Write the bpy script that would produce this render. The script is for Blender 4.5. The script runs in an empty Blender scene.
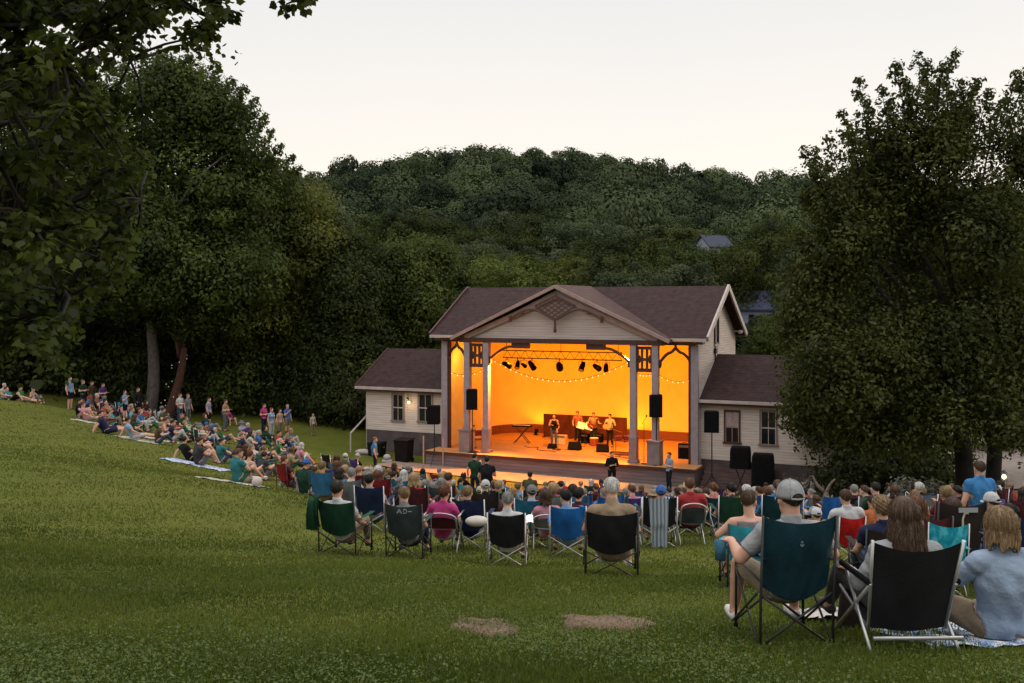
import bpy, bmesh, math, random
import numpy as np
from mathutils import Vector, Matrix, Euler

# ------------------------------------------------------------------ camera, sky, sun, exposure
S = bpy.context.scene
COL = S.collection
FOC, PX0, PY0, CAMZ = 995.6, 512.0, 304.0, 8.5      # focal length in pixels, principal column, horizon row, eye height
cd = bpy.data.cameras.new('camera'); cam = bpy.data.objects.new('camera', cd); COL.objects.link(cam)
cam.location = (0, 0, CAMZ); cam.rotation_euler = (math.radians(90), 0, 0)
cd.sensor_width = 36; cd.lens = 36 * FOC / 1024; cd.shift_y = -(341.5 - PY0) / 1024
cd.clip_start = 0.1; cd.clip_end = 6000
S.camera = cam

SUN_EL, SUN_AZ = 3.0, 60.0                            # degrees; azimuth to the right of the view axis
W = bpy.data.worlds.new('World'); S.world = W; W.use_nodes = True
wn = W.node_tree; wn.nodes.clear()
sky = wn.nodes.new('ShaderNodeTexSky'); sky.sky_type = 'NISHITA'; sky.sun_disc = False
sky.sun_elevation = math.radians(SUN_EL); sky.sun_rotation = math.radians(SUN_AZ)
sky.air_density = 1.0; sky.dust_density = 2.0; sky.ozone_density = 1.2
mixn = wn.nodes.new('ShaderNodeMix'); mixn.data_type = 'RGBA'; mixn.inputs[0].default_value = 0.88
# thin cloud veil over the dusk sky: creamy at the horizon, greyer above it, brightest overhead as under an overcast
_tc = wn.nodes.new('ShaderNodeTexCoord'); _sp = wn.nodes.new('ShaderNodeSeparateXYZ'); wn.links.new(_tc.outputs['Generated'], _sp.inputs[0])
_nz = wn.nodes.new('ShaderNodeTexNoise'); _nz.inputs['Scale'].default_value = 3.0; _nz.inputs['Detail'].default_value = 3; wn.links.new(_tc.outputs['Generated'], _nz.inputs[0])
_ma = wn.nodes.new('ShaderNodeMath'); _ma.operation = 'MULTIPLY_ADD'; _ma.inputs[1].default_value = .06; wn.links.new(_nz.outputs['Fac'], _ma.inputs[0]); wn.links.new(_sp.outputs['Z'], _ma.inputs[2])
_rp = wn.nodes.new('ShaderNodeValToRGB'); _e = _rp.color_ramp.elements
_e[0].position = 0.0; _e[0].color = (.500, .440, .375, 1); _e[1].position = 1.0; _e[1].color = (1.0, 1.0, 1.0, 1)
for _p, _c in ((.13, (.496, .455, .404)), (.21, (.452, .428, .402)), (.34, (.392, .390, .388)), (.5, (.60, .60, .60))):
    _x = _e.new(_p); _x.color = (*_c, 1)
_vm = wn.nodes.new('ShaderNodeVectorMath'); _vm.operation = 'SCALE'; _vm.inputs['Scale'].default_value = 21.2
wn.links.new(_ma.outputs[0], _rp.inputs[0]); wn.links.new(_rp.outputs[0], _vm.inputs[0]); wn.links.new(_vm.outputs[0], mixn.inputs[7])
bg = wn.nodes.new('ShaderNodeBackground'); bg.inputs[1].default_value = 0.115
wo = wn.nodes.new('ShaderNodeOutputWorld')
wn.links.new(sky.outputs[0], mixn.inputs[6]); wn.links.new(mixn.outputs[2], bg.inputs[0]); wn.links.new(bg.outputs[0], wo.inputs[0])

sl = bpy.data.lights.new('sun', 'SUN'); sl.energy = 1.1; sl.angle = math.radians(14); sl.color = (1.0, 0.86, 0.68)
so = bpy.data.objects.new('sun', sl); COL.objects.link(so)
_d = Vector((math.sin(math.radians(SUN_AZ)) * math.cos(math.radians(9)), math.cos(math.radians(SUN_AZ)) * math.cos(math.radians(9)), math.sin(math.radians(9))))
so.rotation_euler = _d.to_track_quat('Z', 'Y').to_euler()

S.view_settings.view_transform = 'Standard'; S.view_settings.look = 'None'
S.view_settings.exposure = 0.0; S.view_settings.gamma = 1.0; S.view_settings.use_curve_mapping = False
S.cycles.use_denoising = True
S.cycles.max_bounces = 6; S.cycles.diffuse_bounces = 3; S.cycles.glossy_bounces = 2; S.cycles.transmission_bounces = 3; S.cycles.transparent_max_bounces = 4

R = math.radians
rng = random.Random(7)
nrg = np.random.default_rng(11)

def at(px, d, z=0.0):
    return Vector(((px - PX0) / FOC * d, d, z))
def at_z(px, py, z):                                  # point on the level z seen at that place
    d = (CAMZ - z) * FOC / (py - PY0)
    return Vector(((px - PX0) / FOC * d, d, z))
def zpix(py, d): return CAMZ - (py - PY0) * d / FOC

# ------------------------------------------------------------------ materials
MATS = {}
def _nt(name):
    m = bpy.data.materials.new(name); m.use_nodes = True
    nt = m.node_tree; b = nt.nodes['Principled BSDF']
    return m, nt, b
def mat(name, col, rough=0.8, noise=0.25, scale=6.0, bump=0.0, bscale=40.0, metal=0.0, spec=0.3, emis=None, es=0.0):
    if name in MATS: return MATS[name]
    m, nt, b = _nt(name); N, L = nt.nodes, nt.links
    b.inputs['Roughness'].default_value = rough; b.inputs['Metallic'].default_value = metal
    b.inputs['Specular IOR Level'].default_value = spec
    if noise > 0:
        tc = N.new('ShaderNodeTexCoord'); oi = N.new('ShaderNodeObjectInfo')
        ad = N.new('ShaderNodeVectorMath'); ad.operation = 'ADD'
        L.new(tc.outputs['Object'], ad.inputs[0]); L.new(oi.outputs['Random'], ad.inputs[1])
        nz = N.new('ShaderNodeTexNoise'); nz.inputs['Scale'].default_value = scale; nz.inputs['Detail'].default_value = 5
        L.new(ad.outputs[0], nz.inputs['Vector'])
        cr = N.new('ShaderNodeValToRGB')
        lo = [c * (1 - noise) for c in col]; hi = [min(1, c * (1 + noise)) for c in col]
        cr.color_ramp.elements[0].position = .3; cr.color_ramp.elements[1].position = .7
        cr.color_ramp.elements[0].color = (*lo, 1); cr.color_ramp.elements[1].color = (*hi, 1)
        L.new(nz.outputs['Fac'], cr.inputs[0]); L.new(cr.outputs[0], b.inputs['Base Color'])
        if bump > 0:
            n2 = N.new('ShaderNodeTexNoise'); n2.inputs['Scale'].default_value = bscale; n2.inputs['Detail'].default_value = 3
            L.new(ad.outputs[0], n2.inputs['Vector'])
            bp = N.new('ShaderNodeBump'); bp.inputs['Strength'].default_value = bump; bp.inputs['Distance'].default_value = .02
            L.new(n2.outputs['Fac'], bp.inputs['Height']); L.new(bp.outputs[0], b.inputs['Normal'])
    else:
        b.inputs['Base Color'].default_value = (*col, 1)
    if emis:
        b.inputs['Emission Color'].default_value = (*emis, 1); b.inputs['Emission Strength'].default_value = es
    MATS[name] = m
    return m

def mat_bands(name, col, axis='Z', pitch=0.12, rough=0.7, dark=0.6, noise=.12, streak=(0.6, 0.6, 8)):
    """boards: a saw-tooth bump with a fine dark joint and weathering."""
    if name in MATS: return MATS[name]
    m, nt, b = _nt(name); N, L = nt.nodes, nt.links
    tc = N.new('ShaderNodeTexCoord'); sp = N.new('ShaderNodeSeparateXYZ'); L.new(tc.outputs['Object'], sp.inputs[0])
    dv = N.new('ShaderNodeMath'); dv.operation = 'DIVIDE'; dv.inputs[1].default_value = pitch; L.new(sp.outputs[axis], dv.inputs[0])
    fr = N.new('ShaderNodeMath'); fr.operation = 'FRACT'; L.new(dv.outputs[0], fr.inputs[0])
    bp = N.new('ShaderNodeBump'); bp.inputs['Strength'].default_value = .8; bp.inputs['Distance'].default_value = .03; bp.invert = True
    L.new(fr.outputs[0], bp.inputs['Height']); L.new(bp.outputs[0], b.inputs['Normal'])
    cr = N.new('ShaderNodeValToRGB'); e = cr.color_ramp.elements
    e[0].position = .0; e[0].color = (dark, dark, dark, 1); e[1].position = .14; e[1].color = (1, 1, 1, 1)
    L.new(fr.outputs[0], cr.inputs[0])
    mp = N.new('ShaderNodeMapping'); mp.inputs['Scale'].default_value = streak; L.new(tc.outputs['Object'], mp.inputs[0])
    nz = N.new('ShaderNodeTexNoise'); nz.inputs['Scale'].default_value = 1.5; nz.inputs['Detail'].default_value = 6; L.new(mp.outputs[0], nz.inputs[0])
    c2 = N.new('ShaderNodeValToRGB'); c2.color_ramp.elements[0].position = .3; c2.color_ramp.elements[1].position = .7
    c2.color_ramp.elements[0].color = (*[c * (1 - noise) for c in col], 1); c2.color_ramp.elements[1].color = (*[min(1, c * (1 + noise)) for c in col], 1)
    L.new(nz.outputs['Fac'], c2.inputs[0])
    mx = N.new('ShaderNodeMix'); mx.data_type = 'RGBA'; mx.blend_type = 'MULTIPLY'; mx.inputs[0].default_value = 1
    L.new(c2.outputs[0], mx.inputs[6]); L.new(cr.outputs[0], mx.inputs[7]); L.new(mx.outputs[2], b.inputs['Base Color'])
    b.inputs['Roughness'].default_value = rough; b.inputs['Specular IOR Level'].default_value = .06
    MATS[name] = m
    return m

def mat_leaf(name, c_lo, c_hi, trans=0.35, rough=.55, gloss=.012, vary=False):
    """leaf surface: hue from a per-leaf attribute; part of the light passes through"""
    if name in MATS: return MATS[name]
    m = bpy.data.materials.new(name); m.use_nodes = True; nt = m.node_tree; N, L = nt.nodes, nt.links; N.clear()
    o = N.new('ShaderNodeOutputMaterial'); at_ = N.new('ShaderNodeAttribute'); at_.attribute_name = 'tint'
    cr = N.new('ShaderNodeValToRGB'); cr.color_ramp.elements[0].color = (*c_lo, 1); cr.color_ramp.elements[1].color = (*c_hi, 1)
    L.new(at_.outputs['Fac'], cr.inputs[0])
    oi = N.new('ShaderNodeObjectInfo'); mr = N.new('ShaderNodeMapRange'); mr.inputs[3].default_value = .62; mr.inputs[4].default_value = 1.38
    L.new(oi.outputs['Random'], mr.inputs[0]); hs = N.new('ShaderNodeHueSaturation'); L.new(mr.outputs[0], hs.inputs['Value']); L.new(cr.outputs[0], hs.inputs['Color'])
    m2r = N.new('ShaderNodeMath'); m2r.operation = 'FRACT'; m7 = N.new('ShaderNodeMath'); m7.operation = 'MULTIPLY'; m7.inputs[1].default_value = 7.31; L.new(oi.outputs['Random'], m7.inputs[0]); L.new(m7.outputs[0], m2r.inputs[0])
    mh = N.new('ShaderNodeMapRange'); mh.inputs[3].default_value = .494; mh.inputs[4].default_value = .522; L.new(m2r.outputs[0], mh.inputs[0]); L.new(mh.outputs[0], hs.inputs['Hue'])
    if not vary: mr.inputs[3].default_value = mr.inputs[4].default_value = 1.0; mh.inputs[3].default_value = mh.inputs[4].default_value = .5
    cr = hs
    df = N.new('ShaderNodeBsdfDiffuse'); tr = N.new('ShaderNodeBsdfTranslucent'); gl = N.new('ShaderNodeBsdfGlossy'); gl.inputs['Roughness'].default_value = rough
    L.new(cr.outputs[0], df.inputs[0]); L.new(cr.outputs[0], tr.inputs[0])
    m1 = N.new('ShaderNodeMixShader'); m1.inputs[0].default_value = trans; L.new(df.outputs[0], m1.inputs[1]); L.new(tr.outputs[0], m1.inputs[2])
    m2 = N.new('ShaderNodeMixShader'); m2.inputs[0].default_value = gloss; L.new(m1.outputs[0], m2.inputs[1]); L.new(gl.outputs[0], m2.inputs[2])
    L.new(m2.outputs[0], o.inputs[0]); MATS[name] = m
    return m

# ------------------------------------------------------------------ mesh helpers
class MB:
    def __init__(s): s.v = []; s.f = []; s.mi = []
    def add(s, vs, fs, mi=0):
        o = len(s.v); s.v += [tuple(v) for v in vs]; s.f += [tuple(i + o for i in f) for f in fs]; s.mi += [mi] * len(fs)
        return s
    def box(s, x0, x1, y0, y1, z0, z1, mi=0, M=None):
        vs = [(x, y, z) for x in (x0, x1) for y in (y0, y1) for z in (z0, z1)]
        if M is not None: vs = [M @ Vector(v) for v in vs]
        return s.add(vs, [(0, 1, 3, 2), (4, 6, 7, 5), (0, 4, 5, 1), (2, 3, 7, 6), (0, 2, 6, 4), (1, 5, 7, 3)], mi)
    def tube(s, pts, r, n=8, mi=0, caps=True):
        pts = [Vector(p) for p in pts]; rs = r if isinstance(r, (list, tuple)) else [r] * len(pts)
        rings = []; up = None
        for i, p in enumerate(pts):
            t = (pts[min(i + 1, len(pts) - 1)] - pts[max(i - 1, 0)])
            t = t.normalized() if t.length > 1e-9 else Vector((0, 0, 1))
            if up is None: up = Vector((0, 0, 1)) if abs(t.z) < .9 else Vector((1, 0, 0))
            a = t.cross(up); a = a.normalized() if a.length > 1e-6 else t.orthogonal().normalized()
            b = a.cross(t).normalized(); up = b
            rings.append([p + (a * math.cos(2 * math.pi * k / n) + b * math.sin(2 * math.pi * k / n)) * rs[i] for k in range(n)])
        vs = [v for rg in rings for v in rg]; fs = []
        for i in range(len(pts) - 1):
            for k in range(n):
                fs.append((i * n + k, i * n + (k + 1) % n, (i + 1) * n + (k + 1) % n, (i + 1) * n + k))
        if caps: fs += [tuple(range(n))[::-1], tuple((len(pts) - 1) * n + k for k in range(n))]
        return s.add(vs, fs, mi)
    def bar(s, a, b, w, h, mi=0, up=(0, 0, 1)):            # rectangular bar from a to b
        a, b = Vector(a), Vector(b); t = (b - a).normalized(); u = Vector(up)
        x = t.cross(u); x = x.normalized() if x.length > 1e-6 else t.orthogonal().normalized(); y = x.cross(t).normalized()
        vs = [p + x * sx * w / 2 + y * sy * h / 2 for p in (a, b) for sx, sy in ((-1, -1), (1, -1), (1, 1), (-1, 1))]
        return s.add(vs, [(0, 3, 2, 1), (4, 5, 6, 7), (0, 1, 5, 4), (1, 2, 6, 5), (2, 3, 7, 6), (3, 0, 4, 7)], mi)
    def prism(s, poly, d, mi=0):                           # closed polygon pushed along vector d
        n = len(poly); d = Vector(d); vs = [Vector(p) for p in poly] + [Vector(p) + d for p in poly]
        fs = [tuple(range(n))[::-1], tuple(range(n, 2 * n))] + [(i, (i + 1) % n, n + (i + 1) % n, n + i) for i in range(n)]
        return s.add(vs, fs, mi)
    def ball(s, c, r, n=10, m=7, mi=0):
        r = r if isinstance(r, (tuple, list)) else (r, r, r); vs = []; fs = []
        for i in range(m + 1):
            th = math.pi * i / m
            for k in range(n):
                ph = 2 * math.pi * k / n
                vs.append((c[0] + r[0] * math.sin(th) * math.cos(ph), c[1] + r[1] * math.sin(th) * math.sin(ph), c[2] + r[2] * math.cos(th)))
        for i in range(m):
            for k in range(n): fs.append((i * n + k, (i + 1) * n + k, (i + 1) * n + (k + 1) % n, i * n + (k + 1) % n))
        return s.add(vs, fs, mi)
    def grid(s, P, mi=0, closed=False):                    # P[i][j] points
        n, m = len(P), len(P[0]); vs = [p for row in P for p in row]; fs = []
        for i in range(n - 1):
            for j in range(m if closed else m - 1): fs.append((i * m + j, i * m + (j + 1) % m, (i + 1) * m + (j + 1) % m, (i + 1) * m + j))
        return s.add(vs, fs, mi)
    def mesh(s, name, mats, smooth=False, fix=True):
        me = bpy.data.meshes.new(name); me.from_pydata([tuple(v) for v in s.v], [], s.f)
        for m in (mats if isinstance(mats, (list, tuple)) else [mats]): me.materials.append(m)
        me.polygons.foreach_set('material_index', s.mi)
        if fix:
            bm = bmesh.new(); bm.from_mesh(me); bmesh.ops.recalc_face_normals(bm, faces=bm.faces); bm.to_mesh(me); bm.free()
        if smooth: me.polygons.foreach_set('use_smooth', [True] * len(me.polygons))
        me.update(); return me
    def build(s, name, mats, parent=None, smooth=False, bevel=0, fix=True):
        o = bpy.data.objects.new(name, s.mesh(name, mats, smooth, fix)); COL.objects.link(o)
        if parent is not None: o.parent = parent
        if bevel:
            b = o.modifiers.new('bevel', 'BEVEL'); b.width = bevel; b.segments = 2; b.limit_method = 'ANGLE'
        return o

def np_mesh(name, V, F, mats, tint=None, smooth=False):
    """V (n,3), F (m,k) -> mesh; tint (n,) becomes a point attribute"""
    me = bpy.data.meshes.new(name); n, (m, k) = len(V), F.shape
    me.vertices.add(n); me.vertices.foreach_set('co', np.ascontiguousarray(V, dtype=np.float32).ravel())
    me.loops.add(m * k); me.loops.foreach_set('vertex_index', np.ascontiguousarray(F, dtype=np.int32).ravel())
    me.polygons.add(m); me.polygons.foreach_set('loop_start', np.arange(0, m * k, k, dtype=np.int32))
    me.polygons.foreach_set('loop_total', np.full(m, k, dtype=np.int32))
    if smooth: me.polygons.foreach_set('use_smooth', np.ones(m, dtype=bool))
    me.update(calc_edges=True)
    if tint is not None:
        a = me.attributes.new('tint', 'FLOAT', 'POINT'); a.data.foreach_set('value', np.ascontiguousarray(tint, dtype=np.float32))
    for mm in (mats if isinstance(mats, (list, tuple)) else [mats]): me.materials.append(mm)
    return me

def link(name, me, parent=None, loc=None, rot=None):
    o = bpy.data.objects.new(name, me); COL.objects.link(o)
    if parent is not None: o.parent = parent
    if loc is not None: o.location = loc
    if rot is not None: o.rotation_euler = rot
    return o
def tag(o, label=None, cat=None, group=None, kind=None):
    if label: o['label'] = label
    if cat: o['category'] = cat
    if group: o['group'] = group
    if kind: o['kind'] = kind
    return o
def thing(name, label, cat, loc=(0, 0, 0), rz=0.0, group=None):
    o = bpy.data.objects.new(name, None); COL.objects.link(o); o.empty_display_size = .2
    o.location = loc; o.rotation_euler = (0, 0, rz)
    return tag(o, label, cat, group)
def copy_tree(o, parent=None):
    c = o.copy(); COL.objects.link(c); c.parent = parent
    for ch in list(o.children): copy_tree(ch, c)
    return c
# ------------------------------------------------------------------ the ground: a hillside bowl that falls towards the stage, a wooded hill behind
BX, BY, BTH = 8.68, 46.4, 0.433                       # right front post of the stage house; turn of its front
BC, BS = math.cos(BTH), math.sin(BTH)
def bl(u, v, z=0.0):                                  # stage-house coordinates -> world
    return Vector((BX + u * BC + v * BS, BY - u * BS + v * BC, z))
CP = []
def _cp(px, py, d): CP.append(((px - PX0) / FOC * d, d, CAMZ - (py - PY0) * d / FOC))
for a in [(790, 645, 6.4), (1000, 640, 6.2), (610, 572, 11.7), (345, 554, 14.6), (508, 566, 14.3), (665, 545, 17), (979, 575, 15), (843, 540, 17.5),
          (240, 482, 25.6), (110, 435, 38), (20, 401, 50), (70, 410, 54), (210, 422, 60), (285, 422, 60), (0, 600, 7.5), (0, 500, 16), (512, 683, 5.0),
          (1024, 683, 4.8), (0, 683, 4.5), (680, 523, 31), (600, 517, 31), (480, 510, 32), (620, 534, 22), (480, 525, 22), (880, 523, 28), (1010, 500, 36), (360, 505, 30), (1000, 478, 46), (1000, 458, 60), (300, 470, 38)]:
    _cp(*a)
for u, v, z in [(-13.6, -4, .35), (-7, -4.5, .25), (0, -4, .15), (4, -1, .15), (7, 0, .2), (-13.6, 4, .4), (-19, .8, .5), (-21, 3, .75), (-7, 8, .5), (6, 8, .4), (-7, 2, .3)]:
    p = bl(u, v); CP.append((p.x, p.y, z))
CP += [(0, 0, 7.15), (-4, -4, 8.1), (5, -4, 7.8), (-14, 8, 7.2), (12, 8, 5.9), (-25, 25, 5.3), (22, 25, 3.6), (-40, 45, 4.6), (30, 45, 1.2), (-35, 68, 3.2), (0, 72, 1.2), (35, 70, 1.0), (-18, 68, 1.6)]
CP = np.array(CP)
def _tps(r): return np.where(r > 1e-9, r * r * np.log(np.maximum(r, 1e-9)), 0.0)
_n = len(CP); _K = _tps(np.linalg.norm(CP[:, None, :2] - CP[None, :, :2], axis=2)) + 3.0 * np.eye(_n)
_P = np.c_[np.ones(_n), CP[:, :2]]
_A = np.block([[_K, _P], [_P.T, np.zeros((3, 3))]]); _w = np.linalg.solve(_A, np.r_[CP[:, 2], np.zeros(3)])
RX = np.array([-400, -200, -110, -77, -45, -12, 17, 46, 75, 108, 185, 400.]); RZ = np.array([24, 33, 39, 43.5, 48.5, 53.8, 53.8, 50, 46, 42.5, 39, 30.]) - 2.2
def ground_np(x, y):
    x = np.asarray(x, float); y = np.asarray(y, float)
    xc = np.clip(x, -42, 32); yc = np.clip(y, -6, 70)
    sh = xc.shape; q = np.c_[xc.ravel(), yc.ravel()]
    r = np.linalg.norm(q[:, None, :] - CP[None, :, :2], axis=2)
    z = _tps(r) @ _w[:_n] + np.c_[np.ones(len(q)), q] @ _w[_n:]
    z = z.reshape(sh)
    far = np.clip((y - 60) / 40, 0, 1); z = z * (1 - far) + np.clip(z, .6, 3) * far
    t = np.clip((y - 88) / (360 - 88), 0, 1); s = t ** 1.12
    ridge = np.interp(x * 360 / np.clip(y, 120, 420), RX, RZ)
    z = z + ridge * s - np.clip((y - 380) / 600, 0, 1) ** 1.3 * 40
    z = z + np.where(y > 100, np.sin(x * .045 + y * .02) * np.sin(y * .037) * 2.2 * t, 0)
    return z
_gx = np.unique(np.r_[np.linspace(-900, -60, 22), np.linspace(-60, 60, 161), np.linspace(60, 900, 22)])
_gy = np.unique(np.r_[np.linspace(-200, -10, 8), np.linspace(-10, 80, 121), np.linspace(80, 420, 41), np.linspace(420, 2500, 14)])
_GX, _GY = np.meshgrid(_gx, _gy); _GZ = np.concatenate([ground_np(_GX[i:i + 20], _GY[i:i + 20]) for i in range(0, len(_gy), 20)])
def gz(x, y):                                         # height of the built sheet (bilinear)
    x = np.asarray(x, float); y = np.asarray(y, float)
    i = np.clip(np.searchsorted(_gx, x) - 1, 0, len(_gx) - 2); j = np.clip(np.searchsorted(_gy, y) - 1, 0, len(_gy) - 2)
    fx = (x - _gx[i]) / (_gx[i + 1] - _gx[i]); fy = (y - _gy[j]) / (_gy[j + 1] - _gy[j])
    return (_GZ[j, i] * (1 - fx) + _GZ[j, i + 1] * fx) * (1 - fy) + (_GZ[j + 1, i] * (1 - fx) + _GZ[j + 1, i + 1] * fx) * fy
def G(x, y): return float(gz(x, y))
def on_ground(px, d):
    p = at(px, d); p.z = G(p.x, p.y); return p

def mat_lawn():
    m, nt, b = _nt('lawn'); N, L = nt.nodes, nt.links
    tc = N.new('ShaderNodeTexCoord')
    def noise(sc, det=4, mapping=None):
        n = N.new('ShaderNodeTexNoise'); n.inputs['Scale'].default_value = sc; n.inputs['Detail'].default_value = det
        if mapping:
            mp = N.new('ShaderNodeMapping'); mp.inputs['Scale'].default_value = mapping; L.new(tc.outputs['Object'], mp.inputs[0]); L.new(mp.outputs[0], n.inputs[0])
        else: L.new(tc.outputs['Object'], n.inputs[0])
        return n
    def ramp(fac, c0, c1, p0=.35, p1=.65):
        r = N.new('ShaderNodeValToRGB'); r.color_ramp.elements[0].position = p0; r.color_ramp.elements[1].position = p1
        r.color_ramp.elements[0].color = (*c0, 1); r.color_ramp.elements[1].color = (*c1, 1); L.new(fac, r.inputs[0]); return r
    def mix(f, a, c):
        x = N.new('ShaderNodeMix'); x.data_type = 'RGBA'
        if isinstance(f, float): x.inputs[0].default_value = f
        else: L.new(f, x.inputs[0])
        L.new(a, x.inputs[6]); L.new(c, x.inputs[7]); return x
    big = ramp(noise(.22, 5).outputs['Fac'], (0.0672, 0.0819, 0.0100), (0.1293, 0.1205, 0.0166))
    mid = ramp(noise(1.6, 6, (1, .45, 1)).outputs['Fac'], (0.0500, 0.0643, 0.0091), (0.1293, 0.1254, 0.0199), .3, .7)
    fine = ramp(noise(26, 6).outputs['Fac'], (0.0362, 0.0498, 0.0058), (0.1422, 0.1431, 0.0250), .3, .75)
    x1 = mix(.5, big.outputs[0], mid.outputs[0]); x2 = mix(.45, x1.outputs[2], fine.outputs[0])
    L.new(x2.outputs[2], b.inputs['Base Color']); b.inputs['Roughness'].default_value = .95; b.inputs['Specular IOR Level'].default_value = .1
    bp = N.new('ShaderNodeBump'); bp.inputs['Strength'].default_value = .7; bp.inputs['Distance'].default_value = .06
    nn = noise(18, 6); L.new(nn.outputs['Fac'], bp.inputs['Height']); L.new(bp.outputs[0], b.inputs['Normal'])
    return m
M_LAWN = mat_lawn()
_nx, _ny = len(_gx), len(_gy)
_F = np.array([(j * _nx + i, j * _nx + i + 1, (j + 1) * _nx + i + 1, (j + 1) * _nx + i) for j in range(_ny - 1) for i in range(_nx - 1)])
tag(link('ground', np_mesh('ground', np.c_[_GX.ravel(), _GY.ravel(), _GZ.ravel()], _F, M_LAWN, smooth=True)), 'sloping green lawn falling towards the lit stage', 'ground', kind='structure')

# grass blades near the viewer
M_GRASS = mat_leaf('grass_blades', (0.037, 0.062, 0.0058), (0.153, 0.180, 0.0290), trans=.45, gloss=.02)
def grass(n, y0, y1, hmin, hmax, wid):
    u = nrg.random(n); y = 1 / (1 / y1 + u * (1 / y0 - 1 / y1)); x = (nrg.random(n) * 1.62 - .81) * y * 1.03
    lo_, hi_ = y0 + (y1 - y0) * .16, y0 + (y1 - y0) * .42; kk = nrg.random(n) < np.minimum(1 if y0 < 5 else np.clip((y - y0) / (lo_ - y0), 0, 1), np.clip((y1 - y) / (y1 - hi_), 0, 1)); x, y = x[kk], y[kk]; n = len(x)
    nx = np.sin(x * 1.7 + y * .6) * np.sin(y * 1.3 - x * .4) + .6 * np.sin(x * 4.1 - y * 2.3)      # clumps of longer grass
    h = (hmin + (hmax - hmin) * nrg.random(n) ** 1.6) * (.75 + .3 * nx.clip(-1, 1.5)) ; h = np.maximum(h, .012)
    mac = np.sin(x * .55 + 1.3 * np.sin(y * .31)) * np.sin(y * .9 + .8 * np.sin(x * .23)) + .8 * np.sin(y * 2.3 + 1.5 * np.sin(x * .35)) * np.sin(x * .21 + y * .3) + .5 * np.sin(x * 1.1 - y * 1.7 + 2)  # worn tint variation; the streak bands put shadowed hollows into the blade colour
    z = gz(x, y); a = nrg.random(n) * 2 * np.pi; lean = nrg.normal(0, .45, n); a2 = nrg.random(n) * 2 * np.pi
    w = wid * (.6 + .8 * nrg.random(n)) * (y / y0) ** .5
    B = np.c_[x, y, z - .004]; D = np.c_[np.cos(a) * w, np.sin(a) * w, np.zeros(n)]
    T = B + np.c_[np.cos(a2) * lean * h, np.sin(a2) * lean * h, h]
    M_ = B + (T - B) * .55 + np.c_[np.zeros(n), np.zeros(n), h * .12]
    F = np.arange(n * 5).reshape(n, 5)
    t = np.clip(.42 + .10 * nx + .13 * mac + nrg.normal(0, .16, n), 0, 1); kp = (y < 26) | ((x - BX) * BS + (y - BY) * BC < -4.3); B[~kp, 2] -= 1; T[~kp, 2] -= 1; M_[~kp, 2] -= 1; V = np.stack([B - D, B + D, M_ + D * .7, T, M_ - D * .7], 1).reshape(-1, 3); tint = np.repeat(t, 5).reshape(n, 5) * np.array([.8, .8, 1, 1.15, 1])
    return V, F, tint.ravel().clip(0, 1)
_a = grass(300000, 4.2, 16, .02, .065, .0032); _b = grass(275000, 7.5, 36, .02, .06, .006)
_c3 = grass(215000, 20, 72, .02, .07, .013)
_me = np_mesh('grass', np.r_[_a[0], _b[0], _c3[0]], np.r_[_a[1], _b[1] + len(_a[0]), _c3[1] + len(_a[0]) + len(_b[0])], M_GRASS, np.r_[_a[2], _b[2], _c3[2]])
tag(link('grass', _me), 'short green grass blades on the near lawn', 'grass', kind='stuff')
# clover and broad weeds
def clover(n):
    u = nrg.random(n); y = 1 / (1 / 11. + u * (1 / 4.2 - 1 / 11.)); x = (nrg.random(n) * 1.6 - .8) * y
    keep = (np.sin(x * 1.3 + 1) * np.sin(y * 1.1 + x * .3) + .5 * np.sin(x * 3.3 + y * 2.1) + nrg.normal(0, .55, n)) > .1; x, y = x[keep], y[keep]; n = len(x)
    z = gz(x, y) + .015 + .035 * nrg.random(n); a = nrg.random(n) * 6.283; s = .004 + .0065 * nrg.random(n)
    ti = nrg.normal(0, .4, (n, 2)); V = []
    for k, (r, th) in enumerate([(0, 0), (.9, -.6), (1.15, -.15), (1.15, .25), (.9, .7)]):
        dx = np.cos(a + th) * s * r * 1.6; dy = np.sin(a + th) * s * r * 1.6
        V.append(np.c_[x + dx, y + dy, z + dx * ti[:, 0] + dy * ti[:, 1]])
    V = np.stack(V, 1).reshape(-1, 3)
    return V, np.arange(n * 5).reshape(n, 5), np.repeat(np.clip(.45 + nrg.normal(0, .22, n), 0, 1), 5)
_c = clover(80000)
tag(link('clover', np_mesh('clover', _c[0], _c[1], mat_leaf('clover_leaf', (0.0288, 0.0562, 0.0094), (0.1080, 0.1440, 0.0360), trans=.25, gloss=.02), _c[2])), 'patches of clover and weed leaves in the near lawn', 'clover', kind='stuff')

# hard surfaces laid on the ground
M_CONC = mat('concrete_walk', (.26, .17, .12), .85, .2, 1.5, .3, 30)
def sheet(name, poly_uv, n, m, mtl, dz, tofn=lambda u, v: bl(u, v)):
    (a, b, c, d) = poly_uv; P = []
    for i in range(n + 1):
        row = []
        for j in range(m + 1):
            s, t = i / n, j / m
            u = (a[0] * (1 - s) + b[0] * s) * (1 - t) + (d[0] * (1 - s) + c[0] * s) * t; v = (a[1] * (1 - s) + b[1] * s) * (1 - t) + (d[1] * (1 - s) + c[1] * s) * t
            p = tofn(u, v); p.z = G(p.x, p.y) + dz; row.append(p)
        P.append(row)
    return MB().grid(P).build(name, mtl, smooth=True)
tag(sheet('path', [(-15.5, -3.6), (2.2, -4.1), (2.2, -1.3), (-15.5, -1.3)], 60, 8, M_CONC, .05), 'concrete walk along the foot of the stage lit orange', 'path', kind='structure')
M_DRIVE = mat('gravel_drive', (.17, .135, .12), .95, .25, 3, .4, 60)
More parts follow.
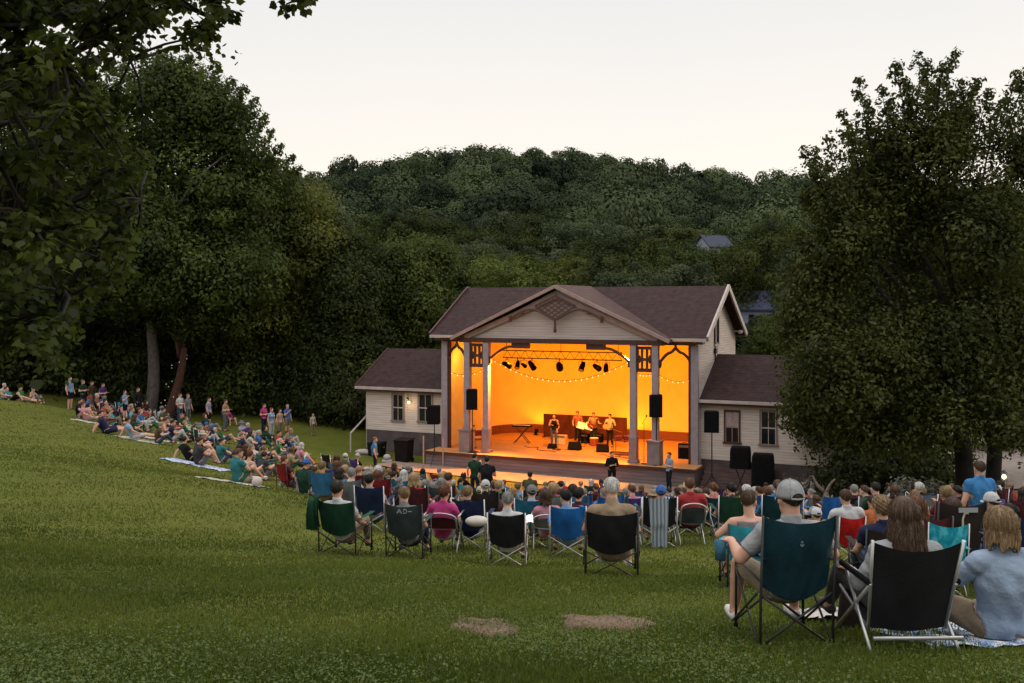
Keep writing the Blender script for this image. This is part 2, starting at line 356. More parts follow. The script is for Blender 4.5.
tag(sheet('road', [(19.5, 41), (34, 36), (44, 66), (26, 70)], 30, 30, M_DRIVE, .06, lambda u, v: Vector((u, v, 0))), 'brown gravel drive curving away at the right', 'road', kind='structure')
# ------------------------------------------------------------------ the stage house (local u along the front, v into depth, z up)
M_SIDE = mat_bands('painted_clapboard', (.52, .435, .385), 'Z', .125, dark=.55)
M_SIDE2 = mat_bands('gable_clapboard', (.42, .345, .32), 'Z', .125, dark=.6)
M_ROOF = mat_bands('roof_shingles', (.040, .022, .021), 'Z', .11, dark=.6, noise=.3, streak=(2.5, 2.5, 1))
M_ROOFP = mat_bands('porch_shingles', (.075, .042, .036), 'Z', .11, dark=.65, noise=.3, streak=(2.5, 2.5, 1))
M_TRIM = mat('pale_trim', (.40, .33, .31), .6, .12, 4)
M_POST = mat('mauve_grey_paint', (.27, .225, .25), .6, .12, 4)
M_PED = mat('pedestal_paint', (.19, .15, .155), .7, .15, 4)
M_BROWN = mat('dark_brown_trim', (.060, .024, .018), .55, .2, 6)
M_RAKE = mat('rake_board', (.29, .20, .18), .65, .15, 3)
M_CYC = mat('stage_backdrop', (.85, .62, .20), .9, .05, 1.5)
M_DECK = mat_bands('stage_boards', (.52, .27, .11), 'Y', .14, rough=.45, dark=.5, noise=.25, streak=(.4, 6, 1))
M_SKIRT = mat_bands('skirt_boards', (.15, .115, .115), 'Z', .17, dark=.5, noise=.2, streak=(.5, 4, 4))
M_FOUND = mat('foundation_block', (.085, .065, .066), .9, .25, 2, .4, 12)
M_GLASS = mat('dark_glass', (.012, .013, .016), .08, 0, spec=.6)
M_BLACK = mat('black_cover', (.007, .0065, .007), .85, .3, 8, spec=.06)
M_METAL = mat('grey_metal', (.22, .22, .23), .4, .1, 8, metal=.8)
M_DARKMETAL = mat('black_metal', (.012, .012, .013), .45, .2, 8)
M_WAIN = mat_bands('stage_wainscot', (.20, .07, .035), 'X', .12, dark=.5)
M_CURT = mat('drawn_curtain', (.34, .25, .25), .9, .15, 10)
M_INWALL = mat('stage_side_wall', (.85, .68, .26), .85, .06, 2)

HW, ZE, ZR, ZF, HD = 13.6, 6.92, 9.41, 1.0, 4.0
UC, PA, PB, VP = -HW / 2, 3.867, 4.945, -.65
house = thing('stage_house', 'open-fronted white clapboard stage house with brown trim and low side wings, its stage glowing orange', 'stage house', (BX, BY, 0), -BTH)
OH, OF = .48, .36
slope = (ZR - ZE) / (HD + OF)
# walls
w = MB()
def gable(u0, u1):
    w.prism([(u0, .18, .2), (u0, 2 * HD, .2), (u0, 2 * HD, ZR - slope * HD - .12), (u0, HD, ZR - .14), (u0, .18, ZR - slope * (HD - .18) - .12)], (u1 - u0, 0, 0))
gable(-.14, 0); gable(-HW, -HW + .14)
w.box(-HW + .14, -.14, 2 * HD - .14, 2 * HD, .2, ZE)
wall = w.build('wall', M_SIDE, house)
# interior shell
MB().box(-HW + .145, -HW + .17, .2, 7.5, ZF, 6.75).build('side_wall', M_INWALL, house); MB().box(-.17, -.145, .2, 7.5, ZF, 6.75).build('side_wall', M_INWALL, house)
P = []
for k in range(25):                                    # backdrop with rounded corners
    t = k / 24
    if t < .25: a = (1 - t / .25) * math.pi / 2; u, v = -HW + .2 + 2.2 * (1 - math.sin(a)), 7.55 - 2.2 * (1 - math.cos(a))
    elif t > .75: a = (t - .75) / .25 * math.pi / 2; u, v = -.2 - 2.2 * (1 - math.sin(a)), 7.55 - 2.2 * (1 - math.cos(a))
    else: u, v = -HW + 2.4 + (t - .25) / .5 * (HW - 4.8), 7.55
    P.append((u, v))
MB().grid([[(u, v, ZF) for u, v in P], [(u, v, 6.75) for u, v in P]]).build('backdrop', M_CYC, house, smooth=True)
MB().grid([[(u, v - .03, ZF) for u, v in P], [(u, v - .03, ZF + .5) for u, v in P], [(u, v, ZF + .5) for u, v in P]]).build('wainscot', M_WAIN, house)
MB().box(-HW + .15, -.15, -.5, 7.6, 6.76, 6.82).build('ceiling', mat_bands('stage_ceiling', (.55, .38, .25), 'X', .1, dark=.6), house)
# stage floor and skirt
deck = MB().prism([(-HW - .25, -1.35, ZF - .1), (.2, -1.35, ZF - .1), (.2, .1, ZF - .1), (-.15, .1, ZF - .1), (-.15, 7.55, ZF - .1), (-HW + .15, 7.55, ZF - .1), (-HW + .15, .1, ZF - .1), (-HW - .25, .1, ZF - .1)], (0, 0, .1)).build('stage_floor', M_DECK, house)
MB().box(-HW - .21, .16, -1.30, -1.24, .0, ZF - .102).box(-HW - .21, -HW - .15, -1.24, .1, 0, ZF - .102).box(.10, .16, -1.24, .1, 0, ZF - .102).build('stage_skirt', M_SKIRT, house)
MB().box(-HW - .27, .22, -1.38, -1.352, ZF - .14, ZF - .01).build('stage_nosing', M_BROWN, house)
# main roof
r = MB()
for sgn in (-1, 1):
    ve = -OF if sgn < 0 else 2 * HD + OF
    r.prism([(-HW - OH, ve, ZE), (OH, ve, ZE), (OH, HD, ZR), (-HW - OH, HD, ZR)], (0, 0, -.14))
roof = r.build('roof', M_ROOF, house)
for u in (-HW - OH - .05, OH + .05):
    f = MB()
    for sgn in (-1, 1):
        ve = -OF if sgn < 0 else 2 * HD + OF
        f.bar((u, ve, ZE - .04), (u, HD, ZR - .04), .09, .26)
    f.build('bargeboard', M_TRIM if u > 0 else M_BROWN, roof)
MB().box(-HW - OH, OH, -OF - .10, -OF - .004, ZE - .17, ZE - .02).box(-HW - OH, OH, 2 * HD + OF + .004, 2 * HD + OF + .1, ZE - .17, ZE - .02).build('gutter', M_TRIM, roof)
MB().box(-HW - .3, .3, -OF + .01, .12, ZE - .30, ZE - .20).build('soffit', M_BROWN, roof)
# porch gable roof
HWG, VF = 5.45, -1.02
ps = (ZR - ZE) / HWG
pr = MB()
zz = .035
for sgn in (-1, 1):
    pr.prism([(UC, VF, ZR + zz), (UC + sgn * (HWG + .25), VF, ZE + zz - .25 * ps), (UC + sgn * (HWG + .25), VF + .85, ZE + zz - .25 * ps), (UC + sgn * HWG, HD - (ZR - ZE) / slope, ZE + zz), (UC, HD, ZR + zz)], (0, 0, -.13))
proof = pr.build('porch_roof', M_ROOFP, house)
f = MB()
for sgn in (-1, 1):
    f.bar((UC, VF - .05, ZR - .06), (UC + sgn * (HWG + .27), VF - .05, ZE - .06 - .25 * ps), .08, .16)
f.build('rake_board', M_RAKE, proof)
f = MB()
for sgn in (-1, 1):
    f.bar((UC + sgn * .05, VP - .11, ZR - .52), (UC + sgn * HWG * .93, VP - .11, ZE - .12), .06, .26)
f.build('frieze_board', M_RAKE, proof)
MB().prism([(UC - HWG + .35, VP, ZE - .13), (UC + HWG - .35, VP, ZE - .13), (UC, VP, ZR - .2)], (0, .1, 0)).build('tympanum', M_SIDE2, house)
MB().box(UC - HWG + .1, UC + HWG - .1, VP - .17, VP + .17, ZE - .36, ZE - .14).build('beam', M_BROWN, house)
MB().box(-HW + .1, -.1, -.1, .16, ZE - .36, ZE - .2).build('header', M_BROWN, house)
# gable ornament: pendant lattice fan with long sprung arches
o = MB(); vo = VF + .02; zt = ZR - .52; hz = 1.0
top = lambda s: (UC + s * 1.05, vo, zt - abs(s) * 1.05 * ps * .9)
cen = (UC, vo, zt - 1.25)
KV = [(0, 0), (1.05, -.48), (0, -1.15), (-1.05, -.48)]
for k in range(4):
    (xa_, za_), (xb_, zb_) = KV[k], KV[(k + 1) % 4]; o.bar((UC + xa_, vo, zt + za_), (UC + xb_, vo, zt + zb_), .07, .075)
for k in range(1, 5):
    t = k / 5
    for s in (-1, 1):
        o.bar((UC + s * 1.05 * t, vo + .01 * s, zt - .48 * t), (UC + s * (1.05 * t - 1.05), vo + .01 * s, zt - .48 * t - (1.15 - .48 - .0) + (0) + .48 * 0 - (0 if True else 0) + .0 * t), .035, .05)
for s in (-1, 1):
    A = [(UC + s * (.10 + 2.3 * t), vo, zt - 1.15 + .52 * math.sin(min(1, t * 1.7) * math.pi / 2) - max(0, t - .5) ** 1.6 * 1.5) for t in [i / 14 for i in range(15)]]
    o.tube(A, .05, 6); o.tube([(A[-1][0], vo, A[-1][2] - .16), (A[-1][0], vo, A[-1][2] + .14)], .08, 6); o.ball((A[10][0], vo, A[10][2] - .08), (.09, .05, .07))
o.bar((UC, vo, zt - 1.1), (UC, vo, zt - 1.6), .08, .08); o.ball((UC, vo, zt - 1.66), (.09, .09, .13))
o.build('gable_fretwork', mat('fretwork_paint', (.075, .034, .028), .6, .1, 5), house)
# posts, columns, pedestals
for u in (-HW + .17, -.17):
    MB().box(u - .17, u + .17, -.06, .17, .2, ZE - .21).build('corner_post', M_POST, house)
    s = 1 if u < -5 else -1
    MB().box(u + s * .172, u + s * .30, .0, .16, ZF, ZE - .37).build('door_jamb', M_BROWN, house)
for s in (-1, 1):
    u = UC + s * PA
    MB().box(u - .15, u + .15, VP - .15, VP + .15, ZF + 1.25, ZE - .36).box(u - .18, u + .18, VP - .18, VP + .18, ZF + 1.2, ZF + 1.28).build('column', M_POST, house)
    MB().box(u - .19, u + .19, VP - .19, VP + .19, ZF, ZF + 1.198).box(u - .24, u + .24, VP - .24, VP + .24, ZF + .003, ZF + .16).build('column_base', M_PED, house, bevel=.01)
    u = UC + s * PB
    MB().box(u - .15, u + .15, VP - .15, VP + .15, ZF + 1.14, ZE - .36).build('column', M_POST, house)
    MB().box(u - .30, u + .30, VP - .42, VP + .22, ZF, ZF + 1.07).box(u - .34, u + .34, VP - .46, VP + .26, ZF + 1.071, ZF + 1.138).build('pedestal', M_PED, house, bevel=.01)
    # fretwork panel between the paired columns
    a, b = UC + s * PA, UC + s * PB; a, b = min(a, b) + .153, max(a, b) - .153
    q = MB(); z0, z1 = 5.30, 6.50
    q.box(a, b, VP - .05, VP + .05, z0, z0 + .17).box(a, b, VP - .05, VP + .05, z1 - .14, z1).box(a, a + .10, VP - .048, VP + .048, z0 + .17, z1 - .14).box(b - .10, b, VP - .048, VP + .048, z0 + .17, z1 - .14)
    mid = (a + b) / 2
    for du in (-.12, .12): q.box(mid + du - .055, mid + du + .055, VP - .03, VP + .03, z0 + .17, z1 - .14)
    q.box(mid - .065, mid + .065, VP - .028, VP + .028, 5.82, 5.96)
    q.ball((mid - .24, VP, 5.9), (.06, .03, .2)).ball((mid + .24, VP, 5.9), (.06, .03, .2))
    q.build('fretwork_panel', M_BROWN, house)
    # sprung bracket of the middle opening
    A = []
    u0 = UC + s * (PA - .16)
    for k in range(13):
        t = k / 12; A.append((u0 - s * 1.25 * t, VP, 5.72 + .66 * math.sin(t * math.pi / 2)))
    q = MB().tube(A, .068, 6); q.box(min(A[-1][0], A[-1][0] - s * .95), max(A[-1][0], A[-1][0] - s * .95), VP - .09, VP + .09, 6.30, 6.555); q.box(min(u0, u0 - s * .1), max(u0, u0 - s * .1), VP - .08, VP + .08, 5.5, 5.85)
    q.build('bracket', M_BROWN, house)
    # ogee arch of the side bay, from column back to the corner post
    a = Vector((UC + s * (PB + .16), VP + .1, 5.75)); b = Vector((UC + s * (HW / 2 - .33), .05, 5.75)); m = (a + b) / 2
    q = MB()
    for e in (a, b):
        A = []
        for k in range(11):
            t = k / 10; p = e.lerp(m, t); p.z = 5.75 + (.48 * math.sin(min(1, t * 1.35) * math.pi / 2) if t < .74 else .48 + (t - .74) / .26 * .22); A.append(p)
        q.tube(A, .075, 6); q.ball((e.x, e.y, 5.66), (.11, .11, .18))
    q.bar((m.x, m.y, 6.38), (m.x, m.y, 6.6), .08, .08)
    q.build('bay_arch', M_BROWN, house)
# gable end details
gw = thing('gable_window', None, None); gw.parent = house
MB().box(.003, .06, 3.1, 3.34, 6.55, 7.95).build('shutter', M_DARKMETAL, gw); MB().box(.003, .05, 3.42, 3.95, 6.6, 7.9).build('pane', M_GLASS, gw)
MB().box(.002, .07, 3.36, 3.42, 6.5, 8.0).box(.002, .07, 3.95, 4.02, 6.5, 8.0).box(.002, .075, 3.05, 4.05, 6.42, 6.5).build('frame', M_TRIM, gw)
MB().tube([(.05, 3.2, 6.4), (.05, 3.2, 3.0)], .03, 6).box(.0, .12, 3.05, 3.4, 6.05, 6.3).build('conduit', M_DARKMETAL, house)
MB().tube([(.0, 7.6, 7.05), (.3, 7.6, 7.05)], .04, 6).ball((.36, 7.55, 7.02), (.13, .13, .11)).build('floodlight', mat('floodlight_shell', (.6, .55, .48), .4, 0), house)

def window(parent, u0, u1, v, z0, z1, curtain=False):
    fr = MB(); t = .07
    fr.box(u0 - t, u0, v - .05, v + .02, z0, z1).box(u1, u1 + t, v - .05, v + .02, z0, z1).box(u0 - t, u1 + t, v - .052, v + .02, z1, z1 + .1).box(u0 - .12, u1 + .12, v - .09, v + .02, z0 - .08, z0)
    fo = fr.build('window', M_BROWN if curtain else mat('brown_grey_frame', (.20, .15, .14), .6, .1), parent)
    MB().box(u0, u1, v - .012, v - .004, z0, z1).build('pane', M_GLASS, fo)
    zm = (z0 + z1) / 2
    q = MB().box(u0, u1, v - .03, v - .014, zm - .03, zm + .03)
    um = (u0 + u1) / 2; q.box(um - .015, um + .015, v - .028, v - .015, z0, zm - .03).box(um - .015, um + .015, v - .028, v - .015, zm + .03, z1)
    q.box(u0, u0 + .035, v - .029, v - .015, z0, z1).box(u1 - .035, u1, v - .029, v - .015, z0, z1)
    q.build('sash', M_TRIM if not curtain else M_RAKE, fo)
    if curtain:
        P = [[(u0 + (u1 - u0) * k / 14, v - .020 + .004 * (k % 2), z) for k in range(15)] for z in (zm + .03, z1)]
        MB().grid(P).build('curtain', M_CURT, fo)
def wing(u0, u1, v0, v1, ze, zr, zs, zb, gable_end, wins):
    """low side wing: front wall at v0, ridge half way to v1"""
    vm = (v0 + v1) / 2
    w = MB()
    w.box(u0, u1, v0, v0 + .12, zs, ze).box(u0, u1, v1 - .12, v1, zs, ze)
    ue = u0 if gable_end < 0 else u1 - .12
    w.prism([(ue, v0 + .12, zs), (ue, v1 - .12, zs), (ue, v1 - .12, ze), (ue, vm, zr - .2), (ue, v0 + .12, ze)], (.12, 0, 0))
    wl = w.build('wing_wall', M_SIDE, house)
    MB().box(u0 + .04, u1 - .04, v0 + .03, v1 - .03, zb, zs - .003).build('wing_foundation', M_FOUND, house)
    r = MB(); e0, e1 = (u0 - .45, u1 - .003) if gable_end < 0 else (u0 + .003, u1 + .45); k = (zr - ze) / (vm - v0 + .35)
    r.prism([(e0, v0 - .35, ze), (e1, v0 - .35, ze), (e1, vm, zr), (e0, vm, zr)], (0, 0, -.12)); r.prism([(e0, v1 + .35, ze), (e1, v1 + .35, ze), (e1, vm, zr), (e0, vm, zr)], (0, 0, -.12))
    ro = r.build('wing_roof', M_ROOF, house)
    MB().box(e0, e1, v0 - .45, v0 - .354, ze - .15, ze - .01).build('gutter', M_TRIM, ro)
    MB().box(e0 + .1, e1, v0 - .34, v0 - .004, ze - .26, ze - .13).build('soffit', M_BROWN, ro)
    ub = e0 - .04 if gable_end < 0 else e1 + .04
    MB().bar((ub, v0 - .35, ze - .06), (ub, vm, zr - .06), .07, .2).bar((ub, v1 + .35, ze - .06), (ub, vm, zr - .06), .07, .2).build('bargeboard', M_BROWN, ro)
    for a in wins: window(house, a[0], a[1], v0, a[2], a[3], a[4])
def u_at(px, v):                                       # where a sight line meets the plane v
    s = (px - PX0) / FOC                              # (BX+u c+v s_)/(BY-u s_+v c)=s
    return (s * (BY + v * BC) - BX - v * BS) / (BC + s * BS)
def z_at(py, u, v): return zpix(py, bl(u, v).y)
VL = .9; ul = u_at(366, VL)
wing(ul, -HW - .003, VL, VL + 6.2, 3.98, 5.92, z_at(431, ul + 2, VL), -.1, -1,
     [(u_at(393, VL), u_at(403.5, VL), z_at(420, u_at(398, VL), VL), z_at(395, u_at(398, VL), VL), False), (u_at(419, VL), u_at(432, VL), z_at(421, u_at(425, VL), VL), z_at(395, u_at(425, VL), VL), False)])
VR = .5
wing(.003, 7.6, VR, VR + 6.6, 4.05, 6.0, z_at(463, 3, VR), -.1, 1,
     [(u_at(725.5, VR), u_at(739, VR), z_at(442, u_at(732, VR), VR), z_at(412, u_at(732, VR), VR), True), (u_at(761, VR), u_at(776, VR), z_at(444, u_at(768, VR), VR), z_at(412, u_at(768, VR), VR), False)])
# lit wall lantern by the left wing's windows
us = u_at(411, VL); zs_ = z_at(402, us, VL)
la = MB().tube([(us - .15, VL, zs_ + .2), (us - .15, VL - .2, zs_ + .25), (us, VL - .22, zs_ + .12)], .03, 6).build('wall_lantern', M_DARKMETAL, house)
MB().ball((us, VL - .22, zs_), (.07, .07, .07)).build('bulb', mat('lantern_bulb', (1, .8, .45), .5, 0, emis=(1, .72, .32), es=3.5), la)
ll = bpy.data.lights.new('wall_lantern_light', 'POINT'); ll.energy = 9; ll.color = (1, .72, .35); ll.shadow_soft_size = .1
lo = bpy.data.objects.new('wall_lantern_light', ll); COL.objects.link(lo); lo.parent = house; lo.location = (us, VL - .4, zs_ - .05)

# steps on the right
q = MB()
for k in range(5): q.box(.35, 3.4, -1.2 + k * .34 if False else -1.3 + k * .34, VR - .01, .02 + k * .2, .02 + (k + 1) * .2 - .002)
q.build('steps', mat_bands('step_boards', (.10, .065, .06), 'Z', .2, dark=.4, noise=.25, streak=(1, 3, 3)), house)

# ------------------------------------------------------------------ stage lights
def hp(u, v, z): return bl(u, v, z)
def area(name, u, v, z, tgt, power, col, sx, sy, spread=180):
    l = bpy.data.lights.new(name, 'AREA'); l.shape = 'RECTANGLE'; l.size = sx; l.size_y = sy; l.energy = power; l.color = col; l.spread = R(spread)
    ob = bpy.data.objects.new(name, l); COL.objects.link(ob); ob.location = hp(u, v, z)
    ob.rotation_euler = (hp(*tgt) - hp(u, v, z)).to_track_quat('-Z', 'Y').to_euler(); return ob
ORANGE = (1.0, .305, .005); AMBER = (1.0, .42, .02)
# ------------------------------------------------------------------ trees
M_BARK = mat('bark', (.055, .046, .038), .95, .45, 5, .8, 14)
M_BARKP = mat('grey_bark', (.105, .09, .082), .95, .4, 5, .8, 12)
M_BARKD = mat('dark_bark', (.014, .0115, .0095), 1.0, .4, 5, .8, 14)
L_DARK = mat_leaf('leaf_dark', (.010, .016, .003), (.057, .067, .013), vary=True)
L_MID = mat_leaf('leaf_mid', (.016, .026, .005), (.088, .104, .020), vary=True)
L_OLIVE = mat_leaf('leaf_olive', (.023, .032, .005), (.118, .124, .021), vary=True)
L_BLUE = mat_leaf('leaf_bluish', (.018, .027, .011), (.090, .106, .048), vary=True)
L_HILL = mat_leaf('leaf_hill', (.005, .013, .0055), (.074, .096, .038), trans=.03)
L_RIGHT = mat_leaf('leaf_right', (.012, .018, .003), (.084, .092, .018), gloss=.012)
L_NEAR = mat_leaf('leaf_near', (.012, .020, .003), (.076, .094, .015), trans=.45, rough=.5, gloss=.012)

def leaves(C, Nrm, size, tint, jit=.8, aspect=1.5):
    """kite-shaped leaves at points C around normals Nrm"""
    n = len(C); nr = Nrm + nrg.normal(0, jit, (n, 3)); nr /= np.linalg.norm(nr, axis=1)[:, None] + 1e-9
    r = nrg.normal(0, 1, (n, 3)); a = np.cross(nr, r); a /= np.linalg.norm(a, axis=1)[:, None] + 1e-9; b = np.cross(nr, a)
    s = size * (.6 + .8 * nrg.random(n))[:, None]
    V = np.stack([C - a * s * aspect * .5, C + b * s * .42 - a * s * .05, C + a * s * aspect * .5 + nr * s * .12, C - b * s * .42 - a * s * .05], 1).reshape(-1, 3)
    return V, np.arange(4 * n).reshape(n, 4), np.repeat(tint, 4)

def crown_np(lobes, n_clump, per, lsize, csize, up=.5, hollow=.55, tint_sd=.2, flat=.7, jit=.5):
    """lobes: (centre, radii) ellipsoids; leaf clumps scattered through their outer volume -> V,F,tint, clump centres"""
    vol = np.array([l[1][0] * l[1][1] * l[1][2] for l in lobes]) ** (2 / 3); vol /= vol.sum()
    pick = nrg.choice(len(lobes), n_clump, p=vol); c0 = np.array([l[0] for l in lobes])[pick]; rad = np.array([l[1] for l in lobes])[pick]
    d = nrg.normal(0, 1, (n_clump, 3)); d[:, 2] = d[:, 2] * .9 + .12; d /= np.linalg.norm(d, axis=1)[:, None]
    rr = hollow + (1 - hollow) * nrg.random(n_clump) ** .7
    rr *= 1 + nrg.normal(0, .07, n_clump)
    cc = c0 + d * rad * rr[:, None]
    ct = .45 + nrg.normal(0, tint_sd, n_clump)
    k = np.repeat(np.arange(n_clump), per); m = len(k); cs = np.minimum(csize, rad.min(1) * 1.0 + .12) * (.6 + .8 * nrg.random(n_clump))
    dd = nrg.normal(0, 1, (m, 3)); dd /= np.linalg.norm(dd, axis=1)[:, None]; dd *= (nrg.random(m) ** .42)[:, None]; P = cc[k] + dd * cs[k][:, None] * np.array([1, 1, flat]) * .85
    out = P - c0[k]; out /= np.linalg.norm(out / rad[k], axis=1)[:, None] * rad[k] + 1e-9
    nrm = .45 * out / (np.linalg.norm(out, axis=1)[:, None] + 1e-9) + .9 * dd + np.array([0, 0, up * .7])
    t = np.clip(ct[k] + .16 * np.sin(P[:, 0] * 1.1 + P[:, 2] * .7 + 2) * np.sin(P[:, 2] * .9 - P[:, 1] * .8 + 1) + nrg.normal(0, .08, m), 0, 1)
    V, F, T = leaves(P, nrm, lsize, t, jit)
    return V, F, T, cc

def limb(q, a, b, r0, r1, sag=.0, n=6, wob=.06, sides=7):
    a, b = Vector(a), Vector(b); L = (b - a).length; P = []; 
    o1 = Vector((rng.gauss(0, 1), rng.gauss(0, 1), rng.gauss(0, .6))) * wob * L; o2 = Vector((rng.gauss(0, 1), rng.gauss(0, 1), rng.gauss(0, .6))) * wob * L
    for i in range(n + 1):
        t = i / n; p = a.lerp(b, t) + o1 * math.sin(math.pi * t) + o2 * math.sin(2 * math.pi * t) * .5; p.z += sag * math.sin(math.pi * t) * L; P.append(p)
    q.tube(P, [r0 + (r1 - r0) * (i / n) for i in range(n + 1)], sides)
    return P

def tree(name, label, base, fork_h, r0, lobes, n_clump, per, lsize, csize, leafm, barkm, stems=1, group=None, lean=(0, 0), kw={}, twigs=70, cat='tree', plumes=(), stem_off=None, pcx=925):
    """base world point; lobes in world coordinates"""
    b = Vector(base); t = thing(name, label, cat, b, 0, group)
    lb = [((Vector(c) - b)[:], r) for c, r in lobes]
    V, F, T, cc = crown_np(lb, n_clump, per, lsize, csize, **kw)
    q = MB(); tops = []
    for s in range(stems):
        ang = rng.random() * 6.28; off = Vector((math.cos(ang), math.sin(ang), 0)) * (r0 * 1.6 if stems > 1 else 0) if not stem_off else Vector((*stem_off[s], 0))
        f = Vector((lean[0] + off.x * 1.6, lean[1] + off.y * 1.6, fork_h * (1 + .15 * s)))
        P = limb(q, off + Vector((0, 0, -.3)), f, r0 * (1 if s == 0 else .75), r0 * .62, n=8, wob=.02, sides=10)
        q.tube([off + Vector((0, 0, -.35)), off + Vector((0, 0, .0)), off + Vector((0, 0, r0 * 1.6))], [r0 * 1.75, r0 * 1.35, r0 * .99], 10)
        tops.append(f)
    mids = []
    for c, r in lb:
        c = Vector(c); s = min(tops, key=lambda p: (p - c).length); m = s.lerp(c, .95)
        a = s.lerp(Vector((0, 0, fork_h * .5)), rng.random() * .35); P = limb(q, a, m, r0 * .42, r0 * .10, sag=.05, n=7, wob=.05); mids += P[3:]
    for i in nrg.choice(len(cc), min(twigs, len(cc)), replace=False):
        c = Vector(cc[i]); m = min(mids, key=lambda p: (p - c).length); limb(q, m, c, r0 * .07, r0 * .02, n=3, wob=.06, sides=4)
    if plumes:                                         # upright leafy shoots above the body of the crown
        D0 = (b.y); Vs, Fs, Ts = [V], [F], [T]; off_ = len(V)
        for (px, py) in plumes:
            dd_ = rng.gauss(0, 1.0); tip = at(px, D0 + dd_, zpix(py, D0 + dd_)) - b; bp_ = at(px + (pcx - px) * .28, D0 + dd_ * .5, zpix(py + 78 * min(1, 45 / D0), D0)) - b; sc_ = (D0 / 33) ** .6
            m = min(mids, key=lambda p: (p - bp_).length); Pl = limb(q, m, bp_, .05, .035, n=3, wob=.03, sides=5) + limb(q, bp_, tip, .035, .008, n=6, wob=.03, sides=5)[1:]
            C_, N_, K_ = [], [], []
            for k in range(15):
                tt = k / 14; ii = 3 + tt * 5.99; p = Vector(Pl[int(ii)]).lerp(Vector(Pl[int(ii) + 1]), ii % 1); r_ = (.48 * (1 - tt) ** .6 + .10) * sc_; ct_ = .45 + rng.gauss(0, .16)
                for _s in range(3):
                    o = Vector((rng.gauss(0, 1), rng.gauss(0, 1), rng.gauss(.2, .5))).normalized() * r_ * rng.uniform(.3, 1); cpt = p + o; limb(q, p, cpt, .012, .004, n=2, sides=4)
                    for _l in range(11):
                        g_ = Vector((rng.gauss(0, 1), rng.gauss(0, 1), rng.gauss(0, 1))).normalized() * rng.random() ** .5 * .20 * sc_; C_.append(cpt + g_); N_.append(g_.normalized() + Vector((0, 0, .4))); K_.append(min(1, max(0, ct_ + rng.gauss(0, .09))))
            v_, f_, t_ = leaves(np.array(C_), np.array(N_), lsize, np.array(K_), .5); Vs.append(v_); Fs.append(f_ + off_); off_ += len(v_); Ts.append(t_)
        V, F, T = np.concatenate(Vs), np.concatenate(Fs), np.concatenate(Ts)
    q.build('trunk', barkm, t, smooth=True, fix=False)
    link('crown', np_mesh('crown', V, F, leafm, T), t)
    return t
def lobe(px, py, rx, ry, d, dd=0.0, depth=None):       # an ellipsoid with its own distance, given by where it shows
    D = d + dd; p = at(px, D, zpix(py, D)); s = D / FOC
    return (p[:], (rx * s, (depth if depth else (rx + ry) / 2 * s * .9), ry * s))

# --- the wood on the hill (one mass) and the row of trees in front of it
def blob_crown(n, size, hh, rad, up=.45, seed=0, jit=.55):
    lb = [((0, 0, hh), (rad, rad, rad * 1.0))]
    for k in range(5):
        a = k * 1.257 + seed; lb.append(((math.cos(a) * rad * .62, math.sin(a) * rad * .62, hh + rad * .15 + math.sin(a * 2.3) * rad * .35), (rad * .46, rad * .46, rad * .42)))
    vol = np.array([1.6] + [1] * 5); vol = vol / vol.sum(); pick = nrg.choice(6, n, p=vol); c0 = np.array([l[0] for l in lb])[pick]; rd = np.array([l[1] for l in lb])[pick]
    d = nrg.normal(0, 1, (n, 3)); d[:, 2] = np.abs(d[:, 2]) * 1.1 - .5; d /= np.linalg.norm(d, axis=1)[:, None]
    P = c0 + d * rd * (.86 + .2 * nrg.random(n))[:, None]
    t = .45 + .07 * np.sin(P[:, 0] * 1.7 + seed) * np.sin(P[:, 1] * 1.3) + nrg.normal(0, .05, n)
    return leaves(P, d + np.array([0, 0, up]), size, np.clip(t, 0, 1), jit, 1.25)
_V, _F, _T = [], [], []; _off = 0
proto_f = [blob_crown(3000, .37, 0, 4.7, seed=s + 3, jit=.2, up=.0) for s in range(5)]
proto = [blob_crown(1900, .56, 0, 4.7, seed=s, jit=.18, up=.0) for s in range(8)]
_cnt = 0
y = 150.0
while y < 392:
    step = 8.8 + (y - 150) * .005
    xw = .60 * y + 8
    for x in np.arange(-xw, xw, step):
        X = x + rng.gauss(0, 1.6); Y = y + rng.gauss(0, 1.6)
        if abs(X - at(713, 205).x) < 4.5 and 188 < Y < 206: continue
        v, f_, t_ = proto[rng.randrange(8)] if Y > 245 else proto_f[rng.randrange(5)]; s = rng.choice([.55, .7, .85, .95, 1.1, 1.3]) * rng.uniform(.9, 1.1) * (1.0 if Y < 355 else rng.uniform(.5, 1.0)); sz = s * rng.uniform(.85, 1.35)
        a = rng.random() * 6.28; ca, sa = math.cos(a), math.sin(a)
        keep = slice(None) if Y < 270 else slice(0, 4 * 1350)
        v = v[keep]; f_ = f_[:len(v) // 4]; t_ = t_[keep]
        z = G(X, Y) + 7.5 * (.5 + .75 * rng.random())
        _V.append(np.c_[v[:, 0] * ca * s - v[:, 1] * sa * s + X, v[:, 0] * sa * s + v[:, 1] * ca * s + Y, v[:, 2] * sz + z])
        _F.append(f_ + _off); _off += len(v); _T.append(np.clip(t_ + rng.gauss(0, .2) + .22 * math.sin(X * .031 + 1.2 * math.sin(Y * .027)) * math.sin(Y * .041 + X * .012), 0, 1)); _cnt += 1
    y += step * .92
_fo = link('forest', np_mesh('forest', np.concatenate(_V), np.concatenate(_F), L_HILL, np.concatenate(_T)))
tag(_fo, 'dense green broadleaf forest covering the hill behind the stage house', 'forest', kind='stuff')
print('forest crowns', _cnt, 'quads', _off // 4)

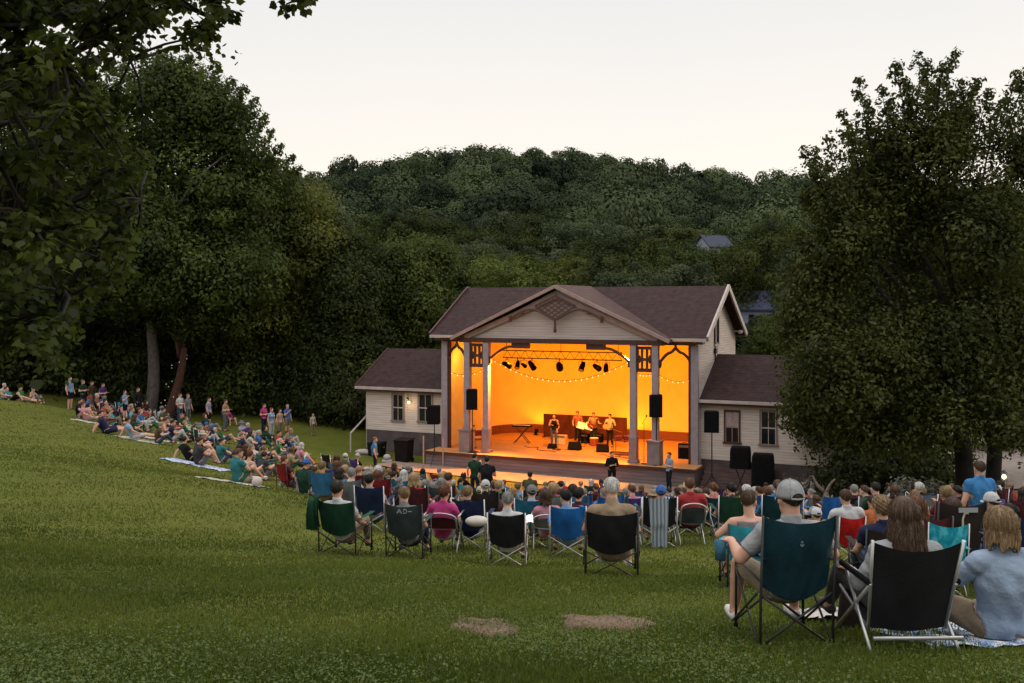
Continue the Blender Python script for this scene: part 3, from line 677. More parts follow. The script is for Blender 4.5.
# individual trees between the stage house and the hill
mids = []
for i, lm in enumerate((L_MID, L_OLIVE, L_DARK, L_BLUE, L_MID, L_DARK)):
    lb = [((0, 0, 7.5), (3.2, 3.2, 3.6))] + [((math.cos(a) * 2.3, math.sin(a) * 2.3, 6.5 + 2.2 * math.sin(a * 1.7 + i)), (1.9, 1.9, 2.0)) for a in [k * 1.05 + i for k in range(6)]]
    V, F, T, cc = crown_np(lb, 150, 125, .17, 1.15, up=.3, hollow=.82, jit=.4)
    q = MB(); limb(q, (0, 0, -.5), (0, 0, 5.5), .24, .14, n=6, wob=.02)
    for c, r in lb: limb(q, (0, 0, 3.5 + rng.random()), c, .09, .03, n=4)
    mids.append((q.mesh('trunk', M_BARK, True, False), np_mesh('crown', V, F, lm, T)))
GRP = 'trees at the foot of the wooded hill'
ROW = []
for yy, n_, s0 in ((74, 13, 1.0), (84, 16, 1.05), (95, 19, 1.1), (108, 22, 1.15), (122, 24, 1.15), (137, 25, 1.15)):
    for k in range(n_):
        x = (-.50 + 1.0 * (k + .5) / n_) * yy * 1.12 + rng.gauss(0, 1.0); Y = yy + rng.gauss(0, 2.2)
        if yy < 80 and 430 < PX0 + FOC * x / Y < 640: Y += 4
        px_ = PX0 + FOC * x / Y
        if yy < 92 and 744 < px_ < 786: continue
        if 92 < yy < 120 and 690 < px_ < 736: continue
        s = s0 * rng.uniform(.78, 1.12)
        ROW.append((x, Y, s, rng.uniform(.86, 1.12)))
for (x, Y, s, sz) in ROW:
    i = rng.randrange(6); t = thing('broadleaf_tree', 'leafy broadleaf tree in the dense row between stage house and wooded hill', 'tree', (x, Y, G(x, Y) - .1), rng.random() * 6.28, GRP)
    t.scale = (s, s, s * sz); link('trunk', mids[i][0], t); link('crown', mids[i][1], t)
# dark shrubs filling the foot of the wood
sv = [crown_np([((0, 0, .9), (1.6, 1.6, 1.2)), ((1.0, .3, .7), (1.0, 1.0, .9)), ((-.9, -.2, .8), (1.1, 1.0, 1.0))], 150, 40, .10, .6) for _ in range(3)]
svm = [np_mesh('foliage', v[0], v[1], lm, v[2]) for v, lm in zip(sv, (L_DARK, L_MID, L_DARK))]
for k in range(46):
    px_ = -20 + k * 9.6 + rng.gauss(0, 4); d_ = 66 + rng.gauss(0, 1.5) if px_ < 330 else 62 + rng.gauss(0, 1.2)
    p = on_ground(px_, d_); s = rng.uniform(.9, 1.9)
    t = thing('shrub', 'dark shrub in the undergrowth at the wood\'s edge behind the left crowd', 'shrub', p, rng.random() * 6, 'shrubs along the edge of the wood'); t.scale = (s, s, s * rng.uniform(.9, 1.5)); link('foliage', svm[k % 3], t)

# --- left grove
def base(px, d): return on_ground(px, d)[:]
tree('maple_tree', 'tall grey-trunked tree above the crowd on the left slope', base(149, 61), 7.0, .40,
     [lobe(150, 120, 75, 60, 61), lobe(205, 122, 40, 40, 60, 1), lobe(238, 142, 22, 26, 60), lobe(95, 150, 70, 70, 61, -2), lobe(180, 200, 95, 65, 61, 0), lobe(120, 250, 90, 60, 61, -3), lobe(235, 210, 60, 60, 61, 2), lobe(268, 176, 22, 16, 61, 1), lobe(215, 275, 70, 50, 61, -2), lobe(60, 270, 70, 60, 61), lobe(165, 88, 40, 25, 61)],
     900, 165, .165, 1.6, L_MID, M_BARKP, kw=dict(hollow=.5), pcx=150, plumes=[(125, 56), (142, 48), (158, 52), (172, 60), (188, 56), (202, 70), (218, 64), (232, 80), (244, 88), (256, 100), (264, 116), (271, 132), (282, 146), (292, 156), (299, 168), (110, 62), (92, 70)])
tree('leaning_tree', 'dark red-barked tree wound with tiny lights beside the grey trunk', base(166, 60), 4.2, .30, [lobe(185, 300, 40, 40, 60), lobe(205, 270, 40, 35, 60, 2), lobe(160, 270, 45, 35, 60)], 150, 130, .15, 1.2, L_DARK, mat('red_bark', (.075, .032, .022), .9, .3, 6, .6, 14), lean=(1.1, 0), twigs=25)
tree('maple_tree', 'broad olive-green tree at the right edge of the left grove', base(290, 66), 5, .36,
     [lobe(292, 212, 34, 32, 66), lobe(255, 250, 60, 60, 66), lobe(310, 265, 34, 50, 66, -1), lobe(280, 320, 55, 45, 66), lobe(240, 320, 50, 45, 66, -2), lobe(315, 320, 25, 35, 66)], 460, 165, .165, 1.55, L_OLIVE, M_BARK)
tree('willow_tree', 'pale bluish-green rounded tree behind the olive tree', base(322, 74), 5, .36,
     [lobe(318, 225, 30, 32, 74), lobe(300, 205, 26, 22, 74), lobe(335, 265, 22, 40, 74), lobe(322, 320, 30, 40, 74)], 300, 160, .15, 1.4, L_BLUE, M_BARK)
tree('maple_tree', 'dark tree behind the first standing people at the far left', base(48, 66), 6, .4,
     [lobe(40, 200, 80, 80, 66), lobe(20, 300, 70, 60, 66), lobe(90, 320, 55, 45, 66), lobe(-30, 250, 60, 100, 66), lobe(60, 120, 60, 50, 66)], 480, 165, .17, 1.6, L_DARK, M_BARKD)
tree('maple_tree', 'dark low-crowned tree right of the grey trunk, behind the standing pair', base(228, 68), 5, .34,
     [lobe(225, 310, 55, 40, 68), lobe(200, 345, 45, 30, 68), lobe(260, 350, 45, 30, 68), lobe(225, 250, 50, 50, 68)], 330, 160, .165, 1.5, L_DARK, M_BARKD)
tree('maple_tree', 'dark tree left of the left wing', base(340, 64), 4.5, .32,
     [lobe(345, 300, 30, 45, 64), lobe(330, 350, 36, 36, 64), lobe(362, 345, 26, 36, 64, 2), lobe(350, 260, 22, 30, 64, 2)], 260, 160, .16, 1.4, L_DARK, M_BARKD)
tree('maple_tree', 'tree rising behind the left wing roof', base(400, 70), 5, .32,
     [lobe(395, 280, 36, 40, 70), lobe(420, 310, 30, 40, 70), lobe(372, 320, 30, 30, 70), lobe(430, 265, 24, 28, 70, 2)], 260, 160, .16, 1.4, L_MID, M_BARK)

# --- right tree
tree('maple_tree', 'big dark two-stemmed tree at the right with plume-like top', base(972, 33), 4.2, .34,
     [lobe(846, 196, 26, 28, 33), lobe(876, 172, 24, 40, 33, 1), lobe(905, 150, 24, 44, 33), lobe(936, 165, 22, 46, 33, -1), lobe(955, 140, 20, 44, 33, 1), lobe(985, 192, 22, 24, 33), lobe(1024, 150, 20, 48, 33, 1), lobe(1060, 190, 36, 90, 33), lobe(850, 240, 40, 48, 33, -1), lobe(915, 235, 46, 52, 33, 1), lobe(985, 240, 46, 46, 33, -1.5), lobe(811, 174, 7, 16, 33), lobe(818, 196, 14, 14, 33), lobe(882, 205, 30, 26, 33), lobe(945, 205, 30, 24, 33), lobe(1000, 210, 26, 24, 33), lobe(820, 290, 34, 58, 33), lobe(795, 335, 22, 40, 33, 1), lobe(850, 370, 62, 66, 33, -1), lobe(925, 350, 70, 70, 33, -1), lobe(1000, 330, 60, 70, 33), lobe(808, 405, 26, 32, 33), lobe(900, 420, 50, 26, 33, 1), lobe(1040, 300, 40, 80, 33, 2), lobe(1030, 395, 40, 34, 33, 1), lobe(985, 400, 40, 24, 33, -2), lobe(940, 425, 40, 22, 33, -2.2), lobe(1010, 430, 30, 18, 33, -2.5), lobe(880, 440, 40, 18, 33, -1)],
     1420, 90, .10, .80, L_RIGHT, M_BARKD, stems=2, stem_off=[(-.25, 0), (.75, .3)], twigs=260, kw=dict(hollow=.15, flat=1.0), plumes=[(805, 150), (817, 152), (828, 138), (842, 114), (849, 128), (858, 82), (868, 110), (882, 90), (890, 104), (897, 64), (908, 84), (918, 56), (927, 64), (935, 92), (944, 66), (955, 54), (962, 82), (976, 82), (989, 92), (1005, 100), (1018, 72), (1028, 70), (812, 200), (798, 232), (790, 270)])
tree('maple_tree', 'dark dense tree behind the big two-stemmed tree, reaching down beside the right wing', base(868, 44), 3.5, .3,
     [lobe(850, 300, 60, 60, 44), lobe(890, 260, 60, 60, 44), lobe(870, 380, 70, 55, 44), lobe(840, 430, 40, 30, 44), lobe(960, 300, 70, 80, 44, 3), lobe(930, 390, 60, 45, 44, 3)],
     560, 150, .12, 1.2, L_DARK, M_BARKD, stems=2)
tree('roadside_tree', 'yellow-green tree beyond the gravel drive', base(1015, 74), 4, .3, [lobe(1010, 400, 45, 50, 74), lobe(960, 420, 35, 35, 74), lobe(1045, 360, 50, 60, 74), lobe(985, 350, 50, 50, 74)], 520, 40, .3, 1.5, L_OLIVE, M_BARK)
def shrub(px, d, s, lm, label, sq=1.0, pale=False):
    p = on_ground(px, d); V, F, T, cc = crown_np([((0, 0, .7 * s), (1.0 * s, .8 * s, .7 * s)), ((.6 * s, .1, .5 * s), (.7 * s, .6 * s, .6 * s)), ((-.6 * s, 0, .55 * s), (.7 * s, .7 * s, .55 * s))], int(90 * s), 26, .12, .5)
    t = thing('shrub', label, 'shrub', p); q = MB()
    for i in range(7): limb(q, (rng.gauss(0, .08), rng.gauss(0, .08), 0), cc[rng.randrange(len(cc))], .03, .008, n=3, sides=5)
    q.build('stem', M_BARK, t, fix=False); link('foliage', np_mesh('foliage', V * np.array([1, 1, sq]), F, lm, T), t)
L_PALE = mat_leaf('leaf_pale', (.05, .055, .035), (.20, .19, .15), trans=.25)
shrub(918, 37, .8, L_PALE, 'pale silvery shrub under the big right tree, left of its stems', .9)
shrub(826, 39, .7, L_PALE, 'small pale shrub against the right wing wall, near the dead branch', 1.1)
shrub(905, 40, 1.5, L_DARK, 'large dark shrub behind the silvery shrub', 1.2)
shrub(865, 39, 1.5, L_DARK, 'large dark shrub beside the board fence', 1.2)
shrub(935, 46, 1.4, L_OLIVE, 'yellow-green shrub seen between the stems of the big right tree', 1.3)
shrub(1000, 62, 1.6, L_OLIVE, 'yellow-green shrub at the far edge of the gravel drive', .9)
# board fence, pale post and dead branch by the right wing
p = on_ground(783, 41.5); e = on_ground(845, 39.0); t = thing('board_fence', 'dark board fence running right from the corner of the right wing', 'fence', p)
dv = e - p; L_ = Vector((dv.x, dv.y, 0)).length; ax = math.atan2(dv.y, dv.x)
Mf = Matrix.Rotation(ax, 4, 'Z'); M_FB = mat_bands('fence_boards', (.085, .06, .055), 'X', .16, dark=.35, noise=.3, streak=(4, 4, .5))
fb = MB()
for k in range(15): fb.box(L_ * k / 15 + .01, L_ * (k + 1) / 15 - .01, -.012, .012, .05 + dv.z * k / 15, 1.05 + dv.z * k / 15, M=Mf)
fb.build('boards', M_FB, t)
for k in range(4): MB().box(L_ * k / 3 - .05, L_ * k / 3 + .05, .02, .12, -.2 + dv.z * k / 3, 1.15 + dv.z * k / 3, M=Mf).build('post', M_FB, t)
p = on_ground(812, 38); tag(MB().box(p.x - .06, p.x + .06, p.y - .06, p.y + .06, p.z - .2, p.z + 1.0).build('fence_post', mat('weathered_post', (.2, .16, .14), .9, .3, 8), None, bevel=.01), 'weathered grey post left of the dead forked branch', 'post')
p = on_ground(825, 36.5); t = thing('dead_branch', 'bare forked pale branch standing beside the weathered post', 'branch', p); q = MB()
limb(q, (0, 0, -.1), (.03, 0, .75), .12, .09, n=5, wob=.03); limb(q, (.02, 0, .7), (-.42, .1, 1.3), .07, .03, n=5, wob=.06); limb(q, (.03, 0, .7), (.36, -.05, 1.22), .065, .03, n=5, wob=.06); limb(q, (.05, 0, .3), (.3, .1, .6), .05, .03, n=3); limb(q, (-.42, .1, 1.3), (-.55, .1, 1.28), .03, .012, n=3)
q.build('wood', mat('bare_wood', (.24, .18, .155), .9, .3, 8), t, smooth=True, fix=False)

# distant houses in the wood
def far_house(px, py, d, w, h, label, m_wall, rz, m_roof):
    p = at(px, d, zpix(py, d)); g = G(p.x, p.y); t = thing('house', label, 'house', (p.x, p.y, g), rz); zt = p.z - g
    MB().prism([(-w / 2, -w * .4, 0), (-w / 2, w * .4, 0), (-w / 2, w * .4, zt), (-w / 2, 0, zt + h), (-w / 2, -w * .4, zt)], (w, 0, 0)).build('wall', m_wall, t)
    r = MB()
    for s in (-1, 1): r.prism([(-w * .56, s * w * .47, zt - h * .15), (w * .56, s * w * .47, zt - h * .15), (w * .56, 0, zt + h + .05), (-w * .56, 0, zt + h + .05)], (0, 0, .15))
    r.build('roof', m_roof, t)
    for x in (-.25, .2): MB().box(w * x, w * (x + .13), -w * .4 - .05, -w * .4 - .003, zt - 1.9, zt - .6).build('window', M_GLASS, t)
far_house(713, 247, 118, 3.4, 1.2, 'small pale house among the trees halfway up the hill', mat('far_white', (.26, .27, .32), .8, .1), .5, mat('slate_roof', (.06, .065, .09), .95, .2, spec=.03))
far_house(765, 308, 92, 4.2, 1.4, 'pale blue-grey roofed house behind the main roof\'s right gable', mat('far_blue', (.22, .25, .33), .8, .1), -.5, mat('blue_roof', (.09, .10, .15), .95, .2, spec=.03))

# the hill house half buried in its trees
for px, py_d, s_ in ((700, 112, .95), (726, 113, 1.0), (712, 106, .62), (690, 109, 1.05), (738, 108, 1.0), (718, 104, .5)):
    p = on_ground(px, py_d); i = rng.randrange(6); t = thing('broadleaf_tree', 'leafy broadleaf tree in the dense row between stage house and wooded hill', 'tree', (p.x, p.y, p.z - .1), rng.random() * 6.28, GRP)
    t.scale = (s_, s_, s_); link('trunk', mids[i][0], t); link('crown', mids[i][1], t)
for px, d_, s_ in ((757, 84, .60), (768, 82, .62), (780, 85, .66), (749, 86, .58)):
    p = on_ground(px, d_); i = rng.randrange(6); t = thing('broadleaf_tree', 'leafy broadleaf tree in the dense row between stage house and wooded hill', 'tree', (p.x, p.y, p.z - .1), rng.random() * 6.28, GRP)
    t.scale = (s_, s_, s_); link('trunk', mids[i][0], t); link('crown', mids[i][1], t)
# lighting truss with its lamps
TZ = 5.72; TV = .9
def tr_pt(px, v=TV, z=TZ): return u_at(px, v)
u0, u1 = tr_pt(503), tr_pt(622)
tm = thing('lighting_truss', 'horizontal lighting truss hung under the stage ceiling', 'truss', bl(u0, TV, 0), -BTH)
q = MB(); Lg = u1 - u0
for z in (TZ, TZ + .38): q.tube([(0, 0, z), (Lg, 0, z)], .03, 6)
n = 26
for k in range(n):
    q.tube([(Lg * k / n, 0, TZ + (.38 if k % 2 else 0)), (Lg * (k + 1) / n, 0, TZ + (0 if k % 2 else .38))], .014, 5)
q.build('frame', M_DARKMETAL, tm)
q = MB()
for t in (.03, .5, .97): q.tube([(Lg * t, 0, TZ + .38), (Lg * t, 0, 6.75)], .015, 5)
q.build('hanger', M_DARKMETAL, tm)
M_LENS = mat('lamp_lens', (.5, .3, .1), .2, 0)
LPX = [(507, .22, 'leftmost'), (517.5, .20, 'second'), (524, .15, 'third'), (532, .23, 'fourth'), (559.5, .28, 'big middle'), (582, .22, 'sixth'), (597, .22, 'seventh'), (606, .20, 'rightmost')]
for i, (px, s, w_) in enumerate(LPX):
    u = tr_pt(px); t = thing('stage_lamp', f'black stage lamp clamped under the truss, {w_} of the eight from the left' if w_ not in ('leftmost', 'rightmost', 'big middle') else f'black stage lamp clamped under the truss, {w_} of the eight', 'stage lamp', bl(u, TV, TZ - .05), -BTH + (i * 1.7 % 1 - .5), 'stage lamps along the truss')
    a = R(48 if i % 2 else 25); d = Vector((0, math.cos(a), -math.sin(a))) * (1 if i not in (1, 5) else -1)
    d.z = -abs(d.z)
    c = Vector((0, 0, -.32))
    MB().tube([c - d * .28 * s / .22, c - d * .1, c + d * .22 * s / .22], [.09 * s / .22, .13 * s / .22, .15 * s / .22], 12).build('can', M_BLACK, t)
    MB().tube([(-.17, 0, -.3), (-.17, 0, -.06), (.17, 0, -.06), (.17, 0, -.3)], .014, 5).tube([(0, 0, -.06), (0, 0, .1)], .025, 6).build('yoke', M_DARKMETAL, t)
    e = c + d * .24 * s / .22
    MB().tube([c + d * .222 * s / .22, e], .13 * s / .22, 12).build('lens', M_LENS, t)
def spot(u, v, z, tgt, power, col, ang=80, blend=.8, size=.06):
    l = bpy.data.lights.new('stage_spot', 'SPOT'); l.energy = power; l.color = col; l.spot_size = R(ang); l.spot_blend = blend; l.shadow_soft_size = size
    ob = bpy.data.objects.new('stage_spot', l); COL.objects.link(ob); ob.location = bl(u, v, z)
    ob.rotation_euler = (bl(*tgt) - bl(u, v, z)).to_track_quat('-Z', 'Y').to_euler()
SP = .44
for u in (-11.6, -9.0, -6.8, -4.6, -2.0):               # backdrop wash from the truss
    spot(u, 2.0, 6.35, (u, 7.5, 2.6), 1500 * SP, ORANGE, 110)
for u in (-10.2, -6.8, -3.4):                            # floor wash
    spot(u, .9, 5.5, (u, 3.0, 1.0), 3600 * SP, (1, .34, .015), 110)
for u in (-12.2, -1.4):                                  # side bays, a little yellower
    spot(u, .5, 6.3, (u + (-1.2 if u < -6 else 1.2), 4.0, 3.0), 700 * SP, (1, .50, .08), 130)
for u in (-9.8, -3.2):                                   # added spots without fixtures, standing in for the stage glow on the front walk
    spot(u, -.3, 6.1, (u - .8, -5.5, .3), 22000 * SP, (1, .30, .04), 100)
# floor cans washing the backdrop
for i, px in enumerate((536, 632)):
    u = u_at(px, 6.6); t = thing('floor_uplight', ('small black uplight on the stage floor by the backdrop, ' + ('left of the dark screen' if i == 0 else 'right of the dark screen')), 'uplight', bl(u, 6.6, ZF), -BTH, 'uplights on the stage floor')
    MB().tube([(0, -.08, .1), (0, .1, .26)], [.09, .12], 10).build('can', M_BLACK, t); MB().box(-.12, .12, -.1, .1, 0, .03).build('base', M_BLACK, t)
    spot(u, 6.75, ZF + .35, (u, 7.5, 3.2), 160 * SP, AMBER, 130)

# string of bulbs across the opening
sl_ = thing('string_lights', 'string of small warm bulbs swagged across the stage opening', 'string lights', bl(UC, 0, 0), -BTH)
pts = []
for (pa, za, pb, zb, sag, n_) in ((452, 4.9, 486, 5.25, .25, 6), (490, 5.75, 633, 5.85, 1.12, 26), (634, 5.2, 656, 5.2, .1, 7), (657, 5.2, 694, 5.05, .3, 7)):
    vv = .35; ua, ub = u_at(pa, vv) - UC, u_at(pb, vv) - UC
    seg = [(ua + (ub - ua) * k / n_, vv, za + (zb - za) * k / n_ - sag * 4 * (k / n_) * (1 - k / n_)) for k in range(n_ + 1)]
    pts.append(seg)
q = MB()
for s_ in pts: q.tube(s_, .012, 4)
q.build('cord', M_DARKMETAL, sl_)
M_BULB = mat('warm_bulb', (1, .8, .4), .4, 0, emis=(1, .66, .22), es=1.4)
bme = MB().ball((0, 0, -.05), (.032, .032, .040), 8, 6).mesh('bulb', M_BULB, True)
nb = 0
for s_ in pts:
    for p in s_[::1]:
        if nb < 72: link('bulb', bme, sl_, p); nb += 1

# loudspeakers
M_GRIL = mat('speaker_grille', (.007, .007, .0075), .8, .4, 60, .4, 120, spec=.05)
def speaker(px0, px1, y0, y1, d, label, pole_to=None, tri=True, yaw=0.0, group='loudspeakers around the stage'):
    s = d / FOC; w, h = (px1 - px0) * s, (y1 - y0) * s; p = at((px0 + px1) / 2, d); zt = zpix(y0, d)
    t = thing('loudspeaker', label, 'loudspeaker', (p.x, p.y, zt - h), -.25 + yaw, group)
    a = w * .5
    MB().prism([(-a, 0, 0), (a, 0, 0), (a * .75, w * .85, 0), (-a * .75, w * .85, 0)], (0, 0, h)).build('cabinet', M_BLACK, t, bevel=.02)
    MB().prism([(-a * .92, -.02, h * .05), (a * .92, -.02, h * .05), (a * .92, -.02, h * .95), (-a * .92, -.02, h * .95)], (0, .017, 0)).build('grille', M_GRIL, t)
    if pole_to is not None:
        zp = pole_to
        st = thing('speaker_stand', label.replace('black loudspeaker', 'black pole under the loudspeaker', 1), 'speaker stand', (p.x, p.y, zp), -.25 + yaw, 'speaker stands')
        Z = zt - h - zp
        MB().tube([(0, w * .4, .1), (0, w * .4, Z)], .025, 8).build('pole', M_DARKMETAL, st)
        if tri:
            for k in range(3):
                a_ = k * 2.094 + .5
                MB().tube([(0, w * .4, .75), (math.cos(a_) * .55, w * .4 + math.sin(a_) * .55, .01)], .018, 6).build('leg', M_DARKMETAL, st)
            MB().tube([(0, w * .4, .7), (0, w * .4, .82)], .045, 8).build('collar', M_DARKMETAL, st)
        else:
            MB().tube([(0, w * .4, 0), (0, w * .4, .04)], .28, 16).build('base', M_DARKMETAL, st)
speaker(466, 477.5, 389.5, 410, at_z(474, 450, 1.0).y - 1.0, 'black loudspeaker raised in front of the left pair of columns', 1.0, False, .15)
speaker(649, 662.5, 395, 417.5, at_z(656, 462, 1.0).y - 1.1, 'black loudspeaker raised in front of the right pair of columns', 1.0, False)
speaker(426.5, 439, 406, 424.5, 50.6, 'black loudspeaker beside the left wing, at its right window', G(at(432, 50.6).x, 50.6))
speaker(704, 719, 411.5, 433, 44.0, 'black loudspeaker in front of the right wing, left of its curtained window', G(at(711, 44).x, 44))

def mic_stand(px, py, h, label, z=ZF, boom=0.0):
    p = at_z(px, py, z) if z == ZF else on_ground(px, py)
    t = thing('mic_stand', label, 'microphone stand', p, 0, 'microphone stands')
    MB().tube([(0, 0, 0), (0, 0, .03)], .15, 14).build('base', M_DARKMETAL, t)
    MB().tube([(0, 0, .03), (0, 0, h)], .016, 6).build('pole', M_DARKMETAL, t)
    if boom: MB().tube([(-.1, 0, h - .1), (boom, 0, h + .25)], .012, 6).build('boom', M_DARKMETAL, t)
    e = (boom, 0, h + .25) if boom else (0, 0, h)
    MB().tube([e, (e[0], e[1] - .12, e[2] + .06)], [.018, .024], 8).ball((e[0], e[1] - .15, e[2] + .075), .045).build('microphone', M_BLACK, t)
mic_stand(459, 431, 1.45, 'slim microphone stand in the left bay by the yellow side wall', boom=-.1)
mic_stand(644, 464, 1.95, 'tall black microphone stand right of the inner right column at the stage edge', boom=.1)
mic_stand(558, 450, 1.2, 'microphone stand before the singer in the dark vest', boom=.0)
mic_stand(600, 450, 1.25, 'microphone stand before the player with the guitar', boom=-.15)
mic_stand(474, 448, 1.1, 'short black microphone stand beside the left pedestal')

# things on the stage
p = at_z(584.5, 439.5, ZF); d = p.y
sc = thing('screen_panel', 'long low dark screen standing behind the band', 'screen', p, -BTH)
wd, ht = 83 * d / FOC / BC * .97, 1.32
for k in range(3): MB().box(-wd / 2 + wd * k / 3 + .006, -wd / 2 + wd * (k + 1) / 3 - .006, -.04, .04, .04, ht).build('panel', mat('dark_red_felt', (.070, .016, .012), .95, .3, 3), sc)
q = MB()
for k in range(4): q.box(-wd / 2 + wd * k / 3 * .98 - .0, -wd / 2 + wd * k / 3 * .98 + .05, -.22, .22, 0, .038)
q.build('foot', M_DARKMETAL, sc)
def monitor(px, py, label, s=1.0, rz=0.0):
    p = at_z(px, py, ZF); t = thing('stage_monitor', label, 'stage monitor', p, -BTH + rz, 'wedge monitors on the stage')
    MB().prism([(-.28 * s, -.18, 0), (-.28 * s, .22, 0), (-.28 * s, .22, .16), (-.28 * s, .0, .36 * s), (-.28 * s, -.18, .08)], (.56 * s, 0, 0)).build('cabinet', M_BLACK, t)
    MB().prism([(-.24 * s, .215, .17), (-.24 * s, .015, .352 * s), (-.24 * s, .02, .365 * s), (-.24 * s, .225, .18)], (.48 * s, 0, 0)).build('grille', M_GRIL, t)
monitor(574.5, 450, 'black wedge monitor at the front of the stage, left of the other wedge', 1.15)
monitor(602.5, 452, 'black wedge monitor at the front of the stage, below the tan-shirted players', 1.1, .2)
monitor(552, 448.5, 'small black wedge at the feet of the singer in the dark vest', .7)
def amp(px, py, w, h, label, m1=M_BLACK, m2=M_GRIL):
    p = at_z(px, py, ZF); t = thing('amplifier', label, 'amplifier', p, -BTH, 'amplifiers on the stage')
    MB().box(-w / 2, w / 2, -.14, .16, 0, h).build('cabinet', m1, t, bevel=.015); MB().box(-w * .42, w * .42, -.155, -.142, h * .06, h * .72).build('grille', m2, t)
    MB().box(-w * .42, w * .42, -.153, -.142, h * .76, h * .92).build('control_panel', M_METAL, t); MB().tube([(-.12, 0, h), (-.12, 0, h + .05), (.12, 0, h + .05), (.12, 0, h)], .012, 5).build('handle', M_BLACK, t)
M_TAN = mat('tan_tolex', (.55, .38, .22), .7, .2, 20)
amp(560, 444.5, .75, .52, 'tan amplifier behind the singer in the dark vest', M_TAN, mat('cream_cloth', (.6, .48, .3), .9, .2, 40))
amp(584, 443, .6, .5, 'low black amplifier between the two middle players')
amp(684.5, 458.5, .58, .72, 'black amplifier alone in the right bay')
amp(598, 442, .55, .45, 'second black amplifier, close behind the pair of tan-shirted players')
# keyboard on a stand
p = at_z(522, 443, ZF); t = thing('keyboard_stand', 'black cross-legged keyboard stand with a keyboard, left of the dark screen', 'keyboard stand', p, -BTH + .15)
for y in (-.14, .14):
    MB().tube([(-.42, y, 0), (.34, y, .86)], .022, 6).build('leg', M_DARKMETAL, t); MB().tube([(.42, y, 0), (-.34, y, .86)], .022, 6).build('leg', M_DARKMETAL, t)
kb = thing('keyboard', 'flat dark keyboard lying on the cross-legged stand', 'keyboard', (p.x, p.y, ZF + .87), -BTH + .15)
MB().box(-.52, .52, -.17, .17, .012, .10).build('case', M_BLACK, kb); MB().box(-.48, .48, -.168, -.02, .1, .112).build('keys', mat('ivory_keys', (.7, .66, .6), .4, 0), kb)
# music stand with bright white sheets, drum, small rack
p = at_z(585, 444.5, ZF); t = thing('music_stand', 'music stand holding bright white sheets in the middle of the band', 'music stand', p, -BTH)
MB().tube([(0, 0, 0), (0, 0, .8)], .018, 6).build('pole', M_DARKMETAL, t)
for k in range(3): MB().tube([(0, 0, .22), (math.cos(k * 2.09) * .28, math.sin(k * 2.09) * .28, 0)], .012, 5).build('leg', M_DARKMETAL, t)
Mx = Matrix.Translation((0, -.05, .95)) @ Matrix.Rotation(R(-25), 4, 'X') @ Matrix.Rotation(R(12), 4, 'Y')
MB().box(-.42, .42, .0, .02, -.18, .25, M=Mx).build('desk', M_DARKMETAL, t); MB().box(-.45, -.01, -.012, -.003, -.16, .2, M=Mx).box(.01, .47, -.012, -.003, -.1, .28, M=Mx).build('sheet', mat('white_paper', (.9, .9, .86), .8, 0), t)
p = at_z(594, 446, ZF); t = thing('drum', 'low round hand drum on the floor before the middle players', 'drum', p, 0)
MB().tube([(0, 0, .02), (0, 0, .42)], [.2, .24], 18).build('shell', mat('drum_shell', (.25, .06, .03), .35, .2, 5), t); MB().tube([(0, 0, .42), (0, 0, .435)], .235, 18).build('head', mat('drum_skin', (.75, .68, .55), .7, .1), t)
p = at_z(622.5, 455, ZF); t = thing('rack_table', 'small wire rack table with red cases left of the inner right column', 'rack table', p, -BTH)
q = MB()
for x in (-.42, .42):
    for y in (-.2, .2): q.tube([(x, y, 0), (x, y, .72)], .016, 6)
q.build('frame', M_DARKMETAL, t); [MB().box(-.46, .46, -.23, .23, z_, z_ + .03).build('shelf', mat('red_brown_board', (.2, .04, .025), .6, .2), t) for z_ in (.72, .1)]
for k, (x, w_) in enumerate(((-.2, .34), (.22, .3))):
    MB().box(p.x + x - w_ / 2, p.x + x + w_ / 2, p.y - .15, p.y + .15, p.z + .753, p.z + .95).build('equipment_case', mat('dark_red_case', (.12, .02, .02), .5, .2), None, bevel=.015)
    o = bpy.context.scene.collection.objects[-1]; tag(o, ('dark red case on the left of the rack table' if k == 0 else 'dark red case on the right of the rack table'), 'case', 'cases on the rack table')
p = at_z(478.5, 448, ZF); t = thing('stacking_chair', 'red stacking chair between the left columns', 'chair', p, -BTH + .6)
q = MB()
for x in (-.2, .2):
    q.tube([(x, -.2, 0), (x, -.2, .45)], .014, 6); q.tube([(x, .2, 0), (x, .2, .45), (x, .26, .9)], .014, 6)
q.build('frame', M_DARKMETAL, t); MB().box(-.22, .22, -.22, .2, .44, .48).build('seat', mat('red_pad', (.28, .03, .025), .8, .2), t); MB().box(-.21, .21, .2, .24, .6, .9).build('backrest', mat('red_pad', (.28, .03, .025)), t)

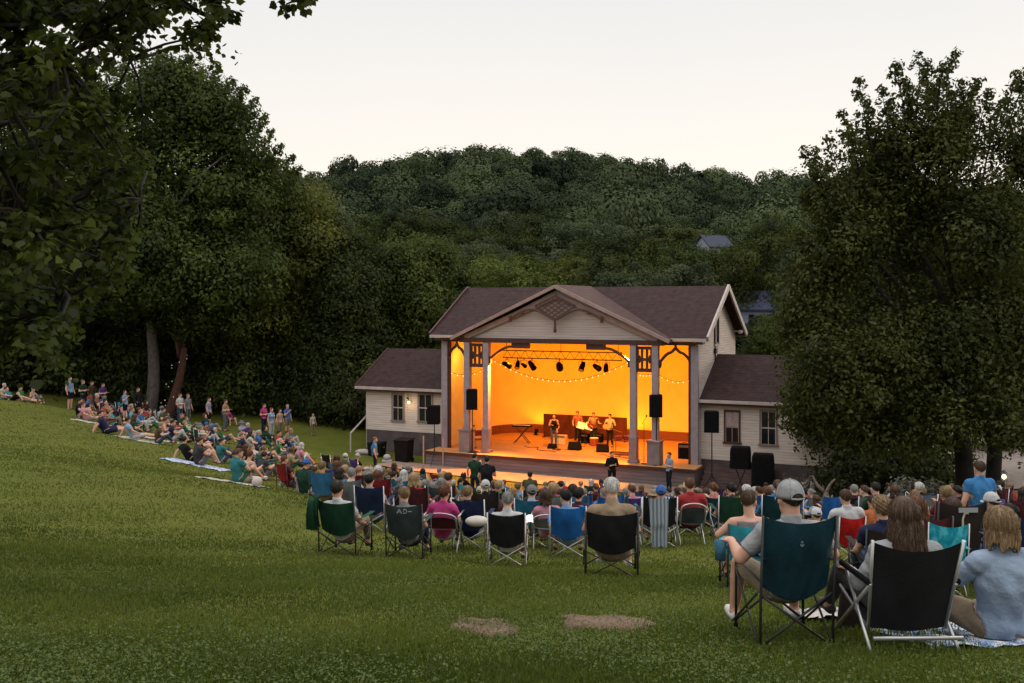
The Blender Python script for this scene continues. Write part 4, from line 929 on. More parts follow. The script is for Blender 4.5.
# yard things by the wings
def bin_(px, d, w, h, label, rz=0, lid=True):
    p = on_ground(px, d); t = thing('wheeled_bin' if lid else 'equipment_crate', label, 'bin' if lid else 'crate', p, rz)
    a = w / 2
    MB().add([(-a * .88, -a * .85, .06), (a * .88, -a * .85, .06), (a * .88, a * .85, .06), (-a * .88, a * .85, .06), (-a, -a, h), (a, -a, h), (a, a, h), (-a, a, h)], [(0, 3, 2, 1), (4, 5, 6, 7), (0, 1, 5, 4), (1, 2, 6, 5), (2, 3, 7, 6), (3, 0, 4, 7)]).build('body', mat('dark_plastic', (.012, .009, .009), .75, .25, 5, spec=.08), t, bevel=.02)
    if lid:
        MB().prism([(-a * 1.05, -a * 1.08, h + .003), (a * 1.05, -a * 1.08, h + .003), (a * 1.05, a * 1.1, h + .06), (-a * 1.05, a * 1.1, h + .06)], (0, 0, .05)).build('lid', mat('dark_plastic', (.03, .03, .03)), t)
        for s in (-1, 1): MB().tube([(s * a * .8, a * .8, .11), (s * a * .95, a * .8, .11)], .11, 12).build('wheel', M_BLACK, t)
    else:
        for s in (-1, 1): MB().box(s * a * .99 - .01, s * a * .99 + .01, -a * .3, a * .3, h * .6, h * .7).build('handle', M_METAL, t)
bin_(404, 51.6, .78, 1.12, 'tall dark wheeled bin standing under the left wing\'s windows', -.4)
bin_(377, 53, .8, .75, 'low dark crate beside the left wing\'s foundation', -.3, False)
p = on_ground(363, 53.2); tag(MB().ball((p.x, p.y, p.z + .12), (.45, .25, .16)).ball((p.x + .3, p.y - .1, p.z + .1), (.25, .2, .13)).build('bundle', mat('pale_tarp', (.35, .3, .3), .8, .2), None, smooth=True), 'pale crumpled tarp on the grass at the left corner of the left wing', 'tarp')
p = on_ground(387, 51.2); tag(MB().ball((p.x, p.y, p.z + .25), (.2, .16, .16)).box(p.x - .25, p.x + .25, p.y - .15, p.y + .15, p.z, p.z + .12).build('cooler', mat('pale_grey_plastic', (.36, .34, .36), .5, .1), None, bevel=.03), 'small pale grey cooler between the dark crate and the dark bin', 'cooler')
p = on_ground(423.5, 50.2); t = thing('pole', 'thin pale pole in the grass left of the tripod loudspeaker', 'pole', p); MB().tube([(0, 0, 0), (0, 0, 1.6)], .035, 8).build('shaft', mat('pale_rust_pole', (.42, .25, .2), .6, .2), t)
p = on_ground(443, 50.5); t = thing('pole', 'short pale pole at the left end of the stage', 'pole', p); MB().tube([(0, 0, 0), (0, 0, 1.5)], .03, 8).build('shaft', mat('pale_rust_pole', (.42, .25, .2)), t)
p = on_ground(350.5, 53.5); e = on_ground(367, 55.5); t = thing('handrail', 'pale handrail sloping up to the left wing corner', 'handrail', p)
e = e - p; MB().tube([(0, 0, 0), (0, 0, 1.0), (e.x, e.y, 1.75)], .045, 8).build('rail', M_TRIM, t); MB().tube([(e.x, e.y, e.z), (e.x, e.y, 1.75)], .04, 8).build('post', M_TRIM, t)
# dark covered cabinets on the right
def cabinet(px0, px1, y0, y1, d, label, legs=False):
    s = d / FOC; w, h = (px1 - px0) * s, (y1 - y0) * s; p = at((px0 + px1) / 2, d); zb = zpix(y1, d); g = G(p.x, p.y)
    t = thing('covered_cabinet', label, 'covered cabinet', (p.x, p.y, g), -.3)
    z0 = zb - g if legs else .0
    q = MB(); P = []
    for k, (zf, sc_) in enumerate(((0, 1.03), (.3, 1.0), (.75, .99), (.93, .95), (1.0, .86))):
        P.append([(math.copysign(min(abs(c) * 1.35, 1), c) * w / 2 * sc_, math.copysign(min(abs(s_) * 1.35, 1), s_) * w * .38 * sc_, z0 + (zpix(y0, d) - g - z0) * zf) for c, s_ in [(math.cos(a * math.pi / 10), math.sin(a * math.pi / 10)) for a in range(20)]])
    q.grid(P, closed=True); q.f.append(tuple(len(q.v) - 20 + k for k in range(20))); q.mi.append(0)
    q.build('cover', M_BLACK, t, smooth=False)
    if legs:
        for sx in (-1, 1): MB().tube([(sx * w * .3, 0, z0 + .1), (-sx * w * .3, 0, .0)], .025, 6).build('leg', M_DARKMETAL, t)
cabinet(730.5, 750.5, 446.5, 468, 43.5, 'black covered cabinet raised on crossed legs under the curtained window', True)
cabinet(752, 774, 453.5, 486, 43.2, 'tall black covered cabinet standing on the ground under the right window')

# cables lying on the stage
for k, (pa, ya, pb, yb, lb) in enumerate(((552, 450, 586, 446, 'black cable looping from the left wedge to the music stand'), (600, 454, 641, 460, 'black cable running from the front wedge to the tall microphone stand'), (524, 446, 556, 452, 'black cable running from the keyboard to the singer'))):
    a, b_ = at_z(pa, ya, ZF + .015), at_z(pb, yb, ZF + .015)
    tag(MB().tube([a.lerp(b_, i / 24) + Vector((.18 * math.sin(i * .7 + k), .35 * math.sin(i * .45 + k * 2), 0)) * math.sin(math.pi * i / 24) for i in range(25)], .014, 6).build('cable', M_BLACK, None, True), lb, 'cable', 'cables on the stage')
# ------------------------------------------------------------------ people: one continuous body per pose, clothes and hair as children
def _caps(a, b, r0, r1, n=12):
    """tapered capsule as (V,F)"""
    a, b = np.array(a, float), np.array(b, float); t = b - a; L = np.linalg.norm(t); t = t / (L + 1e-9)
    x = np.cross(t, [0, 0, 1.0]); x = x / np.linalg.norm(x) if np.linalg.norm(x) > 1e-3 else np.array([1.0, 0, 0]); y = np.cross(t, x)
    prof = [(-r0, .02 * r0)] + [(-r0 * math.cos(k * math.pi / 8), r0 * math.sin(k * math.pi / 8)) for k in range(1, 5)] + [(L + r1 * math.sin(k * math.pi / 8), r1 * math.cos(k * math.pi / 8)) for k in range(0, 4)] + [(L + r1, .02 * r1)]
    V = np.array([a + t * h + (x * math.cos(2 * math.pi * k / n) + y * math.sin(2 * math.pi * k / n)) * r for h, r in prof for k in range(n)]); m = len(prof)
    F = [(i * n + k, i * n + (k + 1) % n, (i + 1) * n + (k + 1) % n, (i + 1) * n + k) for i in range(m - 1) for k in range(n)] + [tuple(range(n))[::-1], tuple((m - 1) * n + k for k in range(n))]
    return V, F
def _ell(c, r, M=None, n=14, m=10):
    V = [[c[0], c[1], c[2]]]; V = []; 
    for i in range(m + 1):
        th = math.pi * (i + (.02 if i == 0 else -.02 if i == m else 0)) / m
        for k in range(n):
            v = np.array([r[0] * math.sin(th) * math.cos(2 * math.pi * k / n), r[1] * math.sin(th) * math.sin(2 * math.pi * k / n), r[2] * math.cos(th)])
            V.append(np.array(c) + (np.array(M) @ v if M is not None else v))
    F = [(i * n + k, (i + 1) * n + k, (i + 1) * n + (k + 1) % n, i * n + (k + 1) % n) for i in range(m) for k in range(n)] + [tuple(range(n)), tuple(m * n + k for k in range(n))[::-1]]
    return np.array(V), F
def _loft(rings, n=16):
    """rings: (centre, x-axis, y-axis) vectors already scaled"""
    V = np.array([np.array(c) + np.array(x) * math.cos(2 * math.pi * k / n) + np.array(y) * math.sin(2 * math.pi * k / n) for c, x, y in rings for k in range(n)]); m = len(rings)
    F = [(i * n + k, i * n + (k + 1) % n, (i + 1) * n + (k + 1) % n, (i + 1) * n + k) for i in range(m - 1) for k in range(n)] + [tuple(range(n))[::-1], tuple((m - 1) * n + k for k in range(n))]
    return V, F

def nrm(v): v = np.array(v, float); return v / (np.linalg.norm(v) + 1e-9)
class Pose:
    """joints: hip (centre), neck, head (centre), head yaw/pitch, sh/el/wr (left,right), kn/an (left,right), toe dirs"""
    def __init__(s, hip, neck, head, yaw, pitch, el, wr, kn, an, girth=1.0, fem=False, toe=None, shw=.185, twist=0.0, grip=.6, tw=None):
        s.hip = np.array(hip, float); s.neck = np.array(neck, float); s.head = np.array(head, float); s.yaw = yaw; s.pitch = pitch
        s.el = [np.array(e, float) for e in el]; s.wr = [np.array(e, float) for e in wr]; s.kn = [np.array(e, float) for e in kn]; s.an = [np.array(e, float) for e in an]
        s.g = girth; s.fem = fem; s.toe = toe or [(0, 1, 0), (0, 1, 0)]; s.shw = shw * (.92 if fem else 1.0); s.twist = twist; s.grip = grip
        up = nrm(s.neck - s.hip); xa = np.array([math.cos(twist), math.sin(twist), 0]); s.up = up; s.xa = nrm(xa - up * np.dot(xa, up)); s.ya = np.cross(up, s.xa)
        s.sh = [s.neck + s.xa * sx * s.shw - up * .055 for sx in (-1, 1)]
        s.hj = [s.hip + np.array([sx * .095, 0, 0]) for sx in (-1, 1)]
def head_frame(p): return np.array(Matrix.Rotation(p.yaw, 3, 'Z') @ Matrix.Rotation(p.pitch, 3, 'X'))
PARTS = ('torso', 'arm_up', 'arm_lo', 'hand', 'leg_up', 'leg_lo', 'foot', 'head', 'neck')
def body(p, vox=.017, fingers=True):
    prims = []; segs = []                              # segs for classifying: (part, a, b, radius)
    g = p.g; up, xa, ya = p.up, p.xa, p.ya; L = np.linalg.norm(p.neck - p.hip)
    fw = .93 if p.fem else 1.0
    prof = [(-.20, .12, .09), (-.10, .165 if not p.fem else .175, .118), (.04, .165 if not p.fem else .172, .122), (.22, .142 if not p.fem else .128, .105), (.42, .150 * fw, .108), (.62, .168 * fw, .118), (.78, .172 * fw, .112), (.90, .150 * fw, .092), (1.0, .085, .07)]
    bend = nrm(p.neck - p.hip)
    rings = []
    for t, rx, ry in prof:
        c = p.hip + up * L * t - ya * .03 * math.sin(math.pi * max(0, t)) * 1.0
        rings.append((c, xa * rx * (1 + (g - 1) * (1 if .0 < t < .7 else .5)), ya * ry * (1 + (g - 1) * (1.3 if .0 < t < .7 else .5))))
    prims.append(_loft(rings)); segs.append(('torso', p.hip - up * .12, p.neck - up * .05, .14))
    if p.fem:
        for sx in (-1, 1): prims.append(_ell(p.hip + up * L * .66 + xa * sx * .075 + ya * .085, (.07, .065, .07)))
    gg = 1 + (g - 1) * .6
    for i, sx in enumerate((-1, 1)):
        prims.append(_caps(p.neck - up * .035 + xa * sx * .03, p.sh[i] - up * .0, .058, .062 * gg))
        prims.append(_caps(p.sh[i], p.el[i], .058 * gg * fw, .043 * gg * fw)); segs.append(('arm_up', p.sh[i], p.el[i], .05))
        m = p.el[i] * .72 + p.wr[i] * .28
        prims.append(_caps(p.el[i], m, .043 * gg * fw, .044 * gg * fw)); prims.append(_caps(m, p.wr[i], .044 * gg * fw, .029 * fw)); segs.append(('arm_lo', p.el[i], p.wr[i], .038))
        # hand: palm and five fingers
        d = nrm(p.wr[i] - p.el[i]); side = nrm(np.cross(d, up)) if abs(np.dot(d, up)) < .95 else xa; pn = np.cross(side, d)      # pn: palm normal
        pc = p.wr[i] + d * .05
        Mh = np.stack([side, d, pn], 1); prims.append(_ell(pc, (.040, .055, .019), Mh)); segs.append(('hand', p.wr[i], p.wr[i] + d * .17, .03))
        if fingers:
            cl = -pn * p.grip
            for q_, (o, ln) in enumerate(((-.030, .070), (-.010, .080), (.010, .075), (.028, .058))):
                a = p.wr[i] + d * .088 + side * o; b = a + nrm(d + cl * .5) * ln * .55; c = b + nrm(d * .6 + cl * 1.4) * ln * .5
                prims.append(_caps(a, b, .0098, .0092, 8)); prims.append(_caps(b, c, .0092, .008, 8))
            ts = side * (-sx if True else 1) * (-1)
            a = p.wr[i] + d * .03 - side * .03 * 1; b = a - side * .028 + d * .035 + cl * .012; c = b + d * .03 + cl * .02 - side * .004
            prims.append(_caps(a, b, .014, .0115, 8)); prims.append(_caps(b, c, .0115, .009, 8))
        # leg
        prims.append(_caps(p.hj[i], p.kn[i], .088 * gg * (1.03 if p.fem else 1), .056 * gg)); segs.append(('leg_up', p.hj[i], p.kn[i], .075))
        m = p.kn[i] * .68 + p.an[i] * .32
        kb = nrm(p.an[i] - p.kn[i]); back = nrm(np.cross(kb, np.cross(kb, np.array(p.toe[i], float)))) 
        prims.append(_caps(p.kn[i], m + back * .014, .054 * gg, .056 * gg)); prims.append(_caps(m + back * .012, p.an[i], .053 * gg, .036)); segs.append(('leg_lo', p.kn[i], p.an[i], .048))
        t = nrm(p.toe[i]); h = p.an[i] + np.array([0, 0, -.045]) if t[2] < .5 else p.an[i]
        prims.append(_caps(p.an[i], h - t * .035, .038, .034)); prims.append(_caps(h - t * .03, h + t * .10, .034, .034)); prims.append(_caps(h + t * .08, h + t * .165, .036, .024)); segs.append(('foot', h - t * .05, h + t * .18, .035))
    Hm = head_frame(p); H = p.head
    hv = lambda x, y, z: H + Hm @ np.array([x, y, z])
    prims.append(_caps(p.neck - up * .05, H + Hm @ np.array([0, -.025, -.05]), .062 * (.88 if p.fem else 1), .056 * (.85 if p.fem else 1))); segs.append(('neck', p.neck - up * .03, hv(0, -.02, -.07), .05))
    prims.append(_ell(hv(0, -.012, .028), (.077, .098, .093), Hm)); prims.append(_ell(hv(0, .025, -.045), (.060, .072, .078), Hm)); prims.append(_ell(hv(0, .062, -.092), (.032, .028, .024), Hm))
    prims.append(_caps(hv(0, .088, .005), hv(0, .112, -.035), .011, .017, 8)); prims.append(_ell(hv(0, .083, .026), (.055, .018, .014), Hm)); prims.append(_ell(hv(0, .088, -.066), (.026, .014, .012), Hm))
    for sx in (-1, 1):
        prims.append(_ell(hv(sx * .080, -.008, -.006), (.012, .022, .034), Hm))
    segs.append(('head', hv(0, .0, -.04), hv(0, 0, .05), .085))
    V = []; F = []; o = 0
    for v, f in prims: V.append(v); F += [tuple(i + o for i in q) for q in f]; o += len(v)
    V = np.concatenate(V); me = bpy.data.meshes.new('tmp'); me.from_pydata(V.tolist(), [], F)
    bm = bmesh.new(); bm.from_mesh(me); bmesh.ops.recalc_face_normals(bm, faces=bm.faces); bm.to_mesh(me); bm.free()
    ob = bpy.data.objects.new('tmp', me); COL.objects.link(ob)
    r = ob.modifiers.new('r', 'REMESH'); r.mode = 'VOXEL'; r.voxel_size = vox
    s = ob.modifiers.new('s', 'SMOOTH'); s.factor = .5; s.iterations = 3 if vox > .012 else 5
    dg = bpy.context.evaluated_depsgraph_get(); dg.update(); ev = ob.evaluated_get(dg); out = bpy.data.meshes.new_from_object(ev)
    bpy.data.objects.remove(ob); bpy.data.meshes.remove(me)
    n = len(out.vertices); P = np.empty(n * 3); out.vertices.foreach_get('co', P); P = P.reshape(-1, 3); Nn = np.empty(n * 3); out.vertices.foreach_get('normal', Nn); Nn = Nn.reshape(-1, 3)
    out.polygons.foreach_set('use_smooth', [True] * len(out.polygons))
    D = []; Tt = []
    for part, a, b, rad in segs:
        ab = b - a; t = ((P - a) @ ab / (ab @ ab)); tc = np.clip(t, 0, 1); D.append(np.linalg.norm(P - a - tc[:, None] * ab, axis=1) - rad); Tt.append(tc)
    D = np.array(D); k = D.argmin(0); part = np.array([s_[0] for s_ in segs])[k]; T = np.array(Tt)[k, np.arange(n)]
    Q = [tuple(pl.vertices) for pl in out.polygons]
    out.name = 'body'
    return dict(me=out, P=P, N=Nn, part=part, T=T, Q=Q, pose=p, D=D, Hm=Hm)

def shell(b, name, sel, thick=.012, wr=.006, seedv=0.0):
    """garment: the chosen region of the body pushed out along its normals, with folds, closed at the hem"""
    ids = np.where(sel)[0]; mp = -np.ones(len(sel), int); 
    Fs = [q for q in b['Q'] if all(sel[i] for i in q)]
    used = np.unique(np.array([i for q in Fs for i in q])) if Fs else np.array([], int)
    mp[used] = np.arange(len(used)); cnt = {}
    for q in Fs:
        m = len(q)
        for k in range(m):
            e = (q[k], q[(k + 1) % m]); e2 = (min(e), max(e)); cnt[e2] = cnt.get(e2, 0) + 1
    bnd = np.zeros(len(sel), bool)
    for e, c in cnt.items():
        if c == 1: bnd[e[0]] = bnd[e[1]] = True
    P = b['P'][used]; N = b['N'][used]
    fold = np.sin(P[:, 2] * 26 + P[:, 0] * 21 + 2 * np.sin(P[:, 0] * 9 + seedv) + seedv) * np.sin(P[:, 0] * 11 - P[:, 1] * 9 + seedv * 2) + .45 * np.sin(P[:, 2] * 48 - P[:, 1] * 30 + P[:, 0] * 37 + 3 * np.sin(P[:, 2] * 12)) * np.sin(P[:, 2] * 9 + P[:, 0] * 14)
    off = thick + wr * fold; off = np.where(bnd[used], thick * .55, np.maximum(off, .004))
    V = P + N * off[:, None]
    me = bpy.data.meshes.new(name); VV = V.tolist(); FF = [tuple(mp[i] for i in q) for q in Fs]
    # hem turned inwards
    base_n = len(VV); inn = {}
    for e, c in list(cnt.items()):
        if c != 1: continue
        for i in e:
            if i not in inn: inn[i] = len(VV); VV.append((b['P'][i] - b['N'][i] * .002).tolist())
    for q in Fs:
        m = len(q)
        for k in range(m):
            i, j = q[k], q[(k + 1) % m]
            if cnt[(min(i, j), max(i, j))] == 1: FF.append((mp[j], mp[i], inn[i], inn[j]))
    me.from_pydata(VV, [], FF); me.polygons.foreach_set('use_smooth', [True] * len(me.polygons)); me.update()
    return me
def dress(b, sleeve=.6, leg='trousers', low=.0, collar=.55):
    pt, T, P = b['part'], b['T'], b['P']; p = b['pose']
    torso_t = (P - p.hip) @ p.up / np.linalg.norm(p.neck - p.hip)
    shirt = ((pt == 'torso') & (torso_t > -.11)) | ((pt == 'arm_up') & (T < sleeve)) | ((pt == 'neck') & (T < .15))
    if sleeve > 1: shirt |= (pt == 'arm_up') | ((pt == 'arm_lo') & (T < .93))
    if sleeve <= 0: shirt = (pt == 'torso') & (torso_t > -.11) & (torso_t < .97)
    if leg == 'trousers': tr = ((pt == 'torso') & (torso_t < .04)) | (pt == 'leg_up') | ((pt == 'leg_lo') & (T < .93))
    else: tr = ((pt == 'torso') & (torso_t < .04)) | ((pt == 'leg_up') & (T < .85))
    return dict(shirt=shell(b, 'shirt', shirt, .013, .006), trousers=shell(b, 'trousers', tr, .010, .004, 1.3), shoes=shell(b, 'shoes', (pt == 'foot'), .008, .0))

# hair in head space (face looks along +Y)
def hair_mesh(kind, seed=0):
    n1, n2 = (72, 26); rr = random.Random(seed); rows = []
    stro = [rr.gauss(0, 1) for _ in range(n1)]; stro2 = [rr.gauss(0, 1) for _ in range(n1)]
    for k in range(n1):
        ph = 2 * math.pi * k / n1; c = math.cos(ph); s = math.sin(ph)           # ph=0 front
        back = (1 - c) / 2; side = abs(s)
        if kind in ('short', 'thin', 'curly'): end = math.radians(48) * (1 - back) + math.radians(128) * back; end += math.radians(22) * side * (1 - back) ; hang = 0.0; th = {'short': .013, 'thin': .006, 'curly': .034}[kind]
        elif kind == 'bob': end = math.radians(45) + math.radians(65) * min(1, back * 2.6); hang = (.11 + .022 * math.sin(ph * 6 + seed) + .016 * stro2[k]) * min(1, max(0, back - .16) * 5); th = .022 + .006 * math.sin(ph * 5 + seed)
        elif kind == 'long': end = math.radians(42) + math.radians(70) * min(1, back * 2.8); hang = (.30 + .03 * math.sin(ph * 5 + seed) + .016 * stro2[k]) * min(1, max(0, back - .2) * 4); th = .020
        elif kind == 'bun': end = math.radians(45) * (1 - back) + math.radians(120) * back + math.radians(20) * side * (1 - back); hang = 0; th = .012
        row = []
        strand = (.5 * stro[k] + .6 * math.sin(ph * 17 + seed) + .5 * math.sin(ph * 7 + seed * 3)) * (.0085 if kind in ('bob', 'long') else .005)
        for j in range(n2 + 1):
            t = j / n2
            arc = end; tot = arc * .1 + hang; a_len = arc * .1
            sl_ = t * tot
            if sl_ <= a_len or hang == 0:
                a = min(end, sl_ / .1 if hang else t * end)
                rad = np.array([.077, .098, .093]) + th * (1 if kind != 'curly' else 1 + .35 * math.sin(ph * 9 + a * 8 + seed) * math.sin(a * 11 + seed))
                tap = 1 - (t ** 6) * (th / .09) * (0 if hang else .9)
                x = math.sin(a) * s * rad[0] * tap; y = math.sin(a) * c * rad[1] * tap - .012; z = math.cos(a) * rad[2] + .028
                x *= 1 + strand * 6 * math.sin(a); y *= 1 + strand * 6 * math.sin(a)
                last = (x, y, z, a)
            else:
                dz = sl_ - a_len; x, y, z, _ = last
                w = 1 + (.16 if kind == 'bob' else .20) * min(1, dz / .12) - (.35 if kind == 'bob' else .12) * max(0, dz / hang - .55) ** 1.5
                x2 = x * w + strand * 1.4 + .004 * math.sin(dz * 40 + stro2[k]); y2 = y - .010 * min(1, dz / .1) + strand
                if kind == 'long': y2 = y2 - .03 * min(1, dz / .2) if y < 0 else y2 * (1 - .5 * min(1, dz / .3))
                x, y, z = x2, y2, z - dz
            row.append((x, y, z))
        rows.append(row)
    q = MB(); P = [[rows[k][j] for k in range(n1)] for j in range(n2 + 1)]
    inner = [[(x * .80, (y + .012) * .80 - .012, z + .004) for x, y, z in P[j]] for j in range(n2, n2 - 8, -1)]
    q.grid(P + inner, closed=True)
    for _ in range(240 if kind in ('long', 'bob') else 130):          # loose strands lying over the mass
        k = rr.randrange(n1); j0 = rr.randrange(2, n2 // 2); j1 = min(n2, j0 + rr.randrange(7, 20)); o_ = rr.uniform(.001, .006); dr = rr.gauss(0, .25); pts = []
        for j in range(j0, j1 + 1):
            x, y, z = rows[int(k + dr * (j - j0)) % n1][j]; l_ = math.hypot(x, y + .012) + 1e-6; w_ = o_ * math.sin(math.pi * (j - j0 + 1) / (j1 - j0 + 2)); pts.append((x * (1 + w_ / l_), (y + .012) * (1 + w_ / l_) - .012, z + w_ * .4))
        if j1 == n2 and len(pts) > 2:
            a_, b_ = Vector(pts[-2]), Vector(pts[-1]); pts.append(b_ + (b_ - a_) * rr.uniform(.3, 1.4) + Vector((rr.gauss(0, .004), rr.gauss(0, .004), -.004)))
        q.tube(pts, [.0016] * (len(pts) - 1) + [.0005], 4)
    if kind == 'bun': q.ball((0, -.115, .05), (.042, .042, .042), 14, 10)
    if kind == 'tail': pass
    me = q.mesh('hair', [M_DARKMETAL], True); return me
def ponytail():
    me = hair_mesh('bun', 5); q = MB()
    q.tube([(0, -.10, .05), (0, -.145, .05), (0, -.165, 0), (0, -.16, -.08), (0, -.15, -.17), (0, -.148, -.22)], [.018, .026, .032, .034, .026, .008], 12)
    bm = bmesh.new(); bm.from_mesh(me); t = q.mesh('t', [M_DARKMETAL], True); bm.from_mesh(t); bm.to_mesh(me); bm.free(); me.polygons.foreach_set('use_smooth', [True] * len(me.polygons)); return me
HC_DARK = mat('cap_opening_hair', (.03, .018, .012), .7, .3, 30)
def cap_mesh():
    q = MB(); P = []
    for j in range(10):
        a = math.radians(8 + 82 * j / 9); P.append([(math.sin(a) * math.sin(2 * math.pi * k / 36) * .093, math.sin(a) * math.cos(2 * math.pi * k / 36) * .114 - .012, math.cos(a) ** .9 * .104 + .036 - .022 * math.sin(a) ** 6 * (1 if True else 0)) for k in range(36)])
    P.append([(x * .97, (y + .012) * .97 - .012, z + .002) for x, y, z in P[-1]])
    q.grid(P, closed=True); top = len(q.v); q.f.append(tuple(range(36))); q.mi.append(0); q.ball((0, -.012, .142), (.009, .009, .006), 8, 5)
    B = []                                             # peak
    for i in range(7):
        r = i / 6; B.append([(math.sin(a) * (.091 + .0 * r) * (1 - .12 * r * r), math.cos(a) * (.106 + .075 * r) - .012, .020 - .018 * r - .012 * abs(math.sin(a)) ** 2) for a in [math.radians(-62 + 124 * k / 12) for k in range(13)]])
    q.grid(B); q.grid([[(x, y, z - .005) for x, y, z in row] for row in B])
    arc = [(math.sin(t) * .045, -.1265 + .012 * (1 - math.cos(t)) , .018 + .042 * math.cos(t)) for t in [math.radians(-88 + 176 * k / 12) for k in range(13)]]
    q.grid([[(x * s_, y - .002 * (1 - s_) - .0015, .018 + (z - .018) * s_) for x, y, z in arc] for s_ in (1.0, .66, .33, .02)], mi=1)
    q.tube([(x, y - .002, z) for x, y, z in arc], .003, 6)
    q.tube([(-.046, -.125, .020), (0, -.130, .017), (.046, -.125, .020)], .007, 6)
    for k in range(6):
        a = math.radians(30 + 60 * k); q.tube([(math.sin(b_) * math.sin(a) * .0945, math.sin(b_) * math.cos(a) * .1155 - .012, math.cos(b_) ** .9 * .1055 + .036 - .022 * math.sin(b_) ** 6) for b_ in [math.radians(8 + 78 * j / 8) for j in range(9)]], .0016, 5)
    return q.mesh('cap', [M_DARKMETAL, HC_DARK], True)
def hat_mesh():
    q = MB(); pr = [(.0, .150), (.05, .148), (.082, .128), (.092, .08), (.094, .05), (.12, .043), (.165, .022), (.165, .017), (.10, .036)]
    q.grid([[(math.sin(2 * math.pi * k / 32) * r * .95, math.cos(2 * math.pi * k / 32) * r * 1.12 - .012, z + .004 * math.sin(4 * math.pi * k / 32)) for k in range(32)] for r, z in pr], closed=True)
    return q.mesh('sun_hat', [M_DARKMETAL], True)
def eyes_mesh():
    q = MB()
    for s in (-1, 1): q.ball((s * .031, .079, .006), (.013, .012, .009), 10, 6, 0).ball((s * .031, .0885, .006), (.0055, .004, .0055), 8, 5, 1)
    return q.mesh('eye', [mat('eye_white', (.7, .68, .65), .3, 0), mat('eye_iris', (.03, .02, .015), .2, 0)], True)
HAIR = dict(short=[hair_mesh('short', 1), hair_mesh('short', 2)], thin=[hair_mesh('thin', 3)], curly=[hair_mesh('curly', 4)], bob=[hair_mesh('bob', 5), hair_mesh('bob', 6)], long=[hair_mesh('long', 7), hair_mesh('long', 8)], bun=[hair_mesh('bun', 9)], tail=[ponytail()])
CAP, HAT, EYES = cap_mesh(), hat_mesh(), eyes_mesh()

# colours
def cloth(name, c, n=.12):
    g_ = sum(c) / 3; c = tuple((x * .84 + g_ * .16) * .69 for x in c); return mat('cloth_' + name, c, .92, .2, 7, .55, 26, spec=.12)
CL = {k: cloth(k.replace(' ', '_'), c) for k, c in {
    'white': (.58, .57, .57), 'pale blue': (.30, .40, .55), 'sky blue': (.16, .30, .52), 'royal blue': (.03, .14, .48), 'bright blue': (.02, .20, .50), 'navy': (.018, .026, .070), 'teal': (.02, .19, .21), 'turquoise': (.06, .36, .40),
    'dark green': (.015, .06, .03), 'green': (.03, .20, .07), 'olive': (.09, .09, .035), 'black': (.014, .014, .016), 'charcoal': (.05, .05, .055), 'grey': (.19, .19, .20), 'light grey': (.36, .36, .37), 'red': (.42, .02, .02), 'dark red': (.14, .012, .014),
    'maroon': (.08, .018, .025), 'pink': (.60, .22, .28), 'hot pink': (.58, .02, .20), 'purple': (.11, .04, .20), 'lavender': (.33, .28, .47), 'orange': (.55, .13, .02), 'coral': (.55, .16, .11), 'mustard': (.40, .24, .03), 'yellow': (.52, .40, .06), 'tan': (.36, .24, .14), 'brown': (.10, .055, .03), 'cream': (.54, .48, .36), 'peach': (.55, .34, .24), 'rust': (.25, .075, .03)}.items()}
TR = {k: cloth('leg_' + k.replace(' ', '_'), c) for k, c in {'blue jeans': (.045, .075, .15), 'dark jeans': (.018, .024, .045), 'khaki': (.28, .21, .13), 'black': (.014, .014, .015), 'grey': (.14, .14, .15), 'white': (.48, .47, .46), 'green': (.02, .13, .06), 'navy': (.015, .02, .05)}.items()}
SKIN = [mat('skin_fair', (.50, .27, .19), .6, .08, 6, spec=.3), mat('skin_pale', (.56, .33, .24), .6, .08, 6, spec=.3), mat('skin_tanned', (.36, .18, .11), .6, .08, 6, spec=.3), mat('skin_brown', (.15, .07, .045), .6, .08, 6, spec=.3)]
def hairmat(n, c):
    m, nt, b = _nt('hair_' + n); N, L = nt.nodes, nt.links; tc = N.new('ShaderNodeTexCoord'); mp = N.new('ShaderNodeMapping'); mp.inputs['Scale'].default_value = (95, 95, 7)
    L.new(tc.outputs['Object'], mp.inputs[0]); nz = N.new('ShaderNodeTexNoise'); nz.inputs['Scale'].default_value = 1.0; nz.inputs['Detail'].default_value = 4; nz.inputs['Distortion'].default_value = .6; L.new(mp.outputs[0], nz.inputs[0])
    r = N.new('ShaderNodeValToRGB'); r.color_ramp.elements[0].position = .32; r.color_ramp.elements[1].position = .68
    r.color_ramp.elements[0].color = (*[x * .45 for x in c], 1); r.color_ramp.elements[1].color = (*[min(1, x * 1.5) for x in c], 1)
    L.new(nz.outputs['Fac'], r.inputs[0]); L.new(r.outputs[0], b.inputs['Base Color']); bp = N.new('ShaderNodeBump'); bp.inputs['Strength'].default_value = .9; bp.inputs['Distance'].default_value = .012
    L.new(nz.outputs['Fac'], bp.inputs['Height']); L.new(bp.outputs[0], b.inputs['Normal']); b.inputs['Roughness'].default_value = .55; b.inputs['Specular IOR Level'].default_value = .35
    return m
HC = {'black': hairmat('black', (.010, .008, .007)), 'dark brown': hairmat('dark_brown', (.028, .016, .010)), 'brown': hairmat('brown', (.065, .034, .018)), 'auburn': hairmat('auburn', (.12, .045, .02)), 'sandy': hairmat('sandy', (.20, .125, .06)), 'blond': hairmat('blond', (.36, .24, .12)), 'grey': hairmat('grey', (.22, .21, .20)), 'white': hairmat('white_hair', (.5, .48, .45))}
SHOE = mat('shoe_dark', (.05, .045, .045), .7, .2, 8); SHOEW = mat('shoe_white', (.5, .49, .47), .7, .1, 8)

